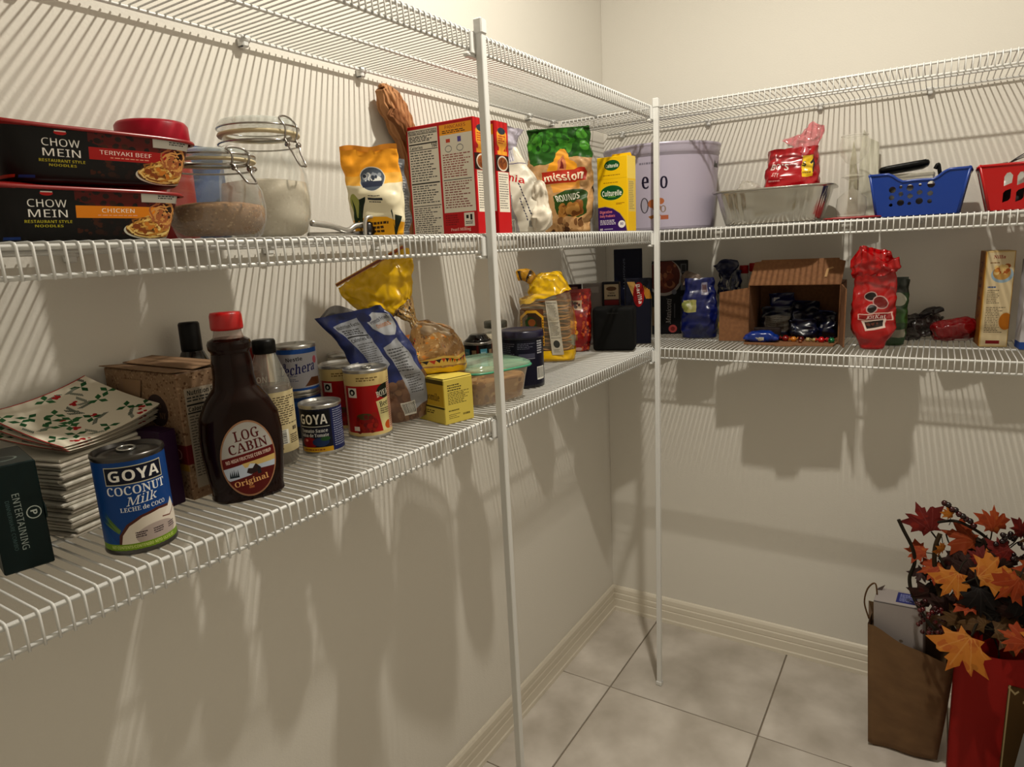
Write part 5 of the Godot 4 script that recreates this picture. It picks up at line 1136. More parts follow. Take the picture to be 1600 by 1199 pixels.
	on(cv, R.r); cv.rect(0, 0.1, 1, 0.5, Color(0.74, 0.60, 0.16)); cv.text("Chamomile", 0.66, 0.40, 0.50, 0.17, Color(0.25, 0.17, 0.04), 2)
	part("carton", carton(w, h, d, R), print_mat(cv, 0.5), t)
	part("lid_flap", carton(w * 0.96, 0.0012, d * 0.96, {}, 0.0004), mat(Color(0.80, 0.72, 0.32), 0.5), t, Vector3(0, h, 0.002), Vector3(-0.015, 0, 0))
	# opened tostada bag lying on the tea box: clear body with a yellow foot, tied neck, yellow open mouth
	var yellow := StandardMaterial3D.new(); yellow.albedo_color = Color(0.86, 0.68, 0.015); yellow.roughness = 0.25; yellow.backlight_enabled = true; yellow.backlight = Color(0.25, 0.19, 0.0)
	t = thing("tostada_bag", "yellow tostada bag tied at its neck, lying on tea box", "bag", Vector3(0.185, L0 + h + 0.0025, 1.192), face(0.185, 1.192, 0))
	cv = canvas(640, 512, Color(0.62, 0.46, 0.26))
	cv.blobs(900, 0, 0, 1, 1, 0.004, 0.018, [Color(0.68, 0.52, 0.32), Color(0.56, 0.40, 0.22), Color(0.72, 0.60, 0.42), Color(0.48, 0.33, 0.18), Color(0.74, 0.44, 0.14)], 2)
	cv.rect(0, 0.72, 1, 0.28, Color(0.86, 0.68, 0.02)); cv.rect(0.35, 0.60, 0.65, 0.10, Color(0.86, 0.72, 0.36)); zigzag(cv, 0.38, 0.65, 1.0, 0.65, 16, 0.045, Color(0.75, 0.2, 0.06)); cv.rect(0.35, 0.40, 0.05, 0.28, Color(0.86, 0.72, 0.36)); zigzag(cv, 0.375, 0.42, 0.375, 0.66, 6, 0.04, Color(0.75, 0.2, 0.06)); zigzag(cv, 0.0, 0.30, 0.34, 0.18, 8, 0.05, Color(0.7, 0.2, 0.06))
	part("full_end", loft([[Vector3(0.0, 0.0, 0), 0.03, 0.02], [Vector3(0.0, 0.003, 0), 0.060, 0.045], [Vector3(0.0, 0.028, 0), 0.060, 0.045], [Vector3(-0.004, 0.05, 0), 0.052, 0.038], [Vector3(-0.016, 0.072, 0), 0.030, 0.024], [Vector3(-0.028, 0.088, 0), 0.009, 0.009]], 48, 40, 0.005, 3, 0.55), print_mat(cv, 0.22), t)
	cv = canvas(512, 512, Color(0.74, 0.60, 0.38)); cv.blobs(240, 0, 0, 1, 1, 0.01, 0.035, [Color(0.32, 0.27, 0.20), Color(0.86, 0.83, 0.76), Color(0.55, 0.34, 0.16), Color(0.70, 0.5, 0.2), Color(0.2, 0.18, 0.2)], 11)
	part("tied_neck", loft([[Vector3(-0.026, 0.084, 0), 0.010, 0.010], [Vector3(-0.032, 0.095, 0), 0.007, 0.007], [Vector3(-0.042, 0.108, 0), 0.014, 0.012], [Vector3(-0.052, 0.122, 0), 0.022, 0.014]], 60, 24, 0.003, 5, 0.8, 11, 0.45), print_mat(cv, 0.2), t)
	part("loose_corner", loft([[Vector3(-0.026, 0.085, 0.01), 0.006, 0.006], [Vector3(-0.004, 0.078, 0.018), 0.012, 0.008], [Vector3(0.024, 0.064, 0.022), 0.016, 0.010], [Vector3(0.046, 0.046, 0.018), 0.012, 0.006]], 48, 24, 0.005, 9, 0.8, 7, 0.35), clear_mat(Color(0.80, 0.72, 0.60), 0.5, 0.12), t)
	var mouth := part("open_mouth", loft([[Vector3(-0.050, 0.118, 0), 0.022, 0.013], [Vector3(-0.064, 0.134, -0.004), 0.045, 0.012], [Vector3(-0.078, 0.152, -0.008), 0.062, 0.011], [Vector3(-0.090, 0.174, -0.010), 0.070, 0.009], [Vector3(-0.099, 0.192, -0.010), 0.070, 0.005]], 96, 40, 0.005, 14, 0.8, 11, 0.14), yellow, t)
	cv = canvas(512, 64, Color(0.80, 0.60, 0.22)); zigzag(cv, 0.01, 0.5, 1.0, 0.5, 26, 0.5, Color(0.62, 0.2, 0.08))
	part("printed_hem", loft([[Vector3(-0.0990, 0.192, -0.010), 0.0702, 0.0054], [Vector3(-0.1006, 0.1953, -0.010), 0.0702, 0.0054], [Vector3(-0.1022, 0.1985, -0.010), 0.0698, 0.0052]], 72, 4, 0.0, 14, 0.8), print_mat(cv, 0.3), mouth)
	# lidded food container
	t = thing("food_container", "clear square food container with pale green lid full of crumbs", "container", Vector3(0.203, L0, 1.062), deg_to_rad(72))
	t.scale = Vector3(1.12, 1.06, 1.12)
	var sqr := func(rad, u, n):
		var c := cos(u * TAU)
		var s := sin(u * TAU)
		return Vector2(signf(c) * pow(absf(c), n) * rad, signf(s) * pow(absf(s), n) * rad)
	var shell := func(prof, n): return func(u, v):
		var x: float = v * (prof.size() - 1)
		var k := mini(int(x), prof.size() - 2)
		var q: Vector2 = sqr.call(lerpf(prof[k][0], prof[k + 1][0], x - k), u, n)
		return Vector3(q.x, lerpf(prof[k][1], prof[k + 1][1], x - k), q.y)
	part("tub", surf(64, 8, shell.call([[0.0, 0.001], [0.052, 0.0], [0.058, 0.004], [0.064, 0.045], [0.068, 0.066]], 0.42), null, false), clear_mat(Color(0.88, 0.84, 0.76), 0.28, 0.18), t)
	cv = canvas(512, 256, Color(0.66, 0.48, 0.28)); cv.blobs(420, 0, 0, 1, 1, 0.012, 0.05, [Color(0.72, 0.54, 0.33), Color(0.58, 0.38, 0.20), Color(0.78, 0.62, 0.42), Color(0.50, 0.32, 0.17)], 8)
	part("crumbs", surf(64, 12, shell.call([[0.0, 0.003], [0.051, 0.003], [0.0572, 0.006], [0.0625, 0.042], [0.060, 0.049], [0.03, 0.050], [0.0, 0.049]], 0.42), null, false), print_mat(cv, 0.9), t).set_meta("label", "golden brown crumbs")
	var lidm := clear_mat(Color(0.60, 0.76, 0.64), 0.42, 0.15)
	var lid := part("lid", surf(64, 12, shell.call([[0.066, 0.062], [0.0715, 0.063], [0.0715, 0.070], [0.066, 0.0735], [0.062, 0.072], [0.060, 0.076], [0.0, 0.077]], 0.42), null, false), lidm, t)
	var ring := []
	for i in 64:
		var q: Vector2 = sqr.call(0.0718, i / 64.0, 0.42)
		ring.append(Vector3(q.x, 0.0645, q.y))
	part("lid_edge", tube(ring, 0.0022, 6, true), mat(Color(0.24, 0.55, 0.42), 0.3), lid)
	# navy canister
	t = thing("navy_canister", "round navy blue plastic canister standing behind the food container", "canister", Vector3(0.212, L0, 0.918), face(0.212, 0.918, 0))
	cv = canvas(1000, 340, Color(0.035, 0.035, 0.11))
	cv.frame(0.3, 0, 0.4, 1); cv.words(0.0, 0.10, 0.36, 0.3, 7, Color(0.36, 0.36, 0.42), 4, 0.4); cv.words(0.40, 0.10, 0.34, 0.14, 4, Color(0.36, 0.36, 0.42), 6, 0.4); cv.rect(0.0, 0.42, 0.74, 0.014, Color(0.5, 0.5, 0.55)); cv.rect(0.42, 0.32, 0.32, 0.09, Color(0.25, 0.25, 0.32)); cv.words(0.80, 0.06, 0.18, 0.30, 6, Color(0.72, 0.72, 0.74), 8, 0.6); cv.barcode(0.78, 0.62, 0.22, 0.28, 4)
	part("body", lathe([[0, 0], [0.044, 0], [0.0455, 0.003], [0.0455, 0.008]], 44), mat(Color(0.03, 0.03, 0.09), 0.3), t)
	part("label", lathe([[0.0455, 0.007], [0.0455, 0.108]], 48), print_mat(cv, 0.35), t)
	part("lid", lathe([[0.0455, 0.106], [0.0475, 0.107], [0.0478, 0.110], [0.0470, 0.121], [0.0445, 0.124], [0.041, 0.1225], [0, 0.1225]], 44), mat(Color(0.05, 0.04, 0.16), 0.3), t)
	# cans and a jar against the wall
	cv = canvas(600, 200, Color(0.07, 0.07, 0.06))
	for o in [0.1, 0.3, 0.5, 0.7]: cv.frame(o, 0, 0.2, 1); cv.rect(0.1, 0.12, 0.38, 0.7, Color(0.30, 0.55, 0.62)); cv.words(0.14, 0.2, 0.3, 0.4, 4, Color(0.65, 0.78, 0.8), 3); cv.rect(0.62, 0.15, 0.25, 0.7, Color(0.55, 0.45, 0.33)); cv.rect(0.9, 0.0, 0.1, 1, Color(0.30, 0.05, 0.04))
	can("tuna_can", "black labelled can with pale blue panel by the pole", Vector3(0.085, L0, 0.905), face(0.085, 0.905), 0.034, 0.092, cv)
	can("tuna_can", "dark can at the wall between orange carton and labelled can", Vector3(0.060, L0, 0.990), face(0.06, 0.99, 30), 0.030, 0.098, cv)
	t = thing("black_cup_lid", "shiny black plastic lid lying on top of labelled can", "lid", Vector3(0.085, L0 + 0.0925, 0.905), 0.0)
	part("lid", lathe([[0.027, 0.0], [0.0285, 0.001], [0.0285, 0.004], [0.024, 0.007], [0.019, 0.014], [0.016, 0.0155], [0.0, 0.0155]], 36), mat(Color(0.02, 0.02, 0.025), 0.12), t)
	part("brim", lathe([[0.0285, 0.0], [0.0305, 0.0005], [0.0305, 0.002], [0.0285, 0.0025]], 36), mat(Color(0.03, 0.03, 0.035), 0.12), t)
	t = thing("glass_jar", "glass jar of white grains with grey lid behind the pole", "jar", Vector3(0.062, L0, 0.795), 0.0)
	part("glass", lathe([[0, 0], [0.030, 0], [0.033, 0.004], [0.033, 0.095], [0.027, 0.108], [0.0265, 0.112]], 36), clear_mat(Color(0.85, 0.86, 0.82), 0.18, 0.05), t)
	part("grains", lathe([[0, 0.003], [0.029, 0.003], [0.0318, 0.006], [0.0318, 0.094], [0.02, 0.098], [0, 0.098]], 32), mat(Color(0.78, 0.73, 0.62), 0.9), t)
	part("lid", lathe([[0.0265, 0.109], [0.0285, 0.1095], [0.0285, 0.123], [0.027, 0.125], [0, 0.125]], 36), mat(Color(0.34, 0.34, 0.31), 0.35, 0.7), t)
	t = thing("orange_carton", "small orange carton against the wall behind the tied tostada bag", "box", Vector3(0.035, L0, 1.075), PI / 2)
	part("carton", carton(0.085, 0.125, 0.035), mat(Color(0.72, 0.40, 0.08), 0.5), t)
	part("top_flap", carton(0.083, 0.0012, 0.033, {}, 0.0004), mat(Color(0.72, 0.40, 0.08), 0.5), t, Vector3(0, 0.125, 0))
	# upright bag of stacked tostadas
	t = thing("tostada_stack_bag", "upright clear bag holding stacked tostadas with yellow ends", "bag", Vector3(0.100, L0, 0.612), face(0.100, 0.612, -4))
	var tm := [mat(Color(0.60, 0.40, 0.20), 0.8), mat(Color(0.50, 0.31, 0.14), 0.8), mat(Color(0.66, 0.47, 0.26), 0.8)]
	var disc := []
	for k in 3:
		var f := func(u, v):
			var a: float = u * TAU
			var r: float = [0.0, 0.7, 1.0, 1.0, 0.7, 0.0][mini(int(v * 5 + 0.01), 5)]
			var y: float = [0.003, 0.004, 0.003, 0.0, 0.0, 0.0][mini(int(v * 5 + 0.01), 5)]
			return Vector3(cos(a) * 0.066 * r, y + r * 0.0026 * sin(a * 3 + k * 2.0) + 0.0012 * r * sin(a * 7 + k), sin(a) * 0.042 * r)
		disc.append(surf(36, 5, f, null, true))
	for i in 15: part("tostada", disc[i % 3], tm[(i * 2) % 3], t, Vector3(0.0015 * sin(i * 2.3), 0.022 + i * 0.0094, 0), Vector3(0.03 * sin(i * 1.7), i * 0.9 * 0, 0.02 * cos(i * 1.3)))
	part("bag_film", pouch(0.150, 0.178, 0.098, {"seed": 17, "crinkle": 0.003, "top": 0.75, "pinch": 0.9, "foot": 0.95, "belly": 0.7, "square": 0.5}), clear_mat(Color(0.86, 0.78, 0.62), 0.12, 0.1), t)
	part("yellow_foot", pouch(0.153, 0.030, 0.101, {"seed": 17, "crinkle": 0.004, "top": 1.0, "foot": 0.95, "square": 0.5, "nv": 12}), yellow, t)
	var topm := part("yellow_top", loft([[Vector3(0.0, 0.166, 0), 0.068, 0.040], [Vector3(-0.006, 0.188, 0), 0.062, 0.030], [Vector3(-0.020, 0.203, 0.004), 0.034, 0.020], [Vector3(-0.030, 0.212, 0.006), 0.014, 0.010]], 60, 30, 0.005, 4, 0.7, 9, 0.2), yellow, t)
	cv = canvas(256, 128, Color(0.80, 0.58, 0.12)); zigzag(cv, 0.02, 0.25, 1.0, 0.25, 9, 0.18, Color(0.2, 0.1, 0.03)); zigzag(cv, 0.02, 0.7, 1.0, 0.7, 9, 0.18, Color(0.2, 0.1, 0.03))
	part("twisted_end", loft([[Vector3(-0.026, 0.208, 0.006), 0.013, 0.009], [Vector3(-0.040, 0.222, 0.006), 0.016, 0.010], [Vector3(-0.056, 0.226, 0.006), 0.014, 0.009], [Vector3(-0.070, 0.222, 0.006), 0.012, 0.004]], 40, 24, 0.003, 6, 0.8, 6, 0.3), print_mat(cv, 0.25), topm)
	cv = canvas(160, 640, Color(0.72, 0.69, 0.62)); cv.text("Nutrition Facts", 0.5, 0.04, 0.85, 0.03, Color(0.1, 0.1, 0.1), 0); cv.words(0.1, 0.08, 0.8, 0.30, 14, Color(0.25, 0.24, 0.22), 3, 0.4); cv.rect(0.08, 0.40, 0.84, 0.008, Color(0.1, 0.1, 0.1)); cv.words(0.1, 0.42, 0.8, 0.24, 11, Color(0.25, 0.24, 0.22), 5, 0.4); cv.rect(0.08, 0.68, 0.84, 0.008, Color(0.1, 0.1, 0.1)); cv.ell(0.5, 0.80, 0.28, 0.07, Color(0.22, 0.22, 0.2)); cv.words(0.2, 0.90, 0.6, 0.06, 3, Color(0.25, 0.24, 0.22), 7, 0.4)
	part("facts_label", surf(4, 12, func(u, v): return Vector3(0.018 + (u - 0.5) * 0.030 + 0.014 * (1.0 - v), 0.020 + v * 0.140, 0.0515 - 0.004 * v * v)), print_mat(cv, 0.5), t)
	cv = canvas(300, 360, Color(0.36, 0.22, 0.14)); cv.poly([[0, 1], [0, 0.2], [0.3, 0.03], [0.7, 0.03], [1, 0.2], [1, 1]], Color(0.80, 0.60, 0.16)); cv.poly([[0.08, 1], [0.08, 0.24], [0.33, 0.1], [0.67, 0.1], [0.92, 0.24], [0.92, 1]], Color(0.22, 0.16, 0.10)); cv.ell(0.45, 0.4, 0.25, 0.2, Color(0.14, 0.22, 0.10)); cv.ell(0.5, 0.36, 0.16, 0.10, Color(0.48, 0.26, 0.12)); cv.rect(0.2, 0.68, 0.5, 0.28, Color(0.62, 0.5, 0.4)); cv.rect(0.5, 0.6, 0.35, 0.36, Color(0.68, 0.14, 0.08)); zigzag(cv, 0.04, 0.95, 0.04, 0.25, 10, 0.06, Color(0.5, 0.2, 0.04)); zigzag(cv, 0.96, 0.95, 0.96, 0.25, 10, 0.06, Color(0.5, 0.2, 0.04))
	part("front_print", surf(8, 10, func(u, v): return Vector3(-0.064 + u * 0.062, 0.045 + v * 0.095, 0.0525 - 0.016 * pow(1.0 - u, 3.0))), print_mat(cv, 0.4), t)
	# red snack bag beside it
	t = thing("red_spice_bag", "red bag with an orange pepper panel beside tostada stack", "bag", Vector3(0.108, L0, 0.466), face(0.108, 0.466, 4))
	cv = canvas(400, 640, Color(0.50, 0.05, 0.05)); cv.blobs(70, 0.7, 0, 0.3, 1, 0.01, 0.03, [Color(0.7, 0.3, 0.12), Color(0.35, 0.03, 0.03)], 4); cv.rect(0.34, 0.14, 0.4, 0.16, Color(0.66, 0.55, 0.45)); cv.blobs(14, 0.36, 0.15, 0.34, 0.12, 0.015, 0.03, [Color(0.2, 0.12, 0.1), Color(0.4, 0.12, 0.1)], 3); cv.poly([[0.0, 0.26], [0.5, 0.24], [0.58, 0.8], [0.1, 0.82]], Color(0.52, 0.30, 0.08)); cv.ell(0.26, 0.38, 0.24, 0.09, Color(0.45, 0.28, 0.10)); cv.blobs(60, 0.05, 0.48, 0.5, 0.2, 0.012, 0.035, [Color(0.80, 0.45, 0.06), Color(0.72, 0.36, 0.05), Color(0.85, 0.58, 0.15)], 8); cv.rect(0.02, 0.70, 0.5, 0.28, Color(0.46, 0.50, 0.42)); cv.words(0.06, 0.74, 0.4, 0.2, 5, Color(0.3, 0.33, 0.28), 3); cv.ell(0.62, 0.95, 0.12, 0.035, Color(0.7, 0.55, 0.5))
	part("bag", pouch(0.098, 0.168, 0.05, {"seed": 51, "crinkle": 0.004, "top": 0.06}), print_mat(cv, 0.25), t)
	part("seal", carton(0.098, 0.010, 0.0015, {}, 0.0005), mat(Color(0.46, 0.05, 0.05), 0.3), t, Vector3(0, 0.165, 0))
	for k in 2:
		t = thing("background_carton", ["dark maroon carton standing behind the red spice bag", "pale grey carton standing behind the red spice bag"][k], "box", Vector3(0.038 + 0.066 * k, L0, 0.335 - 0.005 * k), 0.42)
		part("carton", carton(0.058, 0.180 + 0.002 * k, 0.03), mat([Color(0.13, 0.03, 0.06), Color(0.42, 0.39, 0.38)][k], 0.5), t)
		part("top_label", carton(0.036, 0.018, 0.001, {}, 0.0003), mat([Color(0.45, 0.3, 0.27), Color(0.5, 0.47, 0.46)][k], 0.5), t, Vector3(0, 0.155, 0.0155))
	# black speaker-like box
	t = thing("black_speaker", "matte black rounded speaker box at the shelf's corner end", "speaker", Vector3(0.213, L0, 0.422), face(0.213, 0.422, -8))
	part("housing", surf(64, 24, func(u, v):
		var c := cos(u * TAU)
		var s := sin(u * TAU)
		var yy: float = v * 2.0 - 1.0
		var k := pow(maxf(0.0, 1.0 - pow(absf(yy), 14.0)), 1.0 / 5.0)
		return Vector3(signf(c) * pow(absf(c), 0.22) * 0.058 * k, 0.063 + signf(yy) * pow(absf(yy), 0.75) * 0.063, signf(s) * pow(absf(s), 0.3) * 0.038 * k)), mat(Color(0.03, 0.03, 0.03), 0.8), t)
	part("name_strip", carton(0.030, 0.0025, 0.001, {}, 0.0003), mat(Color(0.13, 0.13, 0.13), 0.5), t, Vector3(0, 0.107, 0.0382))
	# cartons behind the speaker
	w = 0.052; h = 0.185; d = 0.03
	t = thing("pasta_carton", "short dark carton with cream label behind the black speaker", "box", Vector3(0.157, L0, 0.315), face(0.157, 0.315, -6))
	cv = box_canvas(w, h, d, 3200, Color(0.05, 0.05, 0.09)); R = box_rects(w, h, d)
	on(cv, R.f); cv.rect(0.12, 0.03, 0.84, 0.24, Color(0.62, 0.56, 0.46)); cv.ell(0.54, 0.10, 0.30, 0.035, Color(0.30, 0.2, 0.13)); cv.text("THIN", 0.54, 0.17, 0.34, 0.025, Color(0.12, 0.1, 0.1), 0); cv.words(0.3, 0.20, 0.5, 0.025, 1, Color(0.12, 0.1, 0.1), 4, 0.9); cv.rect(0.12, 0.28, 0.84, 0.08, Color(0.36, 0.07, 0.08)); cv.rect(0.14, 0.37, 0.4, 0.1, Color(0.6, 0.55, 0.48)); cv.rect(0.56, 0.37, 0.4, 0.1, Color(0.45, 0.28, 0.16))
	on(cv, R.r); cv.rect(0, 0, 1, 1, Color(0.5, 0.42, 0.35))
	part("carton", carton(w, h, d, R), print_mat(cv, 0.5), t)
	w = 0.075; h = 0.19; d = 0.03
	t = thing("pasta_carton", "tilted dark blue carton with red and gold pasta stripes", "box", Vector3(0.232, L0 + 0.003, 0.30), 0.0)
	t.rotation = Vector3(0, face(0.232, 0.30, 6), -0.02)
	cv = box_canvas(w, h, d, 3200, Color(0.04, 0.05, 0.11)); R = box_rects(w, h, d)
	on(cv, R.f)
	for k in 6: cv.stroke([[0.06 + 0.05 * k, 0.05], [0.40 + 0.05 * k, 0.36]], 0.014, Color(0.72, 0.55, 0.28))
	for k in 5: cv.stroke([[0.62 + 0.07 * k, 0.09 + 0.02 * k], [0.80 + 0.05 * k, 0.30]], 0.014, Color(0.74, 0.50, 0.14))
	cv.ell(0.50, 0.24, 0.22, 0.19, Color(0.56, 0.03, 0.05)); cv.text("Barilla", 0.52, 0.23, 0.30, 0.16, Color(0.88, 0.85, 0.82), 0, 80)
	part("carton", carton(w, h, d, R), print_mat(cv, 0.45), t)
	w = 0.085; h = 0.276; d = 0.032
	t = thing("spaghetti_carton", "tall navy spaghetti carton in the corner behind the speaker", "box", Vector3(0.155, L0, 0.178), face(0.155, 0.178, -4))
	cv = box_canvas(w, h, d, 2600, Color(0.035, 0.045, 0.13)); R = box_rects(w, h, d)
	on(cv, R.f); cv.text("SPAGHETTI", 0.36, 0.27, 0.34, 0.07, Color(0.45, 0.48, 0.55), 1, 90)
	on(cv, R.r); cv.rect(0, 0.55, 0.3, 0.4, Color(0.35, 0.36, 0.42))
	part("carton", carton(w, h, d, R), print_mat(cv, 0.5), t)

# ---------------------------------------------------------------- lowest shelf, corner wall
func low_back():
	var w := 0.112
	var h := 0.232
	var d := 0.045
	var t := thing("manicotti_carton", "black manicotti carton with food picture behind the far pole", "box", Vector3(0.245, L0, 0.055), face(0.245, 0.055, 2))
	var cv := box_canvas(w, h, d, 3000, Color(0.035, 0.035, 0.06))
	var R := box_rects(w, h, d)
	on(cv, R.f); cv.ell(0.34, 0.22, 0.50, 0.25, Color(0.60, 0.57, 0.55)); cv.ell(0.33, 0.20, 0.45, 0.23, Color(0.32, 0.11, 0.07)); cv.blobs(30, 0.1, 0.06, 0.55, 0.28, 0.02, 0.05, [Color(0.42, 0.18, 0.10), Color(0.55, 0.34, 0.22), Color(0.30, 0.09, 0.05)], 6)
	cv.rect(0.80, 0.04, 0.16, 0.12, Color(0.33, 0.33, 0.35)); cv.rect(0.83, 0.055, 0.10, 0.09, Color(0.12, 0.12, 0.14)); cv.rect(0.80, 0.20, 0.14, 0.2, Color(0.38, 0.39, 0.42)); cv.rect(0.80, 0.48, 0.12, 0.48, Color(0.24, 0.25, 0.30)); cv.ell(0.62, 0.42, 0.07, 0.035, Color(0.42, 0.43, 0.48))
	cv.text("Manicotti", 0.46, 0.68, 0.34, 0.14, Color(0.70, 0.69, 0.68), 3, -88, 0.2); cv.words(0.62, 0.58, 0.03, 0.2, 1, Color(0.4, 0.4, 0.42), 3, 1.0); cv.ell(0.58, 0.93, 0.12, 0.055, Color(0.62, 0.25, 0.24)); cv.ell(0.58, 0.93, 0.06, 0.03, Color(0.4, 0.12, 0.12))
	cv.rect(0.0, 0.62, 0.2, 0.26, Color(0.46, 0.36, 0.25))
	part("carton", carton(w, h, d, R), print_mat(cv, 0.5), t)
	# blue bag with yellow label, and the bag behind it
	t = thing("blue_snack_bag", "standing blue bag with yellow label left of cardboard box", "bag", Vector3(0.366, L0, 0.135), face(0.372, 0.118, -4))
	cv = canvas(420, 640, Color(0.02, 0.07, 0.32)); cv.rect(0.05, 0.36, 0.36, 0.20, Color(0.62, 0.60, 0.35)); cv.blobs(10, 0.07, 0.37, 0.3, 0.15, 0.02, 0.04, [Color(0.66, 0.66, 0.5), Color(0.5, 0.52, 0.25)], 3); cv.rect(0.55, 0.08, 0.24, 0.19, Color(0.50, 0.48, 0.55)); cv.rect(0.58, 0.11, 0.17, 0.12, Color(0.35, 0.25, 0.28)); cv.poly([[0.2, 1], [0.5, 0.72], [0.85, 1]], Color(0.10, 0.13, 0.28)); cv.blobs(14, 0.3, 0.8, 0.45, 0.2, 0.02, 0.05, [Color(0.14, 0.17, 0.32), Color(0.04, 0.08, 0.26)], 5)
	part("bag", pouch(0.104, 0.182, 0.06, {"seed": 61, "crinkle": 0.006, "top": 0.25, "pinch": 0.8, "foot": 0.95, "square": 0.45}), print_mat(cv, 0.3), t)
	part("open_top", loft([[Vector3(-0.02, 0.165, 0), 0.03, 0.012], [Vector3(-0.025, 0.182, -0.004), 0.028, 0.008], [Vector3(-0.02, 0.196, -0.006), 0.018, 0.003]], 40, 16, 0.004, 7, 0.8, 7, 0.3), mat(Color(0.42, 0.36, 0.32), 0.4), t)
	t = thing("crumpled_snack_bag", "crumpled navy and clear bag folded over behind blue bag", "bag", Vector3(0.430, L0, 0.062), face(0.430, 0.062, 0))
	cv = canvas(300, 400, Color(0.42, 0.40, 0.36)); cv.rect(0, 0, 1, 0.35, Color(0.03, 0.06, 0.22)); cv.blobs(40, 0, 0, 1, 0.4, 0.02, 0.06, [Color(0.04, 0.08, 0.26), Color(0.02, 0.03, 0.12), Color(0.55, 0.54, 0.5)], 3); cv.blobs(30, 0.1, 0.4, 0.8, 0.5, 0.03, 0.06, [Color(0.5, 0.45, 0.32), Color(0.38, 0.36, 0.32), Color(0.6, 0.52, 0.25)], 5)
	part("bag", pouch(0.064, 0.198, 0.040, {"seed": 66, "crinkle": 0.006, "top": 0.15, "lean": Vector3(0.008, 0, 0)}), print_mat(cv, 0.25), t)
	part("curled_top", loft([[Vector3(-0.02, 0.190, 0), 0.03, 0.008], [Vector3(-0.008, 0.202, 0.008), 0.03, 0.006], [Vector3(0.008, 0.206, 0.020), 0.026, 0.004], [Vector3(0.018, 0.198, 0.028), 0.02, 0.002]], 40, 16, 0.005, 9, 0.8, 6, 0.25), mat(Color(0.04, 0.06, 0.2), 0.3), t)
	for k in 2:
		t = thing("lidded_bottle", ["clear bottle with red lid behind the box flap, taller one", "clear bottle with red lid behind the box flap, shorter one"][k], "bottle", Vector3(0.470 + 0.029 * k, L0, 0.032), 0.0, "red lidded clear bottles")
		var s := 1.03 if k == 1 else 1.0
		if k == 1: t.set_meta("label", "clear bottle with red lid, beside cardboard box corner")
		else: t.set_meta("label", "clear bottle with red lid, beside crumpled navy bag")
		part("bottle", lathe([[0, 0], [0.0125, 0], [0.0138, 0.003], [0.0138, 0.165 * s], [0.011, 0.183 * s], [0.0105, 0.19 * s]], 24), clear_mat(Color(0.75, 0.74, 0.68), 0.25, 0.06), t)
		part("lid", lathe([[0.0115, 0.186 * s], [0.0135, 0.187 * s], [0.0135, 0.208 * s], [0.0125, 0.21 * s], [0, 0.21 * s]], 24), mat(Color(0.55, 0.05, 0.05), 0.35), t)
	# cardboard box on its side, opening towards the room
	var kraft := StandardMaterial3D.new(); kraft.albedo_texture = noise_tex(0.05, Color(0.42, 0.27, 0.155), Color(0.50, 0.335, 0.20), 256); kraft.roughness = 0.85; kraft.uv1_triplanar = true; kraft.uv1_scale = Vector3(6, 6, 6)
	w = 0.236; h = 0.162; d = 0.165
	var th := 0.003
	t = thing("cardboard_box", "open brown cardboard box lying on its side, flaps spread", "box", Vector3(0.636, L0, 0.104), 0.02)
	part("bottom_panel", carton(w, th, d, {}, 0.0008), kraft, t)
	part("top_panel", carton(w, th, d, {}, 0.0008), kraft, t, Vector3(0, h - th, 0))
	part("side_panel", carton(th, h - 2 * th, d, {}, 0.0008), kraft, t, Vector3(-w / 2 + th / 2, th, 0))
	part("side_panel", carton(th, h - 2 * th, d, {}, 0.0008), kraft, t, Vector3(w / 2 - th / 2, th, 0))
	part("back_panel", carton(w - 2 * th, h - 2 * th, th, {}, 0.0008), kraft, t, Vector3(0, th, -d / 2 + th / 2))
	part("flap", slab([[-w / 2, 0], [w / 2, 0], [w / 2 + 0.006, 0.062], [w / 2 - 0.008, 0.066], [w / 2 - 0.01, 0.071], [-w / 2 + 0.03, 0.071], [-w / 2 + 0.028, 0.067], [-w / 2 + 0.012, 0.065]], -th, 0), kraft, t, Vector3(0, h, d / 2), Vector3(-0.35, 0, 0))
	part("flap", slab([[-0.078, 0], [0, 0], [0, h - 0.01], [-0.078, h - 0.022]], -th, 0), kraft, t, Vector3(-w / 2, 0.002, d / 2), Vector3(0, 0.12, 0))
	part("flap", slab([[0, 0], [0.070, 0], [0.070, h - 0.012], [0, h - 0.004]], -th, 0), kraft, t, Vector3(w / 2, 0.002, d / 2), Vector3(0, -1.33, 0))
	part("flap", slab([[-w / 2 - 0.006, 0], [w / 2 - 0.002, 0], [w / 2 - 0.008, 0.058], [0.02, 0.062], [0.012, 0.076], [-0.03, 0.078], [-0.038, 0.066], [-w / 2 + 0.004, 0.064]], -th, 0), kraft, t, Vector3(0, th, d / 2), Vector3(PI / 2 + 0.012, 0, 0))
	part("torn_patch", slab([[0, 0], [0.004, 0.022], [0.018, 0.028], [0.022, 0.024], [0.010, 0.020], [0.006, 0]], 0.0, 0.0006), mat(Color(0.66, 0.52, 0.36), 0.9), t, Vector3(0.076, h + 0.018, d / 2 - 0.005), Vector3(-0.35, 0, 0))
	# snack packs inside it
	var y0 := L0 + th
	var navy := Color(0.03, 0.045, 0.14)
	var packs := [["navy snack pack with white label, upright inside cardboard box", Vector3(0.578, 0, 0.075), 0.085, 0.085, 0.03, 0.2], ["navy snack pack slumped at the back of cardboard box", Vector3(0.650, 0, 0.062), 0.080, 0.10, 0.035, -0.3], ["navy snack pack by the right wall of cardboard box", Vector3(0.705, 0, 0.085), 0.070, 0.075, 0.04, -0.5], ["crumpled navy wrapper in the middle of cardboard box", Vector3(0.655, 0, 0.105), 0.075, 0.052, 0.035, 0.1]]
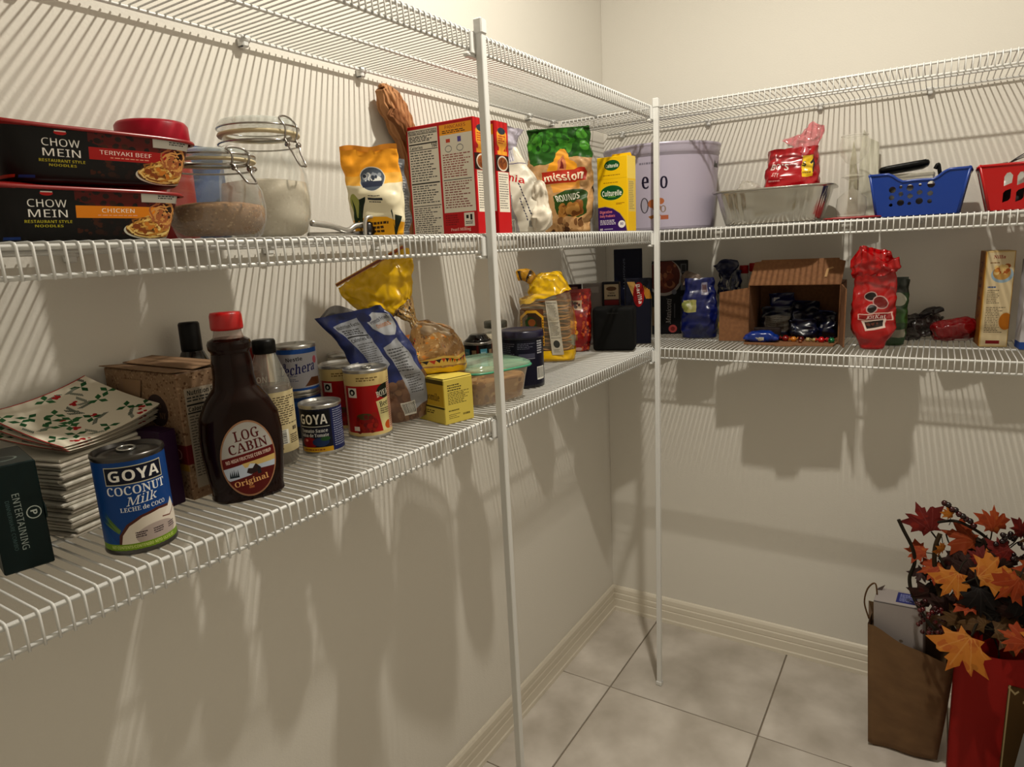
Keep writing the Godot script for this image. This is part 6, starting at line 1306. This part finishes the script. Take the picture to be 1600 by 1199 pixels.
	for i in packs.size():
		var p: Array = packs[i]
		t = thing("navy_snack_pack", p[0], "snack pack", p[1] + Vector3(0, y0, 0), p[5])
		cv = canvas(256, 256, navy); cv.blobs(30, 0, 0, 1, 1, 0.03, 0.09, [Color(0.04, 0.06, 0.19), Color(0.02, 0.03, 0.10), Color(0.05, 0.05, 0.08)], 70 + i)
		if i == 0: cv.rect(0.08, 0.30, 0.80, 0.55, Color(0.45, 0.43, 0.40)); cv.words(0.12, 0.36, 0.7, 0.4, 7, Color(0.3, 0.28, 0.26), 3, 0.4); cv.rect(0.5, 0.55, 0.24, 0.2, Color(0.28, 0.25, 0.22))
		if i > 0: cv.rect(0.5, 0.5, 0.16, 0.09, Color(0.5, 0.5, 0.52)); cv.stroke([[0.2, 0.3], [0.3, 0.6]], 0.02, Color(0.3, 0.34, 0.46))
		part("pack", pouch(p[2], p[3], p[4], {"seed": 70 + i, "crinkle": 0.009, "top": 0.2, "nu": 36, "nv": 28}), print_mat(cv, 0.3), t)
		part("crimped_end", carton(p[2] * 0.8, 0.006, 0.0014, {}, 0.0004), mat(Color(0.10, 0.14, 0.30), 0.3), t, Vector3(0, p[3] - 0.003, 0))
	t = thing("navy_snack_pack", "flat blue snack pack resting on the labelled pack in box", "snack pack", Vector3(0.588, y0 + 0.0875, 0.072), 0.3)
	part("pack", pouch(0.065, 0.038, 0.022, {"seed": 77, "crinkle": 0.005, "top": 0.3, "nu": 30, "nv": 20}), mat(Color(0.04, 0.07, 0.24), 0.3), t)
	part("white_tag", carton(0.016, 0.015, 0.001, {}, 0.0003), mat(Color(0.6, 0.6, 0.62), 0.5), t, Vector3(-0.015, 0.012, 0.0115))
	t = thing("grey_carton", "low grey carton behind the blue wipes in cardboard box", "box", Vector3(0.566, y0, 0.148), 0.05)
	part("carton", carton(0.072, 0.034, 0.02), mat(Color(0.17, 0.135, 0.13), 0.6), t)
	part("white_sticker", slab([[0, 0], [0.004, 0.0], [0.010, 0.012], [0.007, 0.013]], 0.0, 0.0005), mat(Color(0.6, 0.58, 0.55), 0.6), t, Vector3(-0.004, 0.014, 0.0103))
	# wipes pack in front
	t = thing("wipes_pack", "small bright blue packet with white label on the box flap", "packet", Vector3(0.563, L0 + 0.0045, 0.214), 0.10)
	cv = canvas(400, 200, Color(0.03, 0.15, 0.45)); cv.rect(0.16, 0.40, 0.58, 0.55, Color(0.72, 0.70, 0.62)); cv.words(0.2, 0.5, 0.5, 0.36, 4, Color(0.4, 0.38, 0.36), 4, 0.45); cv.blobs(10, 0.1, 0.05, 0.8, 0.3, 0.03, 0.08, [Color(0.08, 0.28, 0.62), Color(0.4, 0.5, 0.66)], 3)
	part("packet", loft([[Vector3(-0.046, 0.010, 0), 0.003, 0.016], [Vector3(-0.036, 0.013, 0), 0.010, 0.019], [Vector3(-0.02, 0.0155, 0), 0.0155, 0.020], [Vector3(0.02, 0.0155, 0), 0.0155, 0.020], [Vector3(0.036, 0.013, 0), 0.010, 0.019], [Vector3(0.046, 0.010, 0), 0.003, 0.016]], 40, 40, 0.003, 8, 0.6), mat(Color(0.03, 0.15, 0.45), 0.25), t)
	part("label", surf(8, 6, func(u, v): return Vector3(-0.028 + u * 0.05, 0.004 + v * 0.020, 0.0205 - 0.004 * pow(absf(v * 2 - 1), 3))), print_mat(cv, 0.5), t)
	# wrapped sweets scattered along the bottom flap
	var sweets := [[0.624, 0.195, 0.010, Color(0.42, 0.04, 0.03), "large dark red"], [0.645, 0.197, 0.0085, Color(0.70, 0.42, 0.12), "round orange"], [0.663, 0.190, 0.0085, Color(0.28, 0.03, 0.03), "dark maroon"], [0.681, 0.190, 0.007, Color(0.62, 0.54, 0.36), "pale gold"], [0.697, 0.193, 0.007, Color(0.55, 0.46, 0.28), "dull gold"], [0.715, 0.197, 0.009, Color(0.68, 0.06, 0.09), "bright red"], [0.728, 0.186, 0.0075, Color(0.55, 0.08, 0.10), "crimson"], [0.740, 0.200, 0.0085, Color(0.08, 0.38, 0.22), "shiny green"], [0.665, 0.216, 0.0055, Color(0.45, 0.24, 0.14), "tiny brown"], [0.608, 0.178, 0.009, Color(0.05, 0.10, 0.06), "dark green"]]
	for q in sweets:
		t = thing("wrapped_sweet", "%s wrapped sweet on the cardboard box's bottom flap" % q[4], "candy", Vector3(q[0], L0 + 0.0045, q[1]), q[0] * 40.0, "wrapped sweets")
		var r: float = q[2]
		var cm := mat(q[3], 0.22)
		part("sweet", lathe([[0, 0], [r * 0.6, r * 0.1], [r, r * 0.8], [r * 0.9, r * 1.3], [r * 0.4, r * 1.75], [0, r * 1.8]], 16), cm, t)
		for s in [-1, 1]: part("wrapper_twist", loft([[Vector3(s * r * 0.8, r * 0.9, 0), r * 0.25, r * 0.25], [Vector3(s * r * 1.1, r, 0), r * 0.15, r * 0.15], [Vector3(s * r * 1.6, r * 1.1, 0), r * 0.6, r * 0.12]], 14, 8, 0.0), cm, t)
	# red chocolate bag
	t = thing("chocolate_bag", "tall glossy red chocolate bag standing at the shelf's edge", "bag", Vector3(0.838, L0, 0.240), face(0.838, 0.240, 8))
	cv = canvas(420, 800, Color(0.58, 0.02, 0.025))
	cv.frame(0, -0.13, 1, 1)
	for q in [[0.40, 0.46, 0.13, 0.05, -0.6], [0.62, 0.53, 0.15, 0.07, 0.0], [0.42, 0.61, 0.11, 0.045, 0.5]]:
		cv.ell(q[0], q[1], q[2] + 0.025, q[3] + 0.013, Color(0.62, 0.5, 0.48)); cv.ell(q[0], q[1], q[2], q[3], Color(0.07, 0.03, 0.02) if q[3] < 0.06 else Color(0.36, 0.05, 0.04))
	cv.poly([[0.10, 0.67], [0.92, 0.65], [0.90, 0.76], [0.14, 0.75]], Color(0.76, 0.62, 0.58)); cv.poly([[0.13, 0.68], [0.89, 0.665], [0.87, 0.75], [0.17, 0.74]], Color(0.50, 0.02, 0.03)); cv.text("KitKat", 0.52, 0.705, 0.42, 0.05, Color(0.84, 0.76, 0.74), 2, -2, 0.25); cv.poly([[0.22, 0.76], [0.72, 0.73], [0.76, 0.85], [0.28, 0.88]], Color(0.80, 0.72, 0.68)); cv.poly([[0.28, 0.775], [0.67, 0.75], [0.70, 0.83], [0.33, 0.855]], Color(0.08, 0.03, 0.03)); cv.blobs(5, 0.35, 0.78, 0.3, 0.05, 0.01, 0.02, [Color(0.3, 0.14, 0.1)], 3); cv.ell(0.90, 0.10, 0.14, 0.06, Color(0.08, 0.03, 0.02))
	part("bag", pouch(0.098, 0.20, 0.055, {"seed": 82, "crinkle": 0.005, "top": 0.25, "foot": 0.55, "pinch": 0.92, "belly": 0.4}), print_mat(cv, 0.16), t)
	part("crumpled_top", loft([[Vector3(0.0, 0.186, 0), 0.046, 0.012], [Vector3(-0.002, 0.205, 0.006), 0.052, 0.012], [Vector3(-0.004, 0.222, 0.006), 0.050, 0.010], [Vector3(0.006, 0.238, 0.0), 0.036, 0.005], [Vector3(0.012, 0.248, 0), 0.016, 0.001]], 72, 30, 0.008, 5, 0.8, 9, 0.22), mat(Color(0.62, 0.02, 0.03), 0.16), t)
	t = thing("green_snack_bag", "narrow green bag peeking out behind the red chocolate bag", "bag", Vector3(0.878, L0, 0.165), face(0.878, 0.165, 12))
	cv = canvas(200, 400, Color(0.08, 0.20, 0.06)); cv.rect(0, 0, 1, 0.2, Color(0.03, 0.06, 0.03)); cv.ell(0.6, 0.30, 0.3, 0.10, Color(0.66, 0.66, 0.60)); cv.rect(0.0, 0.45, 1, 0.2, Color(0.16, 0.30, 0.10)); cv.rect(0.2, 0.75, 0.7, 0.12, Color(0.5, 0.48, 0.42))
	part("bag", pouch(0.065, 0.17, 0.045, {"seed": 90, "crinkle": 0.005, "top": 0.3}), print_mat(cv, 0.3), t)
	part("seal", carton(0.06, 0.008, 0.0015, {}, 0.0005), mat(Color(0.04, 0.08, 0.04), 0.3), t, Vector3(0, 0.167, 0))
	# dark clear bag of wrapped sweets
	t = thing("dark_sweet_bag", "crumpled dark see-through bag of sweets against the wall", "bag", Vector3(0.903, L0, 0.055), 0.05)
	part("bag", loft([[Vector3(-0.075, 0.004, 0), 0.005, 0.01], [Vector3(-0.06, 0.022, 0), 0.020, 0.03], [Vector3(-0.02, 0.032, 0), 0.030, 0.035], [Vector3(0.03, 0.036, 0), 0.032, 0.032], [Vector3(0.06, 0.045, 0), 0.020, 0.022], [Vector3(0.075, 0.066, -0.01), 0.010, 0.012]], 48, 48, 0.014, 12, 0.8, 7, 0.2), clear_mat(Color(0.14, 0.10, 0.10), 0.72, 0.12), t)
	part("gathered_end", loft([[Vector3(0.035, 0.064, 0), 0.008, 0.010], [Vector3(0.060, 0.078, 0.0), 0.010, 0.016], [Vector3(0.085, 0.082, 0), 0.004, 0.012]], 36, 16, 0.006, 3, 0.8, 6, 0.3), mat(Color(0.10, 0.08, 0.09), 0.3), t)
	part("white_label", carton(0.018, 0.012, 0.001, {}, 0.0003), mat(Color(0.6, 0.55, 0.52), 0.5), t, Vector3(-0.018, 0.020, 0.044), Vector3(-0.2, 0, 0.1))
	# red foil roll
	t = thing("red_sweet_roll", "shiny red wrapped roll lying beside the wafer carton", "packet", Vector3(1.020, L0 + 0.031, 0.078), 0.30)
	part("roll", loft([[Vector3(-0.058, -0.006, 0), 0.008, 0.008], [Vector3(-0.050, -0.004, 0), 0.024, 0.024], [Vector3(-0.02, 0.0, 0), 0.029, 0.029], [Vector3(0.025, 0.006, 0), 0.029, 0.029], [Vector3(0.040, 0.010, 0), 0.024, 0.024], [Vector3(0.045, 0.012, 0), 0.006, 0.006]], 40, 40, 0.004, 5, 0.9, 8, 0.06), mat(Color(0.42, 0.02, 0.04), 0.2), t)
	part("white_strip", carton(0.030, 0.006, 0.001, {}, 0.0003), mat(Color(0.62, 0.56, 0.54), 0.5), t, Vector3(0.005, -0.026, 0.0185), Vector3(0.5, 0, 0))
	# wafer carton and its neighbour
	w = 0.058; h = 0.232; d = 0.085
	t = thing("wafer_carton", "tall yellow wafer carton with recipe panel facing the room", "box", Vector3(1.090, L0, 0.108), 0.10)
	cv = box_canvas(w, h, d, 3400, Color(0.72, 0.62, 0.42)); R = box_rects(w, h, d)
	on(cv, R.f); cv.rect(0.05, 0.01, 0.92, 0.98, Color(0.76, 0.69, 0.55)); cv.text("Nilla", 0.46, 0.055, 0.42, 0.035, Color(0.48, 0.04, 0.07), 2, 0, 0.1); cv.words(0.14, 0.11, 0.4, 0.02, 1, Color(0.45, 0.3, 0.15), 3); cv.ell(0.60, 0.24, 0.40, 0.085, Color(0.52, 0.60, 0.66)); cv.ell(0.58, 0.22, 0.32, 0.075, Color(0.66, 0.50, 0.26)); cv.blobs(20, 0.35, 0.15, 0.45, 0.07, 0.012, 0.025, [Color(0.72, 0.48, 0.2), Color(0.78, 0.66, 0.42), Color(0.58, 0.3, 0.12)], 4)
	cv.words(0.12, 0.36, 0.3, 0.02, 1, Color(0.15, 0.25, 0.45), 4, 0.9); cv.words(0.12, 0.40, 0.45, 0.15, 8, Color(0.3, 0.26, 0.2), 5, 0.4); cv.words(0.12, 0.58, 0.7, 0.28, 16, Color(0.35, 0.3, 0.24), 6, 0.4); cv.ell(0.86, 0.73, 0.27, 0.10, Color(0.70, 0.62, 0.48)); cv.ell(0.87, 0.73, 0.24, 0.09, Color(0.62, 0.36, 0.06)); cv.rect(0.22, 0.935, 0.5, 0.035, Color(0.45, 0.06, 0.09))
	on(cv, R.r); cv.rect(0, 0, 1, 1, Color(0.50, 0.30, 0.09)); cv.rect(0.85, 0, 0.15, 1, Color(0.70, 0.44, 0.06)); cv.text("NILLA", 0.42, 0.42, 0.66, 0.34, Color(0.32, 0.06, 0.06), 2, 90); cv.rect(0.0, 0.6, 0.4, 0.4, Color(0.42, 0.24, 0.08))
	part("carton", carton(w, h, d, R), print_mat(cv, 0.5), t)
	w = 0.075; h = 0.212; d = 0.05
	t = thing("pasta_roni_carton", "white and blue carton with facts panel past the wafer carton", "box", Vector3(1.178, L0, 0.152), 0.12)
	cv = box_canvas(w, h, d, 3400, Color(0.66, 0.65, 0.66)); R = box_rects(w, h, d)
	on(cv, R.f); cv.text("A", 0.26, 0.06, 0.14, 0.05, Color(0.1, 0.1, 0.14), 0, 0, 0.1); cv.text("PA", 0.26, 0.15, 0.22, 0.03, Color(0.1, 0.1, 0.14), 0); cv.rect(0.12, 0.21, 0.76, 0.012, Color(0.1, 0.1, 0.12)); cv.words(0.12, 0.24, 0.76, 0.32, 16, Color(0.25, 0.25, 0.28), 5, 0.4); cv.rect(0.12, 0.57, 0.76, 0.012, Color(0.1, 0.1, 0.12)); cv.words(0.12, 0.60, 0.76, 0.28, 13, Color(0.25, 0.25, 0.28), 6, 0.4); cv.rect(0, 0.92, 1, 0.08, Color(0.12, 0.24, 0.5))
	on(cv, R.r); cv.rect(0, 0.92, 1, 0.08, Color(0.12, 0.24, 0.5))
	part("carton", carton(w, h, d, R), print_mat(cv, 0.5), t)

# ---------------------------------------------------------------- on the floor
func maple_leaf(size: float, cup: float, sd: int) -> ArrayMesh:   # five toothed lobes round a raised middle
	var g := RandomNumberGenerator.new(); g.seed = sd
	var half := [[0.0, 1.0], [0.10, 0.72], [0.20, 0.66], [0.16, 0.46], [0.36, 0.62], [0.52, 0.66], [0.50, 0.50], [0.86, 0.44], [0.60, 0.22], [0.56, 0.12], [0.74, -0.06], [0.40, -0.06], [0.30, -0.16], [0.34, -0.36], [0.12, -0.24], [0.04, -0.26]]
	var pts := []
	for p in half: pts.append(Vector2(p[0], p[1]))
	for i in range(half.size() - 1, 0, -1): pts.append(Vector2(-half[i][0], half[i][1]))
	var st := SurfaceTool.new(); st.begin(Mesh.PRIMITIVE_TRIANGLES)
	var pos := []
	for p in pts:
		var q: Vector2 = p * (1.0 + g.randf_range(-0.08, 0.08))
		pos.append(Vector3(q.x, q.y, -cup * q.length_squared() + g.randf_range(-0.05, 0.05)) * size * 0.55)
	var mid := Vector3(0, 0.12, 0.10) * size * 0.55
	for i in pos.size():
		var a: Vector3 = pos[i]
		var b: Vector3 = pos[(i + 1) % pos.size()]
		for q in [[mid, Vector2(0.5, 0.45)], [a, Vector2(0.5 + pts[i].x / 2, 0.5 - pts[i].y / 2)], [b, Vector2(0.5 + pts[(i + 1) % pos.size()].x / 2, 0.5 - pts[(i + 1) % pos.size()].y / 2)]]:
			st.set_smooth_group(0); st.set_uv(q[1]); st.add_vertex(q[0])
	st.generate_normals(); return st.commit()

func leaf_mat(c: Color, c2: Color, sd: int) -> StandardMaterial3D:
	var cv := canvas(128, 128, c)
	cv.blobs(60, 0, 0, 1, 1, 0.01, 0.07, [c.lerp(c2, 0.2), c.lerp(c2, 0.4), c.darkened(0.12), c], sd)
	for k in [-0.9, -0.45, 0.0, 0.45, 0.9]: cv.stroke([[0.5, 0.62], [0.5 + 0.42 * sin(k * 1.3), 0.62 - 0.5 * cos(k * 1.3)]], 0.014, c.lightened(0.08))
	var m := print_mat(cv, 0.7); m.backlight_enabled = true; m.backlight = Color(0.2, 0.2, 0.2); return m

func floor_things():
	var kraft := StandardMaterial3D.new(); kraft.albedo_texture = noise_tex(0.03, Color(0.40, 0.29, 0.175), Color(0.47, 0.35, 0.22), 256, FastNoiseLite.TYPE_SIMPLEX_SMOOTH, 3, 5); kraft.roughness = 0.8
	# brown paper carrier bag, open at the top
	var t := thing("paper_carrier_bag", "brown paper carrier bag on the floor holding white box", "bag", Vector3(0.968, 0.0, 0.276), 0.06)
	var bag := func(w0, w1, d0, d1, h, dip): return func(u, v):   # four creased sides, mouth edge uneven
		var c := cos(u * TAU + PI / 4)
		var s := sin(u * TAU + PI / 4)
		var m := maxf(absf(c), absf(s))
		var x: float = c / m
		var z: float = s / m
		var k := clampf((v - 0.05) / 0.95, 0, 1)
		var w: float = lerpf(w0, w1, k) * clampf(v / 0.05, 0, 1)
		var d: float = lerpf(d0, d1, k) * clampf(v / 0.05, 0, 1)
		var top: float = h - dip * smoothstep(0.2, 1.0, z) * smoothstep(-1.0, 0.7, x) + 0.004 * sin(x * 5.0)
		var crease := 0.010 * k * (1.0 - absf(z)) * signf(x) * (1.0 if absf(x) > 0.95 else 0.0)
		return Vector3(x * w / 2 - crease, k * top, z * d / 2 + 0.003 * sin(k * 9.0 + x * 4.0))
	part("bag", surf(64, 24, bag.call(0.158, 0.196, 0.105, 0.125, 0.36, 0.058), null, false), kraft, t)
	part("handle", tube(curve([Vector3(-0.095, 0.335, -0.02), Vector3(-0.108, 0.38, -0.02), Vector3(-0.102, 0.425, -0.015), Vector3(-0.085, 0.445, -0.01), Vector3(-0.078, 0.40, -0.01)], 6), 0.0022, 6), mat(Color(0.36, 0.26, 0.16), 0.8), t)
	t = thing("white_carton", "white carton with blue label standing inside paper carrier bag", "box", Vector3(0.963, 0.003, 0.270), -0.06)
	t.rotation.z = 0.055
	var w := 0.112
	var h := 0.415
	var d := 0.080
	var cv := box_canvas(w, h, d, 2200, Color(0.60, 0.57, 0.56))
	var R := box_rects(w, h, d)
	on(cv, R.t); cv.rect(0.44, 0.10, 0.42, 0.74, Color(0.13, 0.15, 0.40)); cv.words(0.50, 0.2, 0.30, 0.55, 6, Color(0.5, 0.52, 0.68), 3, 0.6)
	on(cv, R.f); cv.rect(0, 0, 1, 0.006, Color(0.3, 0.28, 0.28)); cv.blobs(16, 0.2, 0.24, 0.4, 0.05, 0.003, 0.010, [Color(0.3, 0.25, 0.22), Color(0.4, 0.35, 0.3)], 4)
	part("carton", carton(w, h, d, R), print_mat(cv, 0.6), t)
	part("lifted_flap", slab([[0, 0], [0.012, 0], [0.02, 0.016], [0.004, 0.006]], 0, 0.001), mat(Color(0.35, 0.30, 0.28), 0.7), t, Vector3(-0.056, h, -0.022), Vector3(0, 0.3, 0))
	# red gift bag with a kraft panel
	t = thing("red_gift_bag", "large red paper gift bag with kraft panel, holding leaf garland", "bag", Vector3(1.182, 0.0, 0.395), -0.02)
	part("bag", surf(64, 24, bag.call(0.228, 0.238, 0.125, 0.130, 0.415, -0.02), null, false), mat(Color(0.55, 0.08, 0.06), 0.6), t)
	cv = canvas(300, 500, Color(0.27, 0.185, 0.075)); cv.stroke([[0.02, 0.0], [0.02, 1]], 0.014, Color(0.62, 0.55, 0.40)); cv.stroke([[0.0, 0.012], [0.10, 0.05], [0.14, 0.03]], 0.014, Color(0.62, 0.55, 0.40)); cv.text("S", 0.32, 0.06, 0.2, 0.10, Color(0.62, 0.55, 0.40), 0); cv.poly([[0.35, 0.23], [0.55, 0.2], [0.6, 0.27]], Color(0.72, 0.66, 0.52))
	part("kraft_panel", carton(0.128, 0.34, 0.0015, {}, 0.0004), print_mat(cv, 0.75), t, Vector3(0.045, 0.02, 0.0685))
	part("handle", tube(curve([Vector3(-0.04, 0.40, -0.062), Vector3(-0.05, 0.46, -0.07), Vector3(0.0, 0.50, -0.072), Vector3(0.05, 0.46, -0.07), Vector3(0.04, 0.40, -0.062)], 6), 0.0025, 6), mat(Color(0.12, 0.07, 0.04), 0.8), t)
	# grey box with a black strap in front of the red bag
	t = thing("grey_case", "grey case with black strap standing before red gift bag", "case", Vector3(1.262, 0.0, 0.545), 0.55)
	part("case", slab([[-0.10, 0.0], [0.10, 0.0], [0.10, 0.33], [-0.02, 0.33], [-0.06, 0.30]], -0.045, 0.045), mat(Color(0.42, 0.42, 0.41), 0.6), t)
	part("strap", tube(curve([Vector3(-0.10, 0.245, 0.047), Vector3(-0.088, 0.268, 0.050), Vector3(-0.03, 0.268, 0.050), Vector3(0.06, 0.262, 0.050)], 5), 0.006, 8), mat(Color(0.02, 0.02, 0.02), 0.6), t)
	# autumn leaf garland bunched up in the red bag
	t = thing("autumn_garland", "garland of red, orange and brown artificial maple leaves", "garland", Vector3(1.09, 0.40, 0.40), 0.0)
	var o := t.position
	var stem := mat(Color(0.11, 0.085, 0.045), 0.7)
	part("vine", tube(curve([Vector3(0.927, 0.674, 0.37) - o, Vector3(0.940, 0.647, 0.37) - o, Vector3(0.960, 0.607, 0.37) - o, Vector3(0.967, 0.569, 0.37) - o, Vector3(0.959, 0.524, 0.37) - o, Vector3(0.974, 0.476, 0.38) - o, Vector3(1.02, 0.42, 0.40) - o, Vector3(1.10, 0.40, 0.42) - o], 6), 0.0042, 8), stem, t)
	part("vine", tube(curve([Vector3(0.995, 0.669, 0.35) - o, Vector3(1.039, 0.684, 0.35) - o, Vector3(1.077, 0.672, 0.35) - o, Vector3(1.11, 0.648, 0.35) - o, Vector3(1.146, 0.60, 0.36) - o, Vector3(1.15, 0.50, 0.38) - o, Vector3(1.12, 0.42, 0.38) - o], 6), 0.0036, 8), stem, t)
	part("vine", tube(curve([Vector3(1.014, 0.655, 0.37) - o, Vector3(1.006, 0.62, 0.38) - o, Vector3(1.010, 0.56, 0.38) - o, Vector3(1.03, 0.48, 0.39) - o, Vector3(1.06, 0.42, 0.39) - o], 6), 0.005, 8), mat(Color(0.17, 0.12, 0.05), 0.7), t)
	part("vine", tube(curve([Vector3(1.014, 0.60, 0.37) - o, Vector3(1.04, 0.565, 0.38) - o, Vector3(1.08, 0.58, 0.36) - o, Vector3(1.15, 0.55, 0.37) - o, Vector3(1.20, 0.50, 0.38) - o], 6), 0.003, 8), stem, t)
	var red := Color(0.34, 0.07, 0.05)
	var orange := Color(0.50, 0.18, 0.05)
	var gold := Color(0.62, 0.37, 0.11)
	var brown := Color(0.15, 0.07, 0.045)
	var black := Color(0.045, 0.025, 0.02)
	var olive := Color(0.26, 0.17, 0.06)
	var ms := {"red": leaf_mat(red, Color(0.5, 0.12, 0.05), 1), "orange": leaf_mat(orange, gold, 2), "gold": leaf_mat(gold, orange, 3), "brown": leaf_mat(brown, red, 4), "black": leaf_mat(black, brown, 5), "olive": leaf_mat(olive, brown, 6), "rust": leaf_mat(Color(0.46, 0.17, 0.04), orange, 7), "taupe": leaf_mat(Color(0.25, 0.20, 0.17), brown, 8), "mauve": leaf_mat(Color(0.30, 0.22, 0.22), brown, 9)}
	# colour, place, size, then pitch, yaw and roll of the leaf in degrees
	var leaves := [["red", 0.989, 0.666, 0.36, 0.11, -10, 15, 25], ["gold", 1.031, 0.700, 0.36, 0.05, -5, 50, 5], ["rust", 1.072, 0.640, 0.34, 0.105, -30, 20, 70], ["gold", 1.019, 0.636, 0.40, 0.055, 0, 60, 170], ["orange", 1.114, 0.688, 0.36, 0.09, -8, 25, -12], ["red", 1.165, 0.683, 0.36, 0.08, 0, 40, -30],
		["orange", 0.980, 0.597, 0.36, 0.07, -45, 10, 80], ["orange", 1.015, 0.572, 0.38, 0.085, -55, 0, 110], ["gold", 1.105, 0.592, 0.42, 0.12, -40, 10, -70], ["gold", 1.048, 0.579, 0.43, 0.10, -35, 5, 150], ["black", 1.096, 0.556, 0.445, 0.10, -20, 10, 185], ["orange", 1.155, 0.603, 0.45, 0.10, -20, 30, 130],
		["mauve", 0.983, 0.546, 0.36, 0.06, -20, 15, 160], ["brown", 1.012, 0.506, 0.375, 0.11, -15, 20, 150], ["orange", 1.085, 0.522, 0.44, 0.08, -60, 0, 60], ["olive", 1.064, 0.476, 0.44, 0.08, -30, 20, 20], ["black", 1.120, 0.505, 0.43, 0.11, -25, 5, 100], ["olive", 1.142, 0.478, 0.45, 0.105, -45, 10, -100],
		["gold", 1.076, 0.457, 0.495, 0.140, -42, 4, 150], ["orange", 1.176, 0.482, 0.48, 0.085, -35, 20, 60], ["taupe", 1.106, 0.602, 0.335, 0.13, -10, 10, 90], ["brown", 1.040, 0.480, 0.40, 0.10, -20, 10, 10], ["brown", 1.168, 0.521, 0.42, 0.10, -10, 20, 45], ["black", 1.175, 0.56, 0.43, 0.10, -15, 10, 200], ["red", 1.140, 0.64, 0.37, 0.08, -20, 15, 120], ["brown", 1.060, 0.53, 0.37, 0.12, -10, 20, -40],
		["brown", 1.130, 0.45, 0.40, 0.12, -40, 0, 10], ["orange", 1.205, 0.62, 0.42, 0.10, -20, 20, 20], ["rust", 1.230, 0.56, 0.44, 0.11, -25, 10, 80], ["gold", 1.225, 0.50, 0.47, 0.11, -40, 10, 150], ["olive", 1.21, 0.68, 0.37, 0.09, -10, 20, 40], ["red", 1.10, 0.605, 0.37, 0.07, -20, 0, 60],
		["brown", 1.05, 0.60, 0.36, 0.10, -15, 10, 200], ["black", 1.03, 0.54, 0.38, 0.09, -20, 0, 80], ["brown", 1.085, 0.575, 0.38, 0.11, -20, 20, 20], ["black", 1.14, 0.56, 0.40, 0.11, -10, 0, 140], ["olive", 1.10, 0.49, 0.45, 0.09, -40, 10, 60], ["black", 1.16, 0.51, 0.41, 0.12, -20, 10, 250], ["brown", 1.13, 0.60, 0.38, 0.10, -10, 10, 300], ["olive", 1.19, 0.58, 0.40, 0.10, -15, 20, 10]]
	var shapes := [maple_leaf(1.0, 0.22, 3), maple_leaf(1.0, 0.35, 8), maple_leaf(1.0, 0.10, 14)]
	for i in leaves.size():
		var l: Array = leaves[i]
		var f := part("leaf", shapes[i % 3], ms[l[0]], t, Vector3(l[1], l[2], l[3]) - o, Vector3(deg_to_rad(l[5]), deg_to_rad(l[6]), deg_to_rad(l[7])))
		f.scale = Vector3.ONE * l[4]
		part("leaf_stem", tube(curve([Vector3(0, -0.14, 0), Vector3(0.04, -0.35, -0.05), Vector3(0.02, -0.52, -0.12)], 3), 0.018, 5), stem, f)
	var g := RandomNumberGenerator.new(); g.seed = 4
	var berry := lathe([[0, -1], [0.6, -0.8], [0.95, -0.3], [0.95, 0.3], [0.6, 0.8], [0, 1]], 12)
	var bm := [mat(Color(0.28, 0.02, 0.03), 0.15), mat(Color(0.20, 0.015, 0.03), 0.15), mat(Color(0.09, 0.02, 0.03), 0.2)]
	for i in 34:
		var q := Vector3(1.008, 0.455, 0.42) + Vector3(g.randf_range(-0.03, 0.03), g.randf_range(-0.038, 0.038), g.randf_range(-0.018, 0.018))
		part("berry", berry, bm[i % 2], t, q - o).scale = Vector3.ONE * 0.0052
	for i in 30:
		var q := Vector3(1.152, 0.648, 0.355) + Vector3(g.randf_range(-0.032, 0.032), g.randf_range(-0.03, 0.03), g.randf_range(-0.018, 0.018))
		part("berry", berry, bm[2], t, q - o).scale = Vector3.ONE * 0.006
	for i in 9:
		var k := i / 8.0
		part("berry", berry, bm[2] if i % 2 else bm[1], t, Vector3(1.018, 0.725, 0.35).lerp(Vector3(1.078, 0.682, 0.35), k) + Vector3(0, 0.003 * (i % 2), 0.003 * (i % 3)) - o).scale = Vector3.ONE * 0.0072
